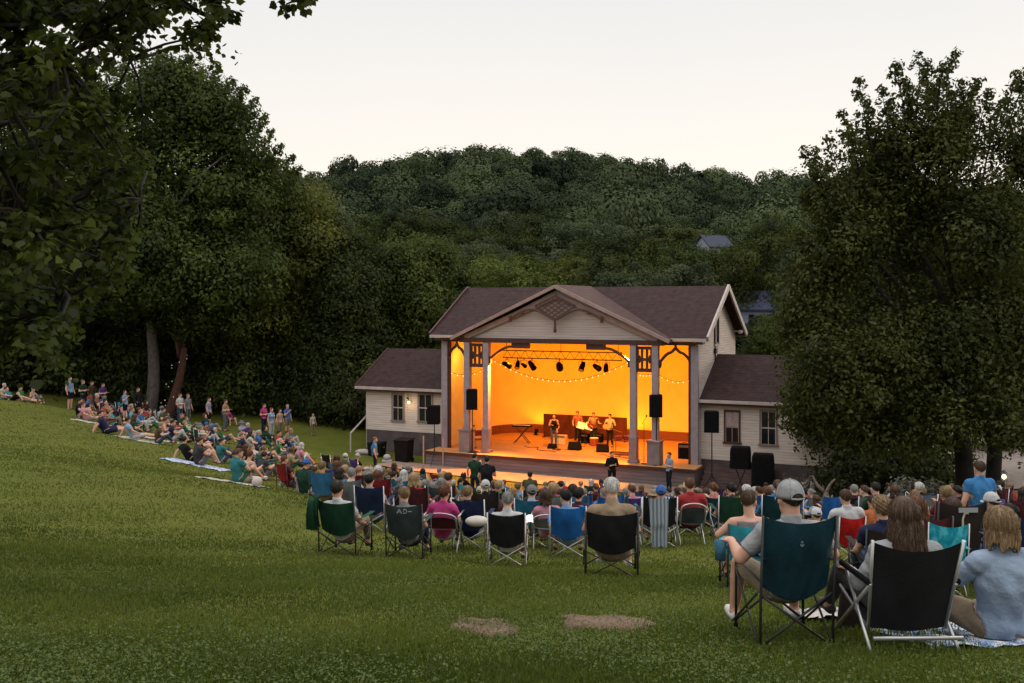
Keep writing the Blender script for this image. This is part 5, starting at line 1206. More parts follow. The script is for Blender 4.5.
# pose library (figures look along +Y, origin under the seat / between the feet)
CH = .17
POSES = dict(
    chair=lambda v=0, fem=False, g=1.0, f=1: Pose((.02 * (v % 2), -.04, CH + .12), (.03 * (v % 3 - 1), -.24, CH + .60), (.0 + .045 * (v % 3 - 1), -.185 + .05 * (v % 2), CH + .765), (.0, .25, -.2, .5)[v % 4], -.05, [(-.27, -.10, CH + .32), (.27, -.10, CH + .32)],
        [[(-.22, .16, CH + .24), (.22, .16, CH + .24)], [(-.10, .16, CH + .22), (.10, .16, CH + .24)], [(-.22, .16, CH + .24), (.14, .12, CH + .55)], [(-.05, .14, CH + .28), (.08, .16, CH + .28)]][v % 4],
        [[(-.13, .40, CH + .25), (.13, .40, CH + .25)], [(-.10, .42, CH + .24), (.20, .38, CH + .26)], [(-.12, .40, CH + .25), (.10, .42, CH + .30)], [(-.15, .38, CH + .24), (.15, .38, CH + .24)]][v % 4],
        [[(-.14, .46, .085), (.14, .46, .085)], [(-.12, .50, .085), (.2, .34, .085)], [(-.12, .40, .085), (.12, .56, .085)], [(-.2, .34, .085), (.2, .34, .085)]][v % 4], g, fem),
    knees=lambda v=0, fem=False, g=1.0, f=1: Pose((0, 0, .11), (0, -.06 + .1 * (v % 2), .60), (.03 * (v % 3 - 1), -.0 + .11 * (v % 2), .765), (.0, .4, -.35)[v % 3], -.08, [(-.27, .10, .38), (.27, .10, .38)], [[(-.10, .34, .36), (.10, .34, .34)], [(-.16, .36, .44), (.16, .36, .44)], [(-.04, .36, .33), (.05, .38, .30)]][v % 3],
        [[(-.13, .36, .43), (.13, .36, .43)], [(-.16, .34, .45), (.2, .30, .36)], [(-.12, .36, .44), (.12, .4, .38)]][v % 3], [[(-.12, .56, .085), (.12, .56, .085)], [(-.12, .5, .085), (.1, .56, .085)], [(-.12, .52, .085), (.12, .7, .085)]][v % 3], g, fem),
    legsout=lambda v=0, fem=False, g=1.0, f=1: Pose((0, 0, .11), (0, -.24, .57), (.0, -.22, .735), (.0, .45, -.4)[v % 3], -.03, [(-.27, -.36, .34), (.27, -.36, .34)] if v % 2 == 0 else [(-.27, -.36, .34), (.26, -.05, .34)], [(-.27, -.50, .055), (.27, -.50, .055)] if v % 2 == 0 else [(-.27, -.50, .055), (.12, .2, .22)],
        [(-.12, .44, .16), (.12, .44, .16)] if v % 3 else [(-.12, .40, .34), (.13, .44, .18)], [(-.14, .86, .09), (.14, .86, .09)] if v % 3 else [(-.12, .62, .09), (.14, .86, .09)], g, fem, toe=[(-.2, .5, .85), (.2, .5, .85)] if v % 3 else [(0, 1, 0), (.2, .5, .85)], grip=.2),
    cross=lambda v=0, fem=False, g=1.0, f=1: Pose((0, 0, .11), (0, -.02, .61), (.0, .03, .775), (.0, .3, -.3)[v % 3], -.1, [(-.27, .06, .35), (.27, .06, .35)], [[(-.14, .30, .22), (.14, .30, .22)], [(-.05, .28, .24), (.12, .26, .46)], [(-.1, .3, .2), (.06, .3, .22)]][v % 3], [(-.34, .26, .17), (.34, .26, .17)], [(.10, .36, .08), (-.10, .30, .10)], g, fem, toe=[(1, .2, 0), (-1, .2, 0)]),
    recline=lambda v=0, fem=False, g=1.0, f=1: Pose((0, 0, .11), (-.10, -.40, .40), (-.10, -.42, .57), .15, .1, [(-.30, -.44, .10), (.22, -.22, .28)], [(-.20, -.20, .06), (.12, .02, .24)], [(-.10, .42, .20), (.14, .38, .40)], [(-.12, .86, .09), (.14, .60, .085)], g, fem, toe=[(-.2, .5, .85), (0, 1, 0)]),
    stand=lambda v=0, fem=False, g=1.0, f=1: Pose((0, 0, .93), (0, -.02, 1.45), (0, .0, 1.62), (.0, .3, -.3, .1)[v % 4], -.03, [[(-.27, -.03, 1.13), (.27, -.03, 1.13)], [(-.27, -.02, 1.13), (.27, -.02, 1.13)], [(-.27, -.05, 1.14), (.26, .05, 1.14)], [(-.25, -.02, 1.12), (.26, .02, 1.16)]][v % 4],
        [[(-.29, .05, .88), (.29, .05, .88)], [(.06, .19, 1.14), (-.04, .21, 1.18)], [(-.28, .02, .88), (.12, .26, 1.38)], [(-.2, .08, .90), (.12, .22, 1.2)]][v % 4], [(-.10, .02, .49), (.11, .01, .49)], [(-.11, -.02, .085), (.13, -.0, .085)], g, fem, toe=[(-.15, 1, 0), (.2, 1, 0)]),
    guitar=lambda v=0, fem=False, g=1.0, f=1: Pose((0, 0, .93), (0, -.02, 1.45), (0, .02, 1.61), .15, -.18, [(-.30, .0, 1.16), (.29, .06, 1.16)], [(-.42, .24, 1.18), (.08, .22, 1.02)], [(-.11, .03, .49), (.12, .01, .49)], [(-.14, -.0, .085), (.15, -.0, .085)], g, fem, toe=[(-.2, 1, 0), (.2, 1, 0)]),
    keys=lambda v=0, fem=False, g=1.0, f=1: Pose((0, 0, .93), (0, .05, 1.44), (0, .10, 1.60), .1, -.25, [(-.27, .06, 1.14), (.27, .06, 1.14)], [(-.16, .33, 1.06), (.16, .33, 1.04)], [(-.11, .03, .49), (.12, .01, .49)], [(-.14, -.0, .085), (.15, -.0, .085)], g, fem),
)
BODIES = {}
def get_body(pose, v, fem, g, sleeve, leg, vox=.022, custom=None):
    key = (pose, v, fem, g, sleeve, leg, vox)
    if key not in BODIES:
        b = body(custom if custom else POSES[pose](v, fem, g), vox, vox < .016 or pose in ('guitar', 'keys', 'stand', 'chair'))
        d = dress(b, sleeve, leg)
        for m in [b['me']] + list(d.values()):
            m.materials.clear(); m.materials.append(SKIN[0])
        BODIES[key] = (b['me'], d, Vector(b['pose'].head), Matrix(b['Hm'].tolist()).to_euler())
    return BODIES[key]
def slot(o, m):
    o.material_slots[0].link = 'OBJECT'; o.material_slots[0].material = m; return o
NPEOPLE = [0]
def person(loc, rz, label, pose='chair', v=0, fem=False, g=1.0, sleeve=.6, leg='trousers', shirt='grey', trou='blue jeans', hair='short', hcol='brown', hat=None, hatcol='white', skin=0, shoes=True, scale=1.0, group='people watching from the lawn', vox=.022, eyes=False, custom=None):
    me, d, hp_, he = get_body(pose, v, fem, g, sleeve, leg, vox, custom)
    o = slot(link('person', me, None, loc, (0, 0, rz)), SKIN[skin]); tag(o, label, 'person', group); o.scale = (scale,) * 3
    slot(link('shirt', d['shirt'], o), CL[shirt]); slot(link('trousers' if leg == 'trousers' else 'shorts', d['trousers'], o), TR.get(trou) or CL[trou])
    if shoes: slot(link('shoes', d['shoes'], o), SHOE if shoes is True else SHOEW)
    if hat and hair in ('short', 'curly', 'bun'): hair = 'thin'
    if hair:
        hm = HAIR[hair]; h = hm[NPEOPLE[0] % len(hm)]; ho = link('hair', h, o, hp_, he); slot(ho, HC[hcol])
    if hat: slot(link('cap' if hat == 'cap' else 'sun_hat', CAP if hat == 'cap' else HAT, o, hp_, he), CL[hatcol])
    if eyes: link('eyes', EYES, o, hp_, he)
    NPEOPLE[0] += 1
    return o
# ------------------------------------------------------------------ folding chairs
M_TUBE = mat('chair_tube_dark', (.03, .03, .032), .4, .1, 8, metal=.3); M_TUBES = mat('chair_tube_silver', (.42, .42, .42), .35, .1, 8, metal=.7)
def _ct(pts, r, n=8): return MB().tube(pts, r, n).mesh('leg', [M_TUBE], True)
def smooth_grid(fn, n, m, name, th=.0):
    P = [[fn(i / n, j / m) for j in range(m + 1)] for i in range(n + 1)]; q = MB().grid(P)
    if th: q.grid([[(x, y - th, z) for x, y, z in r] for r in P])
    return q.mesh(name, [M_TUBE], True)
# camp chair with crossed tube legs: origin on the ground under the seat, sitter looks along +Y
W2 = .275
CC = dict(
    backrest=smooth_grid(lambda i, j: ((-1 + 2 * i) * (W2 + .005 - .035 * (1 - j)), -.25 - .10 * j - .07 * (1 - (2 * i - 1) ** 2) * (.4 + .6 * math.sin(j * 2.4)) + .007 * math.sin(i * 17 + j * 6) * math.sin(j * 3.1) + .005 * math.sin(i * 31 - j * 9), .41 - .075 * (1 - (2 * i - 1) ** 2) * (1 - j) ** 1.5 + .47 * j - .04 * (1 - (2 * i - 1) ** 2) * j ** 4 + .0 ), 18, 14, 'backrest'),
    seat=smooth_grid(lambda i, j: ((-1 + 2 * i) * (W2 - .02), -.26 + .52 * j, .43 + .02 * j - .13 * (1 - (2 * i - 1) ** 2) * (.85 - .5 * j)), 12, 10, 'seat'),
    leg=[_ct([(-W2, -.29, .0), (-W2, -.30, .34), (-W2 - .002, -.36, .88)], .011), _ct([(W2, -.29, .0), (W2, -.30, .34), (W2 + .002, -.36, .88)], .011),
         _ct([(-W2, .27, .0), (-W2, .27, .60)], .011), _ct([(W2, .27, 0), (W2, .27, .60)], .011)],
    brace=[_ct([(-W2, -.285, .04), (W2, -.275, .37)], .009), _ct([(W2, -.30, .04), (-W2, -.29, .37)], .009), _ct([(-W2, .285, .04), (W2, .26, .42)], .009), _ct([(W2, .27, .04), (-W2, .245, .42)], .009),
           _ct([(-W2 - .006, -.28, .04), (-W2 - .006, .26, .40)], .009), _ct([(-W2 - .02, .28, .04), (-W2 - .02, -.28, .38)], .009), _ct([(W2 + .006, -.28, .04), (W2 + .006, .26, .40)], .009), _ct([(W2 + .02, .28, .04), (W2 + .02, -.28, .38)], .009)],
    armrest=[MB().grid([[(sx * (W2 - .035 + .075 * a), -.33 + .64 * b, .605 + .02 * math.sin(math.pi * b) * (-1)) for b in [k / 8 for k in range(9)]] for a in (0, .33, .66, 1)]).mesh('armrest', [M_TUBE], True) for sx in (-1, 1)])
def shape_foot():
    q = MB()
    for sx in (-1, 1):
        for y in (-.29, .27): q.tube([(sx * W2, y, 0), (sx * W2, y, .02)], .018, 8)
    return q
CC_FOOT = MB().tube([(0, 0, 0), (0, 0, .022)], .019, 8).mesh('foot_cap', [M_BLACK], True)
def camp_chair(loc, rz, label, colour, tube=M_TUBE, full=True, scale=(1, 1, 1), group='folding camp chairs on the lawn', cat='camp chair'):
    t = thing('camp_chair', label, cat, loc, rz, group); t.scale = scale
    fm = fab(colour)
    slot(link('backrest', CC['backrest'], t), fm); slot(link('seat', CC['seat'], t), fm)
    for a in CC['armrest']: slot(link('armrest', a, t), fm)
    for l in CC['leg']: slot(link('leg', l, t), tube)
    if full:
        for l in CC['brace']: slot(link('brace', l, t), tube)
        for sx in (-1, 1):
            for y in (-.29, .27): link('foot_cap', CC_FOOT, t, (sx * W2, y, 0))
    else:
        for l in CC['brace'][:2]: slot(link('brace', l, t), tube)
    return t
FABC = {'black': (.010, .010, .012), 'teal': (.005, .030, .042), 'navy': (.010, .018, .055), 'dark green': (.008, .042, .022), 'slate': (.030, .042, .046), 'royal blue': (.012, .10, .33), 'blue': (.03, .12, .24), 'petrol blue': (.015, .11, .17), 'red': (.42, .012, .010), 'dark red': (.13, .010, .012), 'maroon': (.06, .012, .016), 'turquoise': (.03, .27, .36), 'grey': (.12, .13, .13), 'brown black': (.022, .015, .013), 'green': (.02, .12, .07), 'purple': (.06, .03, .14)}
def fab(c):
    return mat('fabric_' + c.replace(' ', '_'), FABC[c], .85, .38, 3.5, .25, 60, spec=.2)  # broad colour noise puts an uneven sheen into the fabric tone
# aluminium lawn chair with a rounded frame
def lawn_chair(loc, rz, label, colour, tube=M_TUBES, h=.86, w=.50, group='folding camp chairs on the lawn'):
    t = thing('lawn_chair', label, 'lawn chair', loc, rz, group); a = w / 2
    arc = [(-a, -.20, .38)] + [(-a, -.20 - .12 * k / 5, .38 + (h - .46) * k / 5) for k in range(1, 6)] + [(-a * math.cos(k * math.pi / 8), -.32 - .01, h - .08 + .08 * math.sin(k * math.pi / 8)) for k in range(1, 8)] + [(a, -.20 - .12 * k / 5, .38 + (h - .46) * k / 5) for k in range(5, -1, -1)]
    MB().tube(arc, .013, 8).build('back_frame', tube, t, True)
    q = MB().grid([[((-1 + 2 * i / 8) * (a - .02), -.205 - .12 * j / 8 - .03 * (1 - (2 * i / 8 - 1) ** 2), .40 + (h - .46) * j / 8 - (0 if j < 7 else .03 * (2 * i / 8 - 1) ** 2)) for j in range(9)] for i in range(9)]); q.build('backrest', fab(colour), t, True)
    MB().grid([[((-1 + 2 * i / 6) * (a - .01), -.22 + .46 * j / 6, .40 + .03 * j / 6 - .03 * (1 - (2 * i / 6 - 1) ** 2)) for j in range(7)] for i in range(7)]).build('seat', fab(colour), t, True)
    for s in (-1, 1):
        MB().tube([(s * a, -.30, 0), (s * a, .24, .43)], .012, 8).build('leg', tube, t, True); MB().tube([(s * (a + .025), .28, 0), (s * (a + .025), -.24, .58)], .012, 8).build('leg', tube, t, True)
        MB().tube([(s * (a + .03), -.27, .60), (s * (a + .03), .26, .60)], .014, 8).build('armrest', tube, t, True)
    MB().tube([(-a, -.29, .02), (a, -.29, .02)], .011, 8).build('crossbar', tube, t, True)
    return t
# ------------------------------------------------------------------ the audience
STAGE = Vector((2.6, 46.5, 0))
def face(p, off=0.0):
    d = STAGE - p; return math.atan2(-d.x, d.y) + off
USED = []
LABELS = set()
def zone(px, d):
    z = 'by far-left tree' if px < 60 else 'left slope below grey trunk' if px < 165 else 'left slope below standing pair' if px < 255 else 'foot of left slope' if px < 340 else 'below left wing' if px < 432 else 'below left columns' if px < 505 else 'below the band' if px < 615 else 'below right columns' if px < 700 else 'below right wing' if px < 800 else 'under right tree'
    return z
def row_(px, d):
    if px < 330: return ''
    return 'back rows ' if d < 19.5 else 'middle rows ' if d < 29 else 'front rows '
HL = dict(short='short', thin='thin', curly='curly', bob='bobbed', long='long', bun='pinned-up', tail='ponytailed')
PL = dict(chair='in a chair', knees='sitting with raised knees', legsout='sitting with legs out', cross='sitting cross-legged', recline='reclining', stand='standing')
def trim(s):
    if len(s.split()) > 16: s = s.replace('left slope ', '')
    if len(s.split()) > 16: s = s.replace('person in ', '').replace(' camp chair', ' chair')
    if len(s.split()) > 16:
        for w in ('back rows ', 'middle rows ', 'front rows '): s = s.replace(w, '')
    return s
def plabel(k, px, d, ch=None):
    hair = (f"{k['hatcol']} {'cap' if k['hat'] == 'cap' else 'sun hat'}" if k.get('hat') else f"{HL[k['hair']]} {k['hcol']} hair")
    return trim(f"person in {k['shirt']} top, {hair}, {PL[k['pose']] if not ch else 'in ' + ch + ' chair'}, {row_(px, d)}{zone(px, d)}")
def spot_ok(p, r=.62):
    for q in USED:
        if (q - p).length_squared < r * r: return False
    USED.append(p.copy()); return True
def put(px, d, label=None, off=0.0, dz=0.0, chair=None, tube=None, clabel=None, full=None, cscale=(1, 1, 1), **k):
    p = on_ground(px, d); USED.append(Vector((p.x, p.y, 0))); rz = face(p, off)
    k.setdefault('pose', 'chair'); k.setdefault('hair', 'short'); k.setdefault('hcol', 'brown'); k.setdefault('shirt', 'grey')
    lb = label or plabel(k, px, d, chair); LABELS.add(lb)
    o = person(p + Vector((0, 0, dz)), rz, lb, **k)
    if chair:
        c = camp_chair(p, rz, clabel or trim(f"{chair} camp chair under {lb.split(',')[1].strip()}, {k['shirt']} top, {row_(px, d)}{zone(px, d)}"), chair, tube or (M_TUBES if rng.random() < .35 else M_TUBE), (d < 22) if full is None else full, cscale)
        return o, c
    return o
def sloped(p):                                         # local frame following the slope at p
    e = .5; n = Vector((-(G(p.x + e, p.y) - G(p.x - e, p.y)) / (2 * e), -(G(p.x, p.y + e) - G(p.x, p.y - e)) / (2 * e), 1)).normalized(); return n
def blanket(px, d, w, l, label, m, rz=0.0, dz=.02, cat='blanket', grp=None):
    c = on_ground(px, d); P = []
    for i in range(15):
        row = []
        for j in range(15):
            a, b_ = (i / 14 - .5) * w, (j / 14 - .5) * l; a += .03 * math.sin(j * 1.3 + px); b_ += .03 * math.sin(i * 1.1 + px)
            x = c.x + a * math.cos(rz) - b_ * math.sin(rz); y = c.y + a * math.sin(rz) + b_ * math.cos(rz)
            row.append((x, y, G(x, y) + dz + .018 * math.sin(i * 1.7 + j * .9 + px) * math.sin(j * 1.2 - i * .6)))
        P.append(row)
    return tag(MB().grid(P).build('blanket', m, None, smooth=True), label, cat, grp)
def pattern_mat(name, cols, scale=7, kind='noise'):
    if name in MATS: return MATS[name]
    m, nt, b = _nt(name); N, L = nt.nodes, nt.links; tc = N.new('ShaderNodeTexCoord')
    if kind == 'voronoi': t = N.new('ShaderNodeTexVoronoi'); t.inputs['Scale'].default_value = scale; fac = t.outputs['Distance']; L.new(tc.outputs['Object'], t.inputs['Vector'])
    elif kind == 'stripe':
        t = N.new('ShaderNodeTexWave'); t.inputs['Scale'].default_value = scale; t.inputs['Distortion'].default_value = 1.2; fac = t.outputs['Fac']; L.new(tc.outputs['Object'], t.inputs['Vector'])
    else: t = N.new('ShaderNodeTexNoise'); t.inputs['Scale'].default_value = scale; t.inputs['Detail'].default_value = 4; fac = t.outputs['Fac']; L.new(tc.outputs['Object'], t.inputs['Vector'])
    r = N.new('ShaderNodeValToRGB'); e = r.color_ramp.elements; e[0].position = .35; e[1].position = .6
    e[0].color = (*cols[0], 1); e[1].color = (*cols[1], 1)
    if len(cols) > 2: x = e.new(.48); x.color = (*cols[2], 1)
    L.new(fac, r.inputs[0]); L.new(r.outputs[0], b.inputs['Base Color']); b.inputs['Roughness'].default_value = .95; b.inputs['Specular IOR Level'].default_value = .1; MATS[name] = m; return m
M_BLU = pattern_mat('blue_white_cloth', [(.10, .19, .42), (.58, .58, .60), (.28, .36, .52)], 9)
M_WHT = pattern_mat('white_cloth', [(.26, .23, .21), (.44, .40, .37)], 6)
M_ORG = pattern_mat('orange_cloth', [(.40, .09, .04), (.55, .16, .07)], 6)
M_TURQ = pattern_mat('turquoise_print', [(.01, .20, .30), (.08, .44, .55), (.02, .30, .42)], 11, 'noise')
M_TOWEL = pattern_mat('grey_striped_towel', [(.13, .16, .20), (.30, .33, .36), (.20, .24, .28)], 5, 'stripe')

# --- nearest people ---------------------------------------------------------------------------------
def seat_pose(hz, lean, headf, kn, an, el, wr, yaw=0.0, pitch=-.05, g=1.0, fem=False, hy=-.05, L=.50, toe=None):
    n = (0, hy - math.sin(lean) * L, hz + math.cos(lean) * L)
    return Pose((0, hy, hz), n, (0, n[1] + headf, n[2] + .165), yaw, pitch, el, wr, kn, an, g, fem, toe)
# man in the cap
p = on_ground(782, 6.5); rz = .06
c = camp_chair(p, rz, 'teal-black camp chair nearest the viewer, holding the man in the grey cap', 'teal', M_TUBE, True, (.84, .95, .99))
q = MB(); q.prism([(-.015, -.0, .735), (.0, -.0, .722), (.015, 0, .735), (.011, 0, .744), (0, 0, .738), (-.011, 0, .744)], (0, -.002, 0)); q.prism([(-.012, 0, .748), (.012, 0, .748), (.0, 0, .764)], (0, -.002, 0))
lg = q.build('emblem', mat('pale_print', (.10, .16, .18), .8, 0), c); lg.location = (0, -.395, -.03)
ps = seat_pose(.40, .36, .045, [(-.20, .36, .44), (.20, .38, .44)], [(-.22, .42, .085), (.24, .44, .085)], [(-.33, -.12, .60), (.31, -.14, .62)], [(-.31, .16, .64), (.24, .16, .62)], .12, -.06, 1.12, hy=-.04, L=.47)
person(p, rz, 'man in pale grey cap and grey t-shirt slouched in the nearest teal-black camp chair', 'cap_man', 0, False, 1.12, .72, 'shorts', 'light grey', 'khaki', 'short', 'dark brown', 'cap', 'light grey', 0, 'white', .93, vox=.011, custom=ps)
# bottle holder side pocket and drink
tag(MB().tube([(p.x - .36, p.y + .20, p.z + .46), (p.x - .36, p.y + .20, p.z + .59)], [.036, .042], 14).build('drink_pouch', cloth('pouch_blue', (.05, .18, .28)), None, smooth=True), 'blue drink pouch hanging on the left arm of the nearest teal-black chair', 'pouch')
# boy in front of him
p = on_ground(748, 10.2); rz = face(p, -.05)
camp_chair(p, rz, 'turquoise-armed low camp chair left of the nearest teal-black chair', 'turquoise', M_TUBE, True, (.9, .9, .82))
ps = seat_pose(.36, .18, .06, [(-.16, .36, .40), (.16, .36, .40)], [(-.18, .42, .08), (.18, .42, .08)], [(-.34, -.10, .60), (.27, -.06, .60)], [(-.10, .10, .70), (.10, .22, .52)], -.5, -.1, .95, hy=-.05, L=.44)
person(p, rz, 'boy with short brown hair in grey sleeveless top, left of the man in the cap', 'boy', 0, False, .95, 0, 'shorts', 'grey', 'navy', 'short', 'brown', skin=0, scale=.93, vox=.014, custom=ps)
# woman with long hair in the silver-framed beach chair
def beach_chair(loc, rz, label, colour):
    t = thing('beach_chair', label, 'beach chair', loc, rz, 'folding camp chairs on the lawn'); a = .275
    P = [[((-1 + 2 * i / 12) * (a + .035 * (j / 10) ** 2), -.20 - .16 * j / 10 - .05 * (1 - (2 * i / 12 - 1) ** 2) * math.sin(1.0 + j * .15), .16 + .50 * j / 10 - .05 * (1 - (2 * i / 12 - 1) ** 2) * (j / 10) ** 3) for j in range(11)] for i in range(13)]
    MB().grid(P).build('backrest', fab(colour), t, True)
    MB().grid([[((-1 + 2 * i / 8) * a, -.21 + .46 * j / 8, .18 + .08 * j / 8 - .04 * (1 - (2 * i / 8 - 1) ** 2)) for j in range(9)] for i in range(9)]).build('seat', fab(colour), t, True)
    for s in (-1, 1):
        MB().tube([(s * (a + .035), -.365, .665), (s * (a - .005), -.205, .16), (s * (a - .005), .27, .27)], .012, 8).build('side_frame', M_TUBES, t, True)
        MB().tube([(s * (a + .03), -.40, .0), (s * (a + .02), .10, .40)], .012, 8).build('leg', M_TUBES, t, True)
        MB().tube([(s * (a + .03), .30, 0), (s * (a + .02), -.30, .42)], .012, 8).build('leg', M_TUBES, t, True)
        MB().tube([(s * (a + .035), -.30, .43), (s * (a + .035), .16, .43)], .018, 8).build('armrest', M_BLACK, t, True)
    MB().tube([(-a - .03, -.365, .15), (a + .03, -.365, .15)], .012, 8).build('crossbar', M_TUBES, t, True)
    return t
p = on_ground(893, 6.15); rz = .02
beach_chair(p, rz, 'low black beach chair with silver frame holding the long-haired woman', 'black').scale = (.86, 1, 1.10)
ps = seat_pose(.27, .34, .04, [(-.24, .36, .40), (.16, .40, .38)], [(-.22, .66, .085), (.16, .70, .085)], [(-.27, -.08, .42), (.25, -.08, .42)], [(-.24, .18, .44), (.10, .20, .36)], -.1, -.02, .95, True, hy=-.03, L=.46)
p = p + Vector((.03, .04, 0)); person(p, rz, 'woman with long brown hair and pale sleeves in the low black beach chair', 'hair_woman', 0, True, 1.0, 1.2, 'trousers', 'light grey', 'grey', 'long', 'brown', skin=0, scale=.93, vox=.011, custom=ps)
# blond woman on the blanket
p = on_ground(999, 6.3); rz = .02
blanket(975, 6.55, 1.25, 1.15, 'blue and white patterned blanket under the blond woman at the right edge', M_BLU, .1)
blanket(828, 7.5, .55, .45, 'crumpled white cloth on the grass between the two nearest chairs', M_WHT, .4, .05)
ps = Pose((0, 0, .12), (-.02, -.10, .60), (-.02, -.06, .765), -.12, -.08, [(-.30, .08, .36), (.29, .06, .36)], [(-.20, .30, .30), (.16, .30, .28)], [(-.34, .28, .20), (.34, .28, .20)], [(.10, .40, .09), (-.10, .34, .11)], 1.15, True, toe=[(1, .2, 0), (-1, .2, 0)])
person(p, rz, 'blond woman in pale blue t-shirt sitting on the blanket at the right edge', 'blond_woman', 0, True, 1.15, .8, 'trousers', 'pale blue', 'khaki', 'bob', 'sandy', skin=0, scale=.95, vox=.011, custom=ps)
# tote bag between
p = on_ground(857, 6.9); t = thing('tote_bag', 'dark round-topped bag hanging beside the low black beach chair', 'bag', p, .2)
MB().grid([[(math.cos(2 * math.pi * k / 20) * .15 * (1 - .25 * j / 6), math.sin(2 * math.pi * k / 20) * .08 * (1 - .5 * (j / 6) ** 3), .02 + .32 * j / 6) for k in range(20)] for j in range(7)], closed=True).build('body', fab('brown black'), t, True)
MB().tube([(-.09 * math.cos(math.pi * k / 10), 0, .30 + .16 * math.sin(math.pi * k / 10)) for k in range(11)], .012, 6).build('handle', M_BLACK, t, True)

# --- second row: single chairs across the lawn ------------------------------------------------------
put(611, 11.7, 'bald elderly man with white fringe in the wide black camp chair, alone on the lawn', chair='black', tube=M_TUBE, clabel='wide black camp chair with dark legs, holding the bald elderly man', hair='thin', hcol='white', shirt='tan', trou='khaki', leg='shorts', g=1.12, scale=1.1, cscale=(1.08, 1, .92), skin=0, v=1, off=-.03, vox=.014, shoes='white')
put(508, 14.2, 'grey-haired man in white shirt in the black chair with pale legs', chair='black', tube=M_TUBES, clabel='black camp chair with pale crossed legs, left of the bald man', hair='thin', hcol='grey', shirt='white', trou='khaki', v=1, off=.02, cscale=(.95, 1, .92))
put(346, 14.7, 'brown-haired person in white top in the dark green chair with a jacket on it', chair='dark green', tube=M_TUBE, clabel='dark green camp chair with a jacket over its corner, leftmost in the nearest row', hair='short', hcol='dark brown', shirt='white', trou='khaki', v=0, off=-.12, cscale=(1.06, 1, .95), scale=1.02)
put(409, 14.9, 'sandy-haired person in grey top in the slate chair with pale lettering', chair='slate', tube=M_TUBE, clabel='slate camp chair with small pale lettering on its back', hair='short', hcol='sandy', shirt='grey', trou='dark jeans', v=3, off=0, cscale=(1, 1, .97))
LET = bpy.context.scene.collection.objects[-1]
ch = [o for o in COL.objects if o.name.startswith('camp_chair') and o.get('label', '').startswith('slate camp')][0]
q = MB(); zl = .745
q.bar((-.10, 0, zl), (-.065, 0, zl + .07), .002, .014).bar((-.065, 0, zl + .07), (-.03, 0, zl), .002, .014).bar((-.085, 0, zl + .025), (-.045, 0, zl + .025), .002, .012)
q.bar((0, 0, zl), (0, 0, zl + .07), .002, .014).tube([(0.0, 0, zl + .066), (.035, 0, zl + .06), (.05, 0, zl + .035), (.035, 0, zl + .01), (0, 0, zl + .004)], .007, 5).bar((.07, 0, zl + .035), (.12, 0, zl + .035), .002, .014)
lt = q.build('lettering', mat('pale_lettering', (.26, .28, .28), .8, 0), ch); lt.location = (0.02, -.425, 0)
# jacket over the green chair
ch = [o for o in COL.objects if o.get('label', '').startswith('dark green camp chair with a jacket')][0]
jm = ch.matrix_world.copy(); jl = Vector(ch.location)
P = []
for i in range(11):
    a = i / 10; row = []
    for j in range(15):
        b_ = j / 14
        x = -.20 - .16 * a - .05 * math.sin(a * 9) * b_; y = -.44 - .02 * math.sin(a * 11 + b_ * 3) - .05 * math.sin(math.pi * b_) if b_ > .12 else -.36 - .08 * b_ / .12
        z = .91 - .50 * max(0, b_ - .1) - .05 * a + .02 * math.sin(a * 7)
        row.append((x * 1.06, y, z))
    P.append(row)
jk = MB().grid(P).grid([[(x, y + .035, z - .01) for x, y, z in r] for r in P]).build('jacket', cloth('jacket_green', (.012, .07, .034)), None, True); jk.location = jl; jk.rotation_euler = ch.rotation_euler
tag(jk, 'dark green jacket hanging over the left corner of the green chair', 'jacket')
put(444, 16.2, 'woman with auburn hair in hot pink shirt, hand raised to her head', hair='curly', hcol='auburn', shirt='hot pink', trou='white', v=2, fem=True)
lawn_chair(on_ground(444, 16.02), face(on_ground(444, 16.2)), 'maroon lawn chair with pale legs under the woman in hot pink', 'maroon', h=.66)
put(473, 16.6, 'sandy-haired person in navy top in the navy chair with a pale cushion beside it', chair='navy', clabel='navy camp chair between the hot pink woman and the pale-legged black chair', hair='short', hcol='sandy', shirt='navy', trou='white', v=0, off=-.1)
put(532, 17.2, 'person in grey cap and pale blue top in the petrol blue chair', chair='petrol blue', clabel='petrol blue camp chair right of the pale-legged black chair', hat='cap', hatcol='grey', shirt='pale blue', trou='grey', v=1)
put(549, 16.8, 'brown-haired woman in pink patterned top beside the royal blue chair', hair='bob', hcol='brown', shirt='pink', trou='white', fem=True, v=0, scale=.95)
lawn_chair(on_ground(549, 16.62), face(on_ground(549, 16.8)), 'low grey lawn chair under the woman in the pink top', 'grey', h=.64)
put(568, 15.6, 'black-haired person in sky blue top in the royal blue camp chair', chair='royal blue', tube=M_TUBES, clabel='royal blue camp chair with pale legs, left of the bald man', hair='short', hcol='black', shirt='sky blue', trou='khaki', v=3, cscale=(1, 1, .97))
put(657, 17.0, 'person in royal blue cap and white top behind the striped towel', chair='black', tube=M_TUBES, clabel='black camp chair with a grey striped towel over its back', hat='cap', hatcol='royal blue', shirt='white', trou='khaki', v=2, cscale=(1.05, 1, 1.03))
ch = [o for o in COL.objects if o.get('label', '').startswith('black camp chair with a grey striped')][0]
P = [[(-.20 + .34 * i / 12 * (1 - .25 * j / 16) + .06 * j / 16, -.405 - .02 * math.sin(i * 1.6) * (j / 16) - .06 * (1 - (2 * i / 12 - 1) ** 2) * (1 if j < 10 else .5), .90 - .82 * j / 16 - .02 * math.sin(i * .7)) for j in range(17)] for i in range(13)]
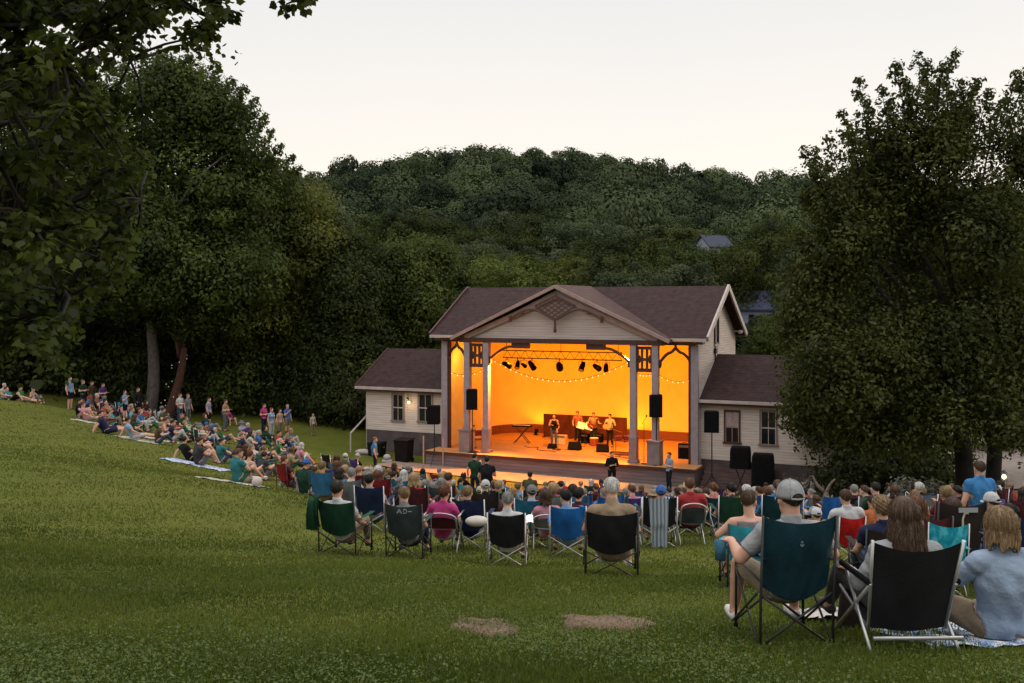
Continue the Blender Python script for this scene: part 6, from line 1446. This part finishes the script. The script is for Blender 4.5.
tw = MB().grid(P).build('towel', M_TOWEL, None, True); tw.location = ch.location; tw.rotation_euler = ch.rotation_euler; tag(tw, 'grey striped towel hanging to the grass over the back of a black chair', 'towel')
put(690, 17.6, 'auburn-haired person in red shirt in the grey rounded lawn chair', hair='short', hcol='auburn', shirt='red', trou='dark jeans', v=0, g=1.15, dz=.10)
lawn_chair(on_ground(690, 17.4), face(on_ground(690, 17.6)), 'grey lawn chair with rounded pale frame under the person in red', 'slate', h=.76, w=.42)
put(729, 18.2, 'dark-haired person in charcoal top in the dark green chair below the right wing', chair='dark green', clabel='dark green camp chair under the person in charcoal, right of the grey lawn chair', hair='short', hcol='black', shirt='charcoal', v=1, g=1.1)
put(843, 15.2, 'brown-haired man in white shirt in the bright red camp chair', chair='red', tube=M_TUBES, clabel='bright red camp chair right of the man in the grey cap', hair='short', hcol='brown', shirt='white', trou='khaki', v=0, g=1.15, cscale=(.72, 1, .88), dz=.08)
put(817, 14.0, 'child in white cap beside the bright red chair', pose='cross', hat='cap', hatcol='white', shirt='charcoal', scale=.82, dz=.12)
put(880, 10.6, 'person with curly sandy hair in navy shirt, left of the long-haired woman', chair='brown black', clabel='dark camp chair under the curly sandy-haired person in navy', hair='curly', hcol='sandy', shirt='navy', v=0, off=-.08, cscale=(.9, 1, .82), scale=.98, dz=-.03)
put(913, 11.2, 'auburn-haired woman in maroon top just beyond the long-haired woman', chair='maroon', clabel='maroon camp chair hidden behind the long-haired woman', hair='bob', hcol='auburn', shirt='maroon', fem=True, v=0)
put(979, 15.2, 'man in bright blue t-shirt standing under the big right tree', pose='stand', hair='short', hcol='brown', shirt='bright blue', trou='dark jeans', v=0, g=1.1, scale=.95)
put(985, 13.4, 'person in white cap and dark top in front of the standing man in blue', chair='black', clabel='black camp chair under the white-capped person by the standing man', hat='cap', hatcol='white', shirt='charcoal', v=1, dz=.16)
# tall black chair with a pale label and an empty turquoise printed chair
p = on_ground(947, 11.6); t = camp_chair(p, face(p), 'tall black camp chair with a pale strip on its back, under the right tree', 'brown black', M_TUBE, True, (1.02, 1, 1.22))
MB().box(-.11, .11, -.001, .001, .0, .045).build('strip', mat('pale_lettering', (.42, .44, .44)), t).location = (0.02, -.434, .79)
p = on_ground(942, 9.9); t = camp_chair(p, face(p, -.25), 'empty turquoise printed camp chair between the long-haired woman and the tall black chair', 'turquoise', M_TUBES, True, (.66, .85, .90))
for o in t.children:
    if o.name.startswith(('backrest', 'seat')): o.material_slots[0].material = M_TURQ
put(948, 12.6, 'brown-haired woman in turquoise top beyond the tall black chair', hair='bob', hcol='brown', shirt='turquoise', fem=True, v=0, chair='black', clabel='black camp chair hidden beyond the tall black chair', dz=.05)
put(1006, 12.4, 'dark-haired person in black top near the right edge, by the lantern', hair='short', hcol='black', shirt='black', v=3, chair='navy', clabel='navy camp chair under the dark-haired person near the lantern')
put(1026, 9.8, 'person in pale blue top cut by the right edge', hair='bob', hcol='dark brown', shirt='pale blue', v=1, chair='navy', clabel='navy camp chair cut by the right edge of the picture', fem=True)
# hanging bag and post by the turquoise chair
p = on_ground(962, 11.2); t = thing('cane', 'pale walking cane leaning by the tall black chair', 'cane', p); MB().tube([(0, 0, 0), (.01, 0, .80), (.03, 0, .86), (.07, 0, .86)], .012, 8).build('shaft', mat('pale_wood', (.45, .40, .30), .6, .1), t, True)

# --- people who stand out further down --------------------------------------------------------------
put(487, 31, 'big dark figure in black shirt standing in the crowd below the left columns', pose='stand', shirt='black', trou='black', hcol='black', g=1.25, v=3)
put(475, 36, 'person in dark green top standing at the crowd\'s front by the left columns', pose='stand', shirt='dark green', trou='dark jeans', hcol='dark brown', v=2)
put(530, 34.5, 'person in olive top standing at the crowd\'s front below the band', pose='stand', shirt='olive', trou='khaki', hcol='black', v=3, g=1.15, dz=-.45)
put(375, 45.5, 'man in bright blue shirt standing below the left wing', pose='stand', shirt='bright blue', trou='navy', hcol='sandy', v=0, g=1.1, dz=-.1)
put(669, 44.6, 'man in pale blue shirt standing before the right pedestal', pose='stand', shirt='pale blue', trou='dark jeans', hcol='dark brown', v=1, off=.8)
put(612, 44.5, 'figure all in black standing before the stage, right of centre', pose='stand', shirt='black', trou='black', hcol='black', v=1, off=2.4, eyes=True, scale=1.0, sleeve=1.2)
# far left
put(13, 50, 'teal-shirted person lying at the far left, legs to the right', pose='recline', shirt='teal', trou='black', leg='shorts', hcol='brown', v=0)
put(24, 51.5, 'person in green top sitting behind the teal-shirted one at the far left', pose='legsout', shirt='green', trou='khaki', leg='shorts', hcol='brown', v=1)
put(33, 52.5, 'person in peach top sitting upright at the far left', pose='knees', shirt='peach', trou='grey', hcol='grey', v=0)
put(4, 52, 'person in cream top sitting at the left edge', pose='cross', shirt='cream', trou='grey', hcol='white', v=0)
put(70, 52.5, 'man in sky blue shirt standing leftmost of the standing group', pose='stand', shirt='sky blue', trou='black', leg='shorts', hcol='brown', v=0, g=1.2)
put(83, 55, 'person in dark green shirt standing second of the left standing group', pose='stand', shirt='dark green', trou='dark jeans', hcol='sandy', v=1)
put(92, 56, 'person in brown coat standing third of the left standing group', pose='stand', shirt='brown', trou='khaki', hcol='auburn', v=0, sleeve=1.2)
put(103, 56, 'person in purple top standing fourth of the left standing group', pose='stand', shirt='purple', trou='black', hcol='dark brown', v=1)
put(125, 50, 'child in sky blue t-shirt standing left of the grey trunk', pose='stand', shirt='sky blue', trou='black', leg='shorts', hcol='brown', v=2, scale=.85)
put(138, 53, 'person in black top standing just left of the grey trunk', pose='stand', shirt='black', trou='black', hcol='dark brown', v=0, sleeve=1.2)
put(180, 55, 'person in white shirt standing right of the red-barked tree', pose='stand', shirt='white', trou='blue jeans', hcol='brown', v=1)
put(188, 55.5, 'person in grey shirt standing second right of the red-barked tree', pose='stand', shirt='grey', trou='grey', hcol='sandy', v=0)
put(209, 54.5, 'man in lavender shirt and black shorts standing, left of the standing pair', pose='stand', shirt='lavender', trou='black', leg='shorts', hcol='dark brown', v=0, off=.4, g=1.1)
put(225.5, 54.5, 'man in tan shirt and grey trousers standing, right of the standing pair', pose='stand', shirt='tan', trou='grey', hcol='brown', v=1, off=.3, g=1.1)
put(264, 55, 'person in hot pink top standing right of the standing pair', pose='stand', shirt='hot pink', trou='maroon' if False else 'navy', hcol='dark brown', v=1, fem=True)
put(271.5, 53.5, 'person in pale blue top standing beside the hot pink one', pose='stand', shirt='pale blue', trou='white', hcol='auburn', v=0, fem=True)
put(280, 55, 'person in peach top standing between pale blue and royal blue', pose='stand', shirt='peach', trou='khaki', hcol='brown', v=0, scale=.9)
put(287.5, 56, 'tall person in royal blue top standing at the right of the slope group', pose='stand', shirt='royal blue', trou='khaki', leg='shorts', hcol='blond', v=2)
put(313, 57, 'small child in cream top standing alone on the grass behind the crowd', pose='stand', shirt='cream', trou='khaki', hcol='sandy', v=0, scale=.72)
put(279, 45, 'person in red top sitting high among the crowd at the slope foot', pose='knees', shirt='red', trou='dark jeans', hcol='dark brown', v=0, dz=.3)
# left-slope sitters along the lower edge
put(238, 25.6, 'person in teal t-shirt and green shorts sitting sideways on the slope\'s lower edge', pose='knees', shirt='teal', trou='green', leg='shorts', hcol='auburn', v=2, off=-.15, hair='short', shoes='white')
blanket(233, 25.4, 1.7, .9, 'pale striped blanket under the teal-shirted person on the slope', M_WHT, -.15)
put(247, 26.8, 'pale-shirted person sitting beyond the teal-shirted one on the slope', pose='knees', shirt='peach', trou='khaki', hcol='auburn', v=1, off=-.1, fem=True)
pb = on_ground(257, 25.2); tag(MB().ball((pb.x, pb.y, pb.z + .13), .13, 20, 14).build('ball', mat('white_ball', (.45, .38, .34), .5, .08, 4), None, True), 'white ball on the slope at the feet of the teal-shirted person', 'ball')
put(200, 33, 'big person in charcoal t-shirt sitting on the blue-white blanket', pose='knees', shirt='charcoal', trou='grey', leg='shorts', hcol='dark brown', v=0, g=1.25, off=-.1, scale=1.05)
put(190.5, 33.8, 'person in black top sitting behind the charcoal one on the blue-white blanket', pose='legsout', shirt='black', trou='black', hcol='black', v=1, g=1.1)
blanket(197, 33, 2.2, 1.0, 'blue and white blanket along the left slope under two dark-shirted people', M_BLU, -.2)
put(134, 38, 'person in pale blue t-shirt leaning back on the slope, bare legs out', pose='legsout', shirt='pale blue', trou='white', leg='shorts', hcol='dark brown', v=1, g=1.05)
put(107, 38.5, 'person in navy top leaning back lowest on the left slope', pose='legsout', shirt='navy', trou='navy', leg='shorts', hcol='black', v=2, g=1.2, scale=1.05)
blanket(140, 38, 1.8, .9, 'cream blanket under the pale blue-shirted person on the left slope', M_WHT, -.25)
put(80, 45, 'person in black top sitting leftmost of the seated slope crowd', pose='knees', shirt='black', trou='khaki', leg='shorts', hcol='black', v=0, g=1.1)
put(88, 44, 'person in pink top with legs out beside the leftmost black one', pose='legsout', shirt='pink', trou='khaki', leg='shorts', hcol='auburn', v=1, fem=True)
blanket(92, 43.4, 1.8, .8, 'pale blanket under the leftmost seated people on the slope', M_WHT, -.2)
put(163, 41, 'bare-shouldered person in peach top below the red-barked tree', pose='knees', shirt='peach', trou='green', leg='shorts', hcol='brown', v=1, sleeve=0)
put(173, 40.5, 'person in navy top with pale trousers below the red-barked tree', pose='knees', shirt='navy', trou='white', hcol='dark brown', v=0)
blanket(158, 40, 1.9, .8, 'white blanket under the people below the red-barked tree', M_WHT, -.2)
put(291, 28.5, 'person in maroon top in the dark red chair at the slope foot', chair='dark red', clabel='dark red camp chair at the slope foot beside an orange blanket', shirt='maroon', hcol='auburn', v=0, off=-.3, full=True)
put(303, 27.5, 'person in lavender t-shirt sitting beside the dark red chair', pose='cross', shirt='lavender', trou='khaki', hcol='dark brown', v=2, g=1.15)
blanket(278, 28, 1.6, 1.2, 'orange blanket spread left of the dark red chair', M_ORG, -.3)
camp_chair(on_ground(270, 33), face(on_ground(270, 33), -.2), 'empty green camp chair on the slope among dark-shirted people', 'green', M_TUBE, True)
put(262, 32.4, 'big person in charcoal top sitting left of the empty green chair', pose='knees', shirt='charcoal', trou='grey', hcol='dark brown', v=1, g=1.25)
put(328, 21.5, 'sandy-haired person in mustard top beyond the blue chair', shirt='mustard', hcol='sandy', v=0, chair='blue', clabel='faded blue camp chair just beyond the dark green chair with a jacket', full=True)
put(354, 19.8, 'grey-haired person in pink-white top beyond the dark green chair', shirt='cream', hcol='grey', v=1, chair='grey', clabel='grey camp chair just beyond the dark green chair with a jacket', full=True)
put(375, 18.4, 'dark-haired person in pale top in the navy chair right of the green chair', shirt='light grey', hcol='black', v=0, chair='navy', clabel='navy camp chair right of the dark green chair with a jacket', full=True)

# --- the rest of the crowd --------------------------------------------------------------------------
def interp(px, P): return float(np.interp(px, [a for a, b in P], [b for a, b in P]))
LOW = [(60, 416), (110, 437), (170, 447), (240, 474), (335, 506), (430, 532), (560, 545), (700, 540), (760, 541), (800, 541), (1030, 560)]
UPP = [(60, 405), (130, 409), (200, 422), (290, 431), (345, 453), (430, 477), (520, 488), (690, 497), (760, 500), (850, 503), (1030, 505)]
PALT = ['white', 'pale blue', 'sky blue', 'royal blue', 'navy', 'navy', 'teal', 'turquoise', 'dark green', 'green', 'olive', 'black', 'black', 'charcoal', 'charcoal', 'black', 'navy', 'brown', 'maroon', 'dark green', 'charcoal', 'grey', 'light grey', 'red', 'dark red', 'maroon', 'pink', 'hot pink', 'purple', 'lavender', 'coral', 'mustard', 'tan', 'brown', 'cream', 'peach', 'rust', 'bright blue', 'orange']
CHC = ['black', 'navy', 'dark green', 'blue', 'royal blue', 'maroon', 'dark red', 'grey', 'slate', 'teal', 'brown black', 'petrol blue', 'purple']
rc = random.Random(23); made = 0; tries = 0; TARGET = 222; nleft = 0
cand = []
while tries < 14000 and made < TARGET:
    tries += 1
    d = rc.uniform(18, 58); px = rc.uniform(66, 1024)
    if px > 770 and (d > 31 or rc.random() < .3): continue
    if px < 330: d = rc.uniform(24, 58)
    if px < 330 and nleft >= 66: continue
    p = on_ground(px, d); fy = PY0 + FOC * (CAMZ - p.z) / d
    if not (interp(px, UPP) < fy < interp(px, LOW)): continue
    if 300 < px < 770 and d > 39: continue
    ul = (Vector((p.x, p.y, 0)) - Vector((BX, BY, 0))); vv = ul.x * BS + ul.y * BC
    if vv > -4.6 and px > 330: continue
    if not spot_ok(Vector((p.x, p.y, 0)), .86 if px > 330 else .95): continue
    # attributes
    on_chair = rc.random() < (.62 if px > 330 else .12)
    fem = rc.random() < .5
    for _ in range(60):
        k = dict(shirt=rc.choice(PALT), hcol=rc.choice(list(HC)), hair=rc.choice(['bob', 'long', 'tail', 'bun', 'bob', 'curly'] if fem else ['short', 'short', 'thin', 'short', 'curly']), pose='chair' if on_chair else rc.choice(['knees', 'legsout', 'cross', 'knees', 'recline'] if px < 330 else ['knees', 'cross', 'knees']))
        if rc.random() < .13: k['hat'] = rc.choice(['cap', 'cap', 'sun hat']); k['hatcol'] = rc.choice(['white', 'navy', 'grey', 'red', 'tan', 'cream', 'royal blue'])
        col = rc.choice(CHC) if on_chair else None
        lb = plabel(k, px, d, col)
        if lb not in LABELS: break
    vox = .028 if d > 24 else .022
    put(px, d, lb, rc.gauss(0, .18), dz=0 if on_chair else -.01, chair=col, full=d < 24, v=rc.randrange(4) if on_chair else rc.randrange(3), fem=fem, g=rc.choice([1.0, 1.0, 1.12]), sleeve=rc.choice([.6, .6, 1.2]), leg=rc.choice(['trousers', 'shorts']), trou=rc.choice(list(TR)), skin=rc.choice([0, 0, 1, 1, 2, 0, 3]), vox=vox, scale=rc.choice([.94, 1.0, 1.05]) * (.72 if rc.random() < .06 else 1), **k)
    made += 1; nleft += px < 330
print('crowd', made, 'people', NPEOPLE[0], 'tries', tries, 'bodies', len(BODIES))

# --- the band ---------------------------------------------------------------------------------------
def band(px, py, label, rzo=0.0, **k):
    p = at_z(px, py, ZF); d = Vector((-.3, -1, 0)); rz = math.atan2(-d.x, d.y) + rzo
    return person(p, rz, label, group='musicians on the stage', eyes=True, **k), p, rz
band(554, 447.5, 'singer in dark vest with bare arms at the left of the band', .2, pose='stand', v=3, shirt='black', trou='grey', hcol='dark brown', sleeve=0, fem=True, hair='bun')
band(578, 443, 'musician in coral shirt standing behind the bright music sheets', -.1, pose='keys', v=0, shirt='coral', trou='dark jeans', hcol='brown')
_, p, rz = band(593.5, 445, 'musician in tan shirt playing a guitar in the middle of the band', .05, pose='guitar', v=0, shirt='tan', trou='dark jeans', hcol='brown', g=1.1)
band(610, 447, 'musician in cream shirt with dark strap at the right of the band', -.25, pose='guitar', v=0, shirt='cream', trou='black', hcol='black')
def guitar(p, rz, label, m):
    t = thing('guitar', label, 'guitar', p, rz, 'guitars in the band')
    M_ = Matrix.Translation((.05, .20, 1.04)) @ Matrix.Rotation(R(-14), 4, 'Y') @ Matrix.Rotation(R(90), 4, 'X')
    out = []
    for k in range(28):
        a = 2 * math.pi * k / 28; r = .17 + .035 * math.cos(2 * a) - .03 * math.exp(-((math.cos(a) + .1) ** 2) * 18); out.append(M_ @ Vector((math.cos(a) * r * 1.15 + .04, math.sin(a) * r * .95, 0)))
    MB().prism(out, (0, -.08, 0)).build('body', m, t); MB().bar(M_ @ Vector((-.12, 0, -.005)), M_ @ Vector((-.68, 0, -.005)), .05, .03).bar(M_ @ Vector((-.68, 0, -.005)), M_ @ Vector((-.82, 0, .01)), .075, .02).build('neck', mat('guitar_neck', (.10, .05, .02), .4, .1), t)
    MB().tube([M_ @ Vector((.2, .1, .0)), (.15, .05, 1.3), (.08, -.05, 1.47), (-.1, -.10, 1.47), (-.2, .08, 1.3), M_ @ Vector((-.2, .03, 0))], .014, 5).build('strap', M_BLACK, t)
guitar(p, rz, 'dark red guitar held by the musician in the tan shirt', mat('guitar_red', (.18, .03, .015), .25, .2, 4))
_p = at_z(610, 447, ZF); guitar(_p, math.atan2(.3, -1) - .25, 'pale wooden guitar held by the musician in the cream shirt', mat('guitar_pale', (.5, .3, .12), .3, .2, 4))

# --- small things on the lawn -----------------------------------------------------------------------
M_STONE = mat('flat_stone', (.15, .092, .062), .95, .28, 3, .5, 14)
def stone(px, py, wpx, label, sd):
    d = 5.55; 
    for _ in range(30):
        p = on_ground(px, d); f = PY0 + FOC * (CAMZ - p.z) / d; d *= 1 + (f - py) / (py - PY0) * .8
    w = wpx * d / FOC; r_ = random.Random(sd); n = 64; q = MB(); P = []
    for k in range(n):
        a = 2 * math.pi * k / n; s = 1 + .07 * math.sin(a * 5 + sd) + .05 * math.sin(a * 11 + sd * 2) + r_.gauss(0, .025); P.append((math.copysign(abs(math.cos(a)) ** .7, math.cos(a)) * w / 2 * s, math.copysign(abs(math.sin(a)) ** .8, math.sin(a)) * .42 * s * (1 + .2 * math.sin(a * 2 + sd))))
    def zz(x, y): return G(p.x + x, p.y + y) - p.z
    top = [(x, y, zz(x, y) + .012 + .006 * math.sin(x * 20)) for x, y in P]; bot = [(x * 1.03, y * 1.05, zz(x, y) - .03) for x, y in P]; mid_ = [(x * .6, y * .6, zz(x * .6, y * .6) + .022 + .006 * math.sin(x * 17 + y * 9)) for x, y in P]
    q.grid([bot, top, mid_], closed=True); q.f.append(tuple(len(q.v) - n + k for k in range(n))); q.mi.append(0)
    o = q.build('stepping_stone', M_STONE, None, True); o.location = p; tag(o, label, 'stone', 'flat stones sunk in the lawn'); return p, w
ST = [stone(484, 627, 66, 'smaller flat brown stone sunk in the grass, the left one', 3), stone(606, 623, 86, 'larger flat brown stone sunk in the grass, the right one', 8)]
# lantern at the right
p = on_ground(1004, 26); t = thing('lantern', 'small glowing lantern low at the right by the gravel drive', 'lantern', p + Vector((0, 0, .0)))
MB().tube([(0, 0, 0), (0, 0, 1.05)], .02, 6).build('stake', M_DARKMETAL, t); MB().tube([(0, 0, 1.05), (0, 0, 1.07)], .09, 10).tube([(0, 0, 1.26), (0, 0, 1.33)], [.10, .03], 10).build('cage', M_DARKMETAL, t)
MB().ball((0, 0, 1.16), (.05, .05, .06), 14, 10).build('bulb', mat('lantern_glow', (1, .7, .4), .5, 0, emis=(1, .62, .28), es=7), t, True)
l = bpy.data.lights.new('lantern_light', 'POINT'); l.energy = 9; l.color = (1, .62, .3); l.shadow_soft_size = .08; lo = bpy.data.objects.new('lantern_light', l); COL.objects.link(lo); lo.location = p + Vector((0, -.2, 1.16))
# pale cushions
for px, d, lb in ((477, 15.9, 'pale cushion on the lap of the person in the navy chair'), (526, 14.0, 'white folded paper on the right arm of the pale-legged black chair')):
    p = on_ground(px, d); 
    if 'cushion' in lb: o = MB().ball((0, 0, .50), (.19, .12, .085), 16, 10).build('cushion', mat('cream_cushion', (.5, .46, .4), .9, .1, 8), None, True)
    else: o = MB().grid([[(-.10 + .2 * i / 6, -.10 + .25 * j / 6, .62 + .05 * j / 6 - .02 * math.sin(i)) for j in range(7)] for i in range(7)]).build('paper', mat('white_paper', (.9, .9, .86)), None, True)
    o.location = p; tag(o, lb, 'cushion' if 'cushion' in lb else 'paper')
# tiny lights wound round the red-barked trunk
p = on_ground(166, 60); t = thing('trunk_lights', 'tiny pale lights wound round the red-barked trunk', 'string lights', p)
hx = [(math.cos(k * .55) * .42 + .028 * k * .9, math.sin(k * .55) * .42, .3 + k * .095) for k in range(40)]
MB().tube(hx, .012, 4).build('cord', M_DARKMETAL, t); bm_ = MB().ball((0, 0, 0), .03, 8, 6).mesh('bulb', mat('pale_bulb', (.9, .8, .7), .5, 0, emis=(1, .75, .55), es=.2), True)
for k in range(0, 40, 2): link('bulb', bm_, t, hx[k])

# ------------------------------------------------------------------ the near tree whose boughs hang in from the left
def maple_leaf():
    pts = [(0, -.05), (.16, .02), (.38, .0), (.40, .16), (.52, .36), (.40, .46), (.30, .60), (.16, .70), (0, .92), (-.16, .70), (-.30, .60), (-.40, .46), (-.52, .36), (-.40, .16), (-.38, .0), (-.16, .02)]
    return np.array(pts)
def near_leaves(C, dirs, nrmv, size, tint):
    L = maple_leaf(); n = len(C); m = len(L)
    a = dirs / (np.linalg.norm(dirs, axis=1)[:, None] + 1e-9); nr = nrmv - a * (nrmv * a).sum(1)[:, None]; nr /= np.linalg.norm(nr, axis=1)[:, None] + 1e-9; b = np.cross(a, nr)
    curl = nrg.normal(.25, .25, n)
    V = C[:, None, :] + size[:, None, None] * (b[:, None, :] * L[None, :, 0, None] + a[:, None, :] * L[None, :, 1, None] - nr[:, None, :] * ((np.abs(L[:, 0]) ** 1.4)[None, :, None] * curl[:, None, None] + (L[:, 1] ** 2)[None, :, None] * .22 * curl[:, None, None]))
    return V.reshape(-1, 3), np.arange(n * m).reshape(n, m), np.repeat(tint, m)
NT = thing('maple_tree', 'near large-leaved tree hanging its boughs in from the upper left', 'tree', (-7.6, 8.6, G(-7.6, 8.6)))
NTB = Vector(NT.location)
POLY = [(-120, -150), (330, -150), (318, 0), (300, 12), (262, 6), (262, -20), (232, 14), (226, 34), (232, 22), (212, 58), (196, 48), (176, 30), (150, 24), (138, 40), (120, 60), (104, 92), (122, 130), (150, 132), (158, 160), (138, 176), (128, 210), (142, 240), (132, 270), (108, 282), (98, 300), (78, 316), (72, 366), (52, 380), (36, 352), (18, 340), (0, 384), (-20, 380), (-120, 380)]
def inside(x, y, P):
    c = False; n = len(P)
    for i in range(n):
        (x1, y1), (x2, y2) = P[i], P[(i + 1) % n]
        if (y1 > y) != (y2 > y) and x < (x2 - x1) * (y - y1) / (y2 - y1) + x1: c = not c
    return c
rn = random.Random(5); CL_ = []
while len(CL_) < 760:
    x, y = rn.uniform(-120, 330), rn.uniform(-150, 385)
    if not inside(x, y, POLY): continue
    if x > 100 and y < 140 and rn.random() < .35: continue
    d = rn.uniform(7.2, 12.0) if x > 60 else rn.uniform(6.4, 12.5)
    CL_.append(at(x, d, zpix(y, d)))
q = MB(); b0 = Vector((0, 0, 0)); fork = Vector((.3, .2, 4.2))
P0 = limb(q, (0, 0, -.4), fork, .34, .24, n=8, wob=.015, sides=12); q.tube([(0, 0, -.4), (0, 0, .05), (0, 0, .6)], [.6, .45, .335], 12)
ends = [at(300, 9.0, zpix(2, 9.0)), at(215, 8.6, zpix(20, 8.6)), at(130, 9.5, zpix(60, 9.5)), at(140, 10.5, zpix(200, 10.5)), at(60, 8.0, zpix(300, 8.0)), at(20, 10.5, zpix(150, 10.5)), at(90, 11.2, zpix(-60, 11.2)), at(60, 7.4, zpix(60, 7.4)), at(-60, 8.2, zpix(200, 8.2)), at(100, 8.4, zpix(250, 8.4)), at(220, 10, zpix(-90, 10))]
limbp = []
for k, e in enumerate(ends):
    st = fork + Vector((0, 0, .25 * (k % 5))) ; top_ = e - NTB
    a = st.lerp(top_, .45) + Vector((0, 0, .9 if top_.z > 4 else 1.6)); P1 = limb(q, st - Vector((0, 0, .3)), a, .10, .05, n=5, wob=.04, sides=8); P2 = limb(q, a, top_, .05, .014, n=8, sag=.05, wob=.03, sides=6); limbp += P1[2:] + P2
LC, LD, LN, LS, LT = [], [], [], [], []
for c in CL_:
    cl = c - NTB; m = min(limbp, key=lambda v: (v - cl).length); P = limb(q, m, cl, .018, .007, n=4, wob=.05, sag=.04, sides=4)
    base_t = rn.gauss(.42, .17); nl = rn.randint(34, 52); px_ = (c.x / c.y)
    for j in range(nl):
        t = .45 + .55 * rn.random(); i_ = min(3, int(t * 4)); a = Vector(P[i_]).lerp(Vector(P[i_ + 1]), t * 4 - i_) if t < .999 else Vector(P[-1])
        if (a - cl).length > .55: a = cl + Vector((rn.gauss(0, .15), rn.gauss(0, .15), rn.gauss(0, .12)))
        o = Vector((rn.gauss(0, 1), rn.gauss(0, 1), rn.gauss(-.25, .6))).normalized()
        pos = a + o * rn.uniform(.02, .13); LC.append(pos); LD.append(o + Vector((0, 0, -.55))); LN.append(Vector((rn.gauss(0, .5), rn.gauss(0, .5), 1))); LS.append(rn.uniform(.045, .088)); LT.append(min(1, max(0, base_t + rn.gauss(0, .12))))
q.build('trunk', M_BARKD, NT, smooth=True, fix=False)
V, F, T = near_leaves(np.array(LC), np.array(LD), np.array(LN), np.array(LS), np.array(LT))
link('crown', np_mesh('crown', V, F, L_NEAR, T), NT)
bpy.context.view_layer.update()
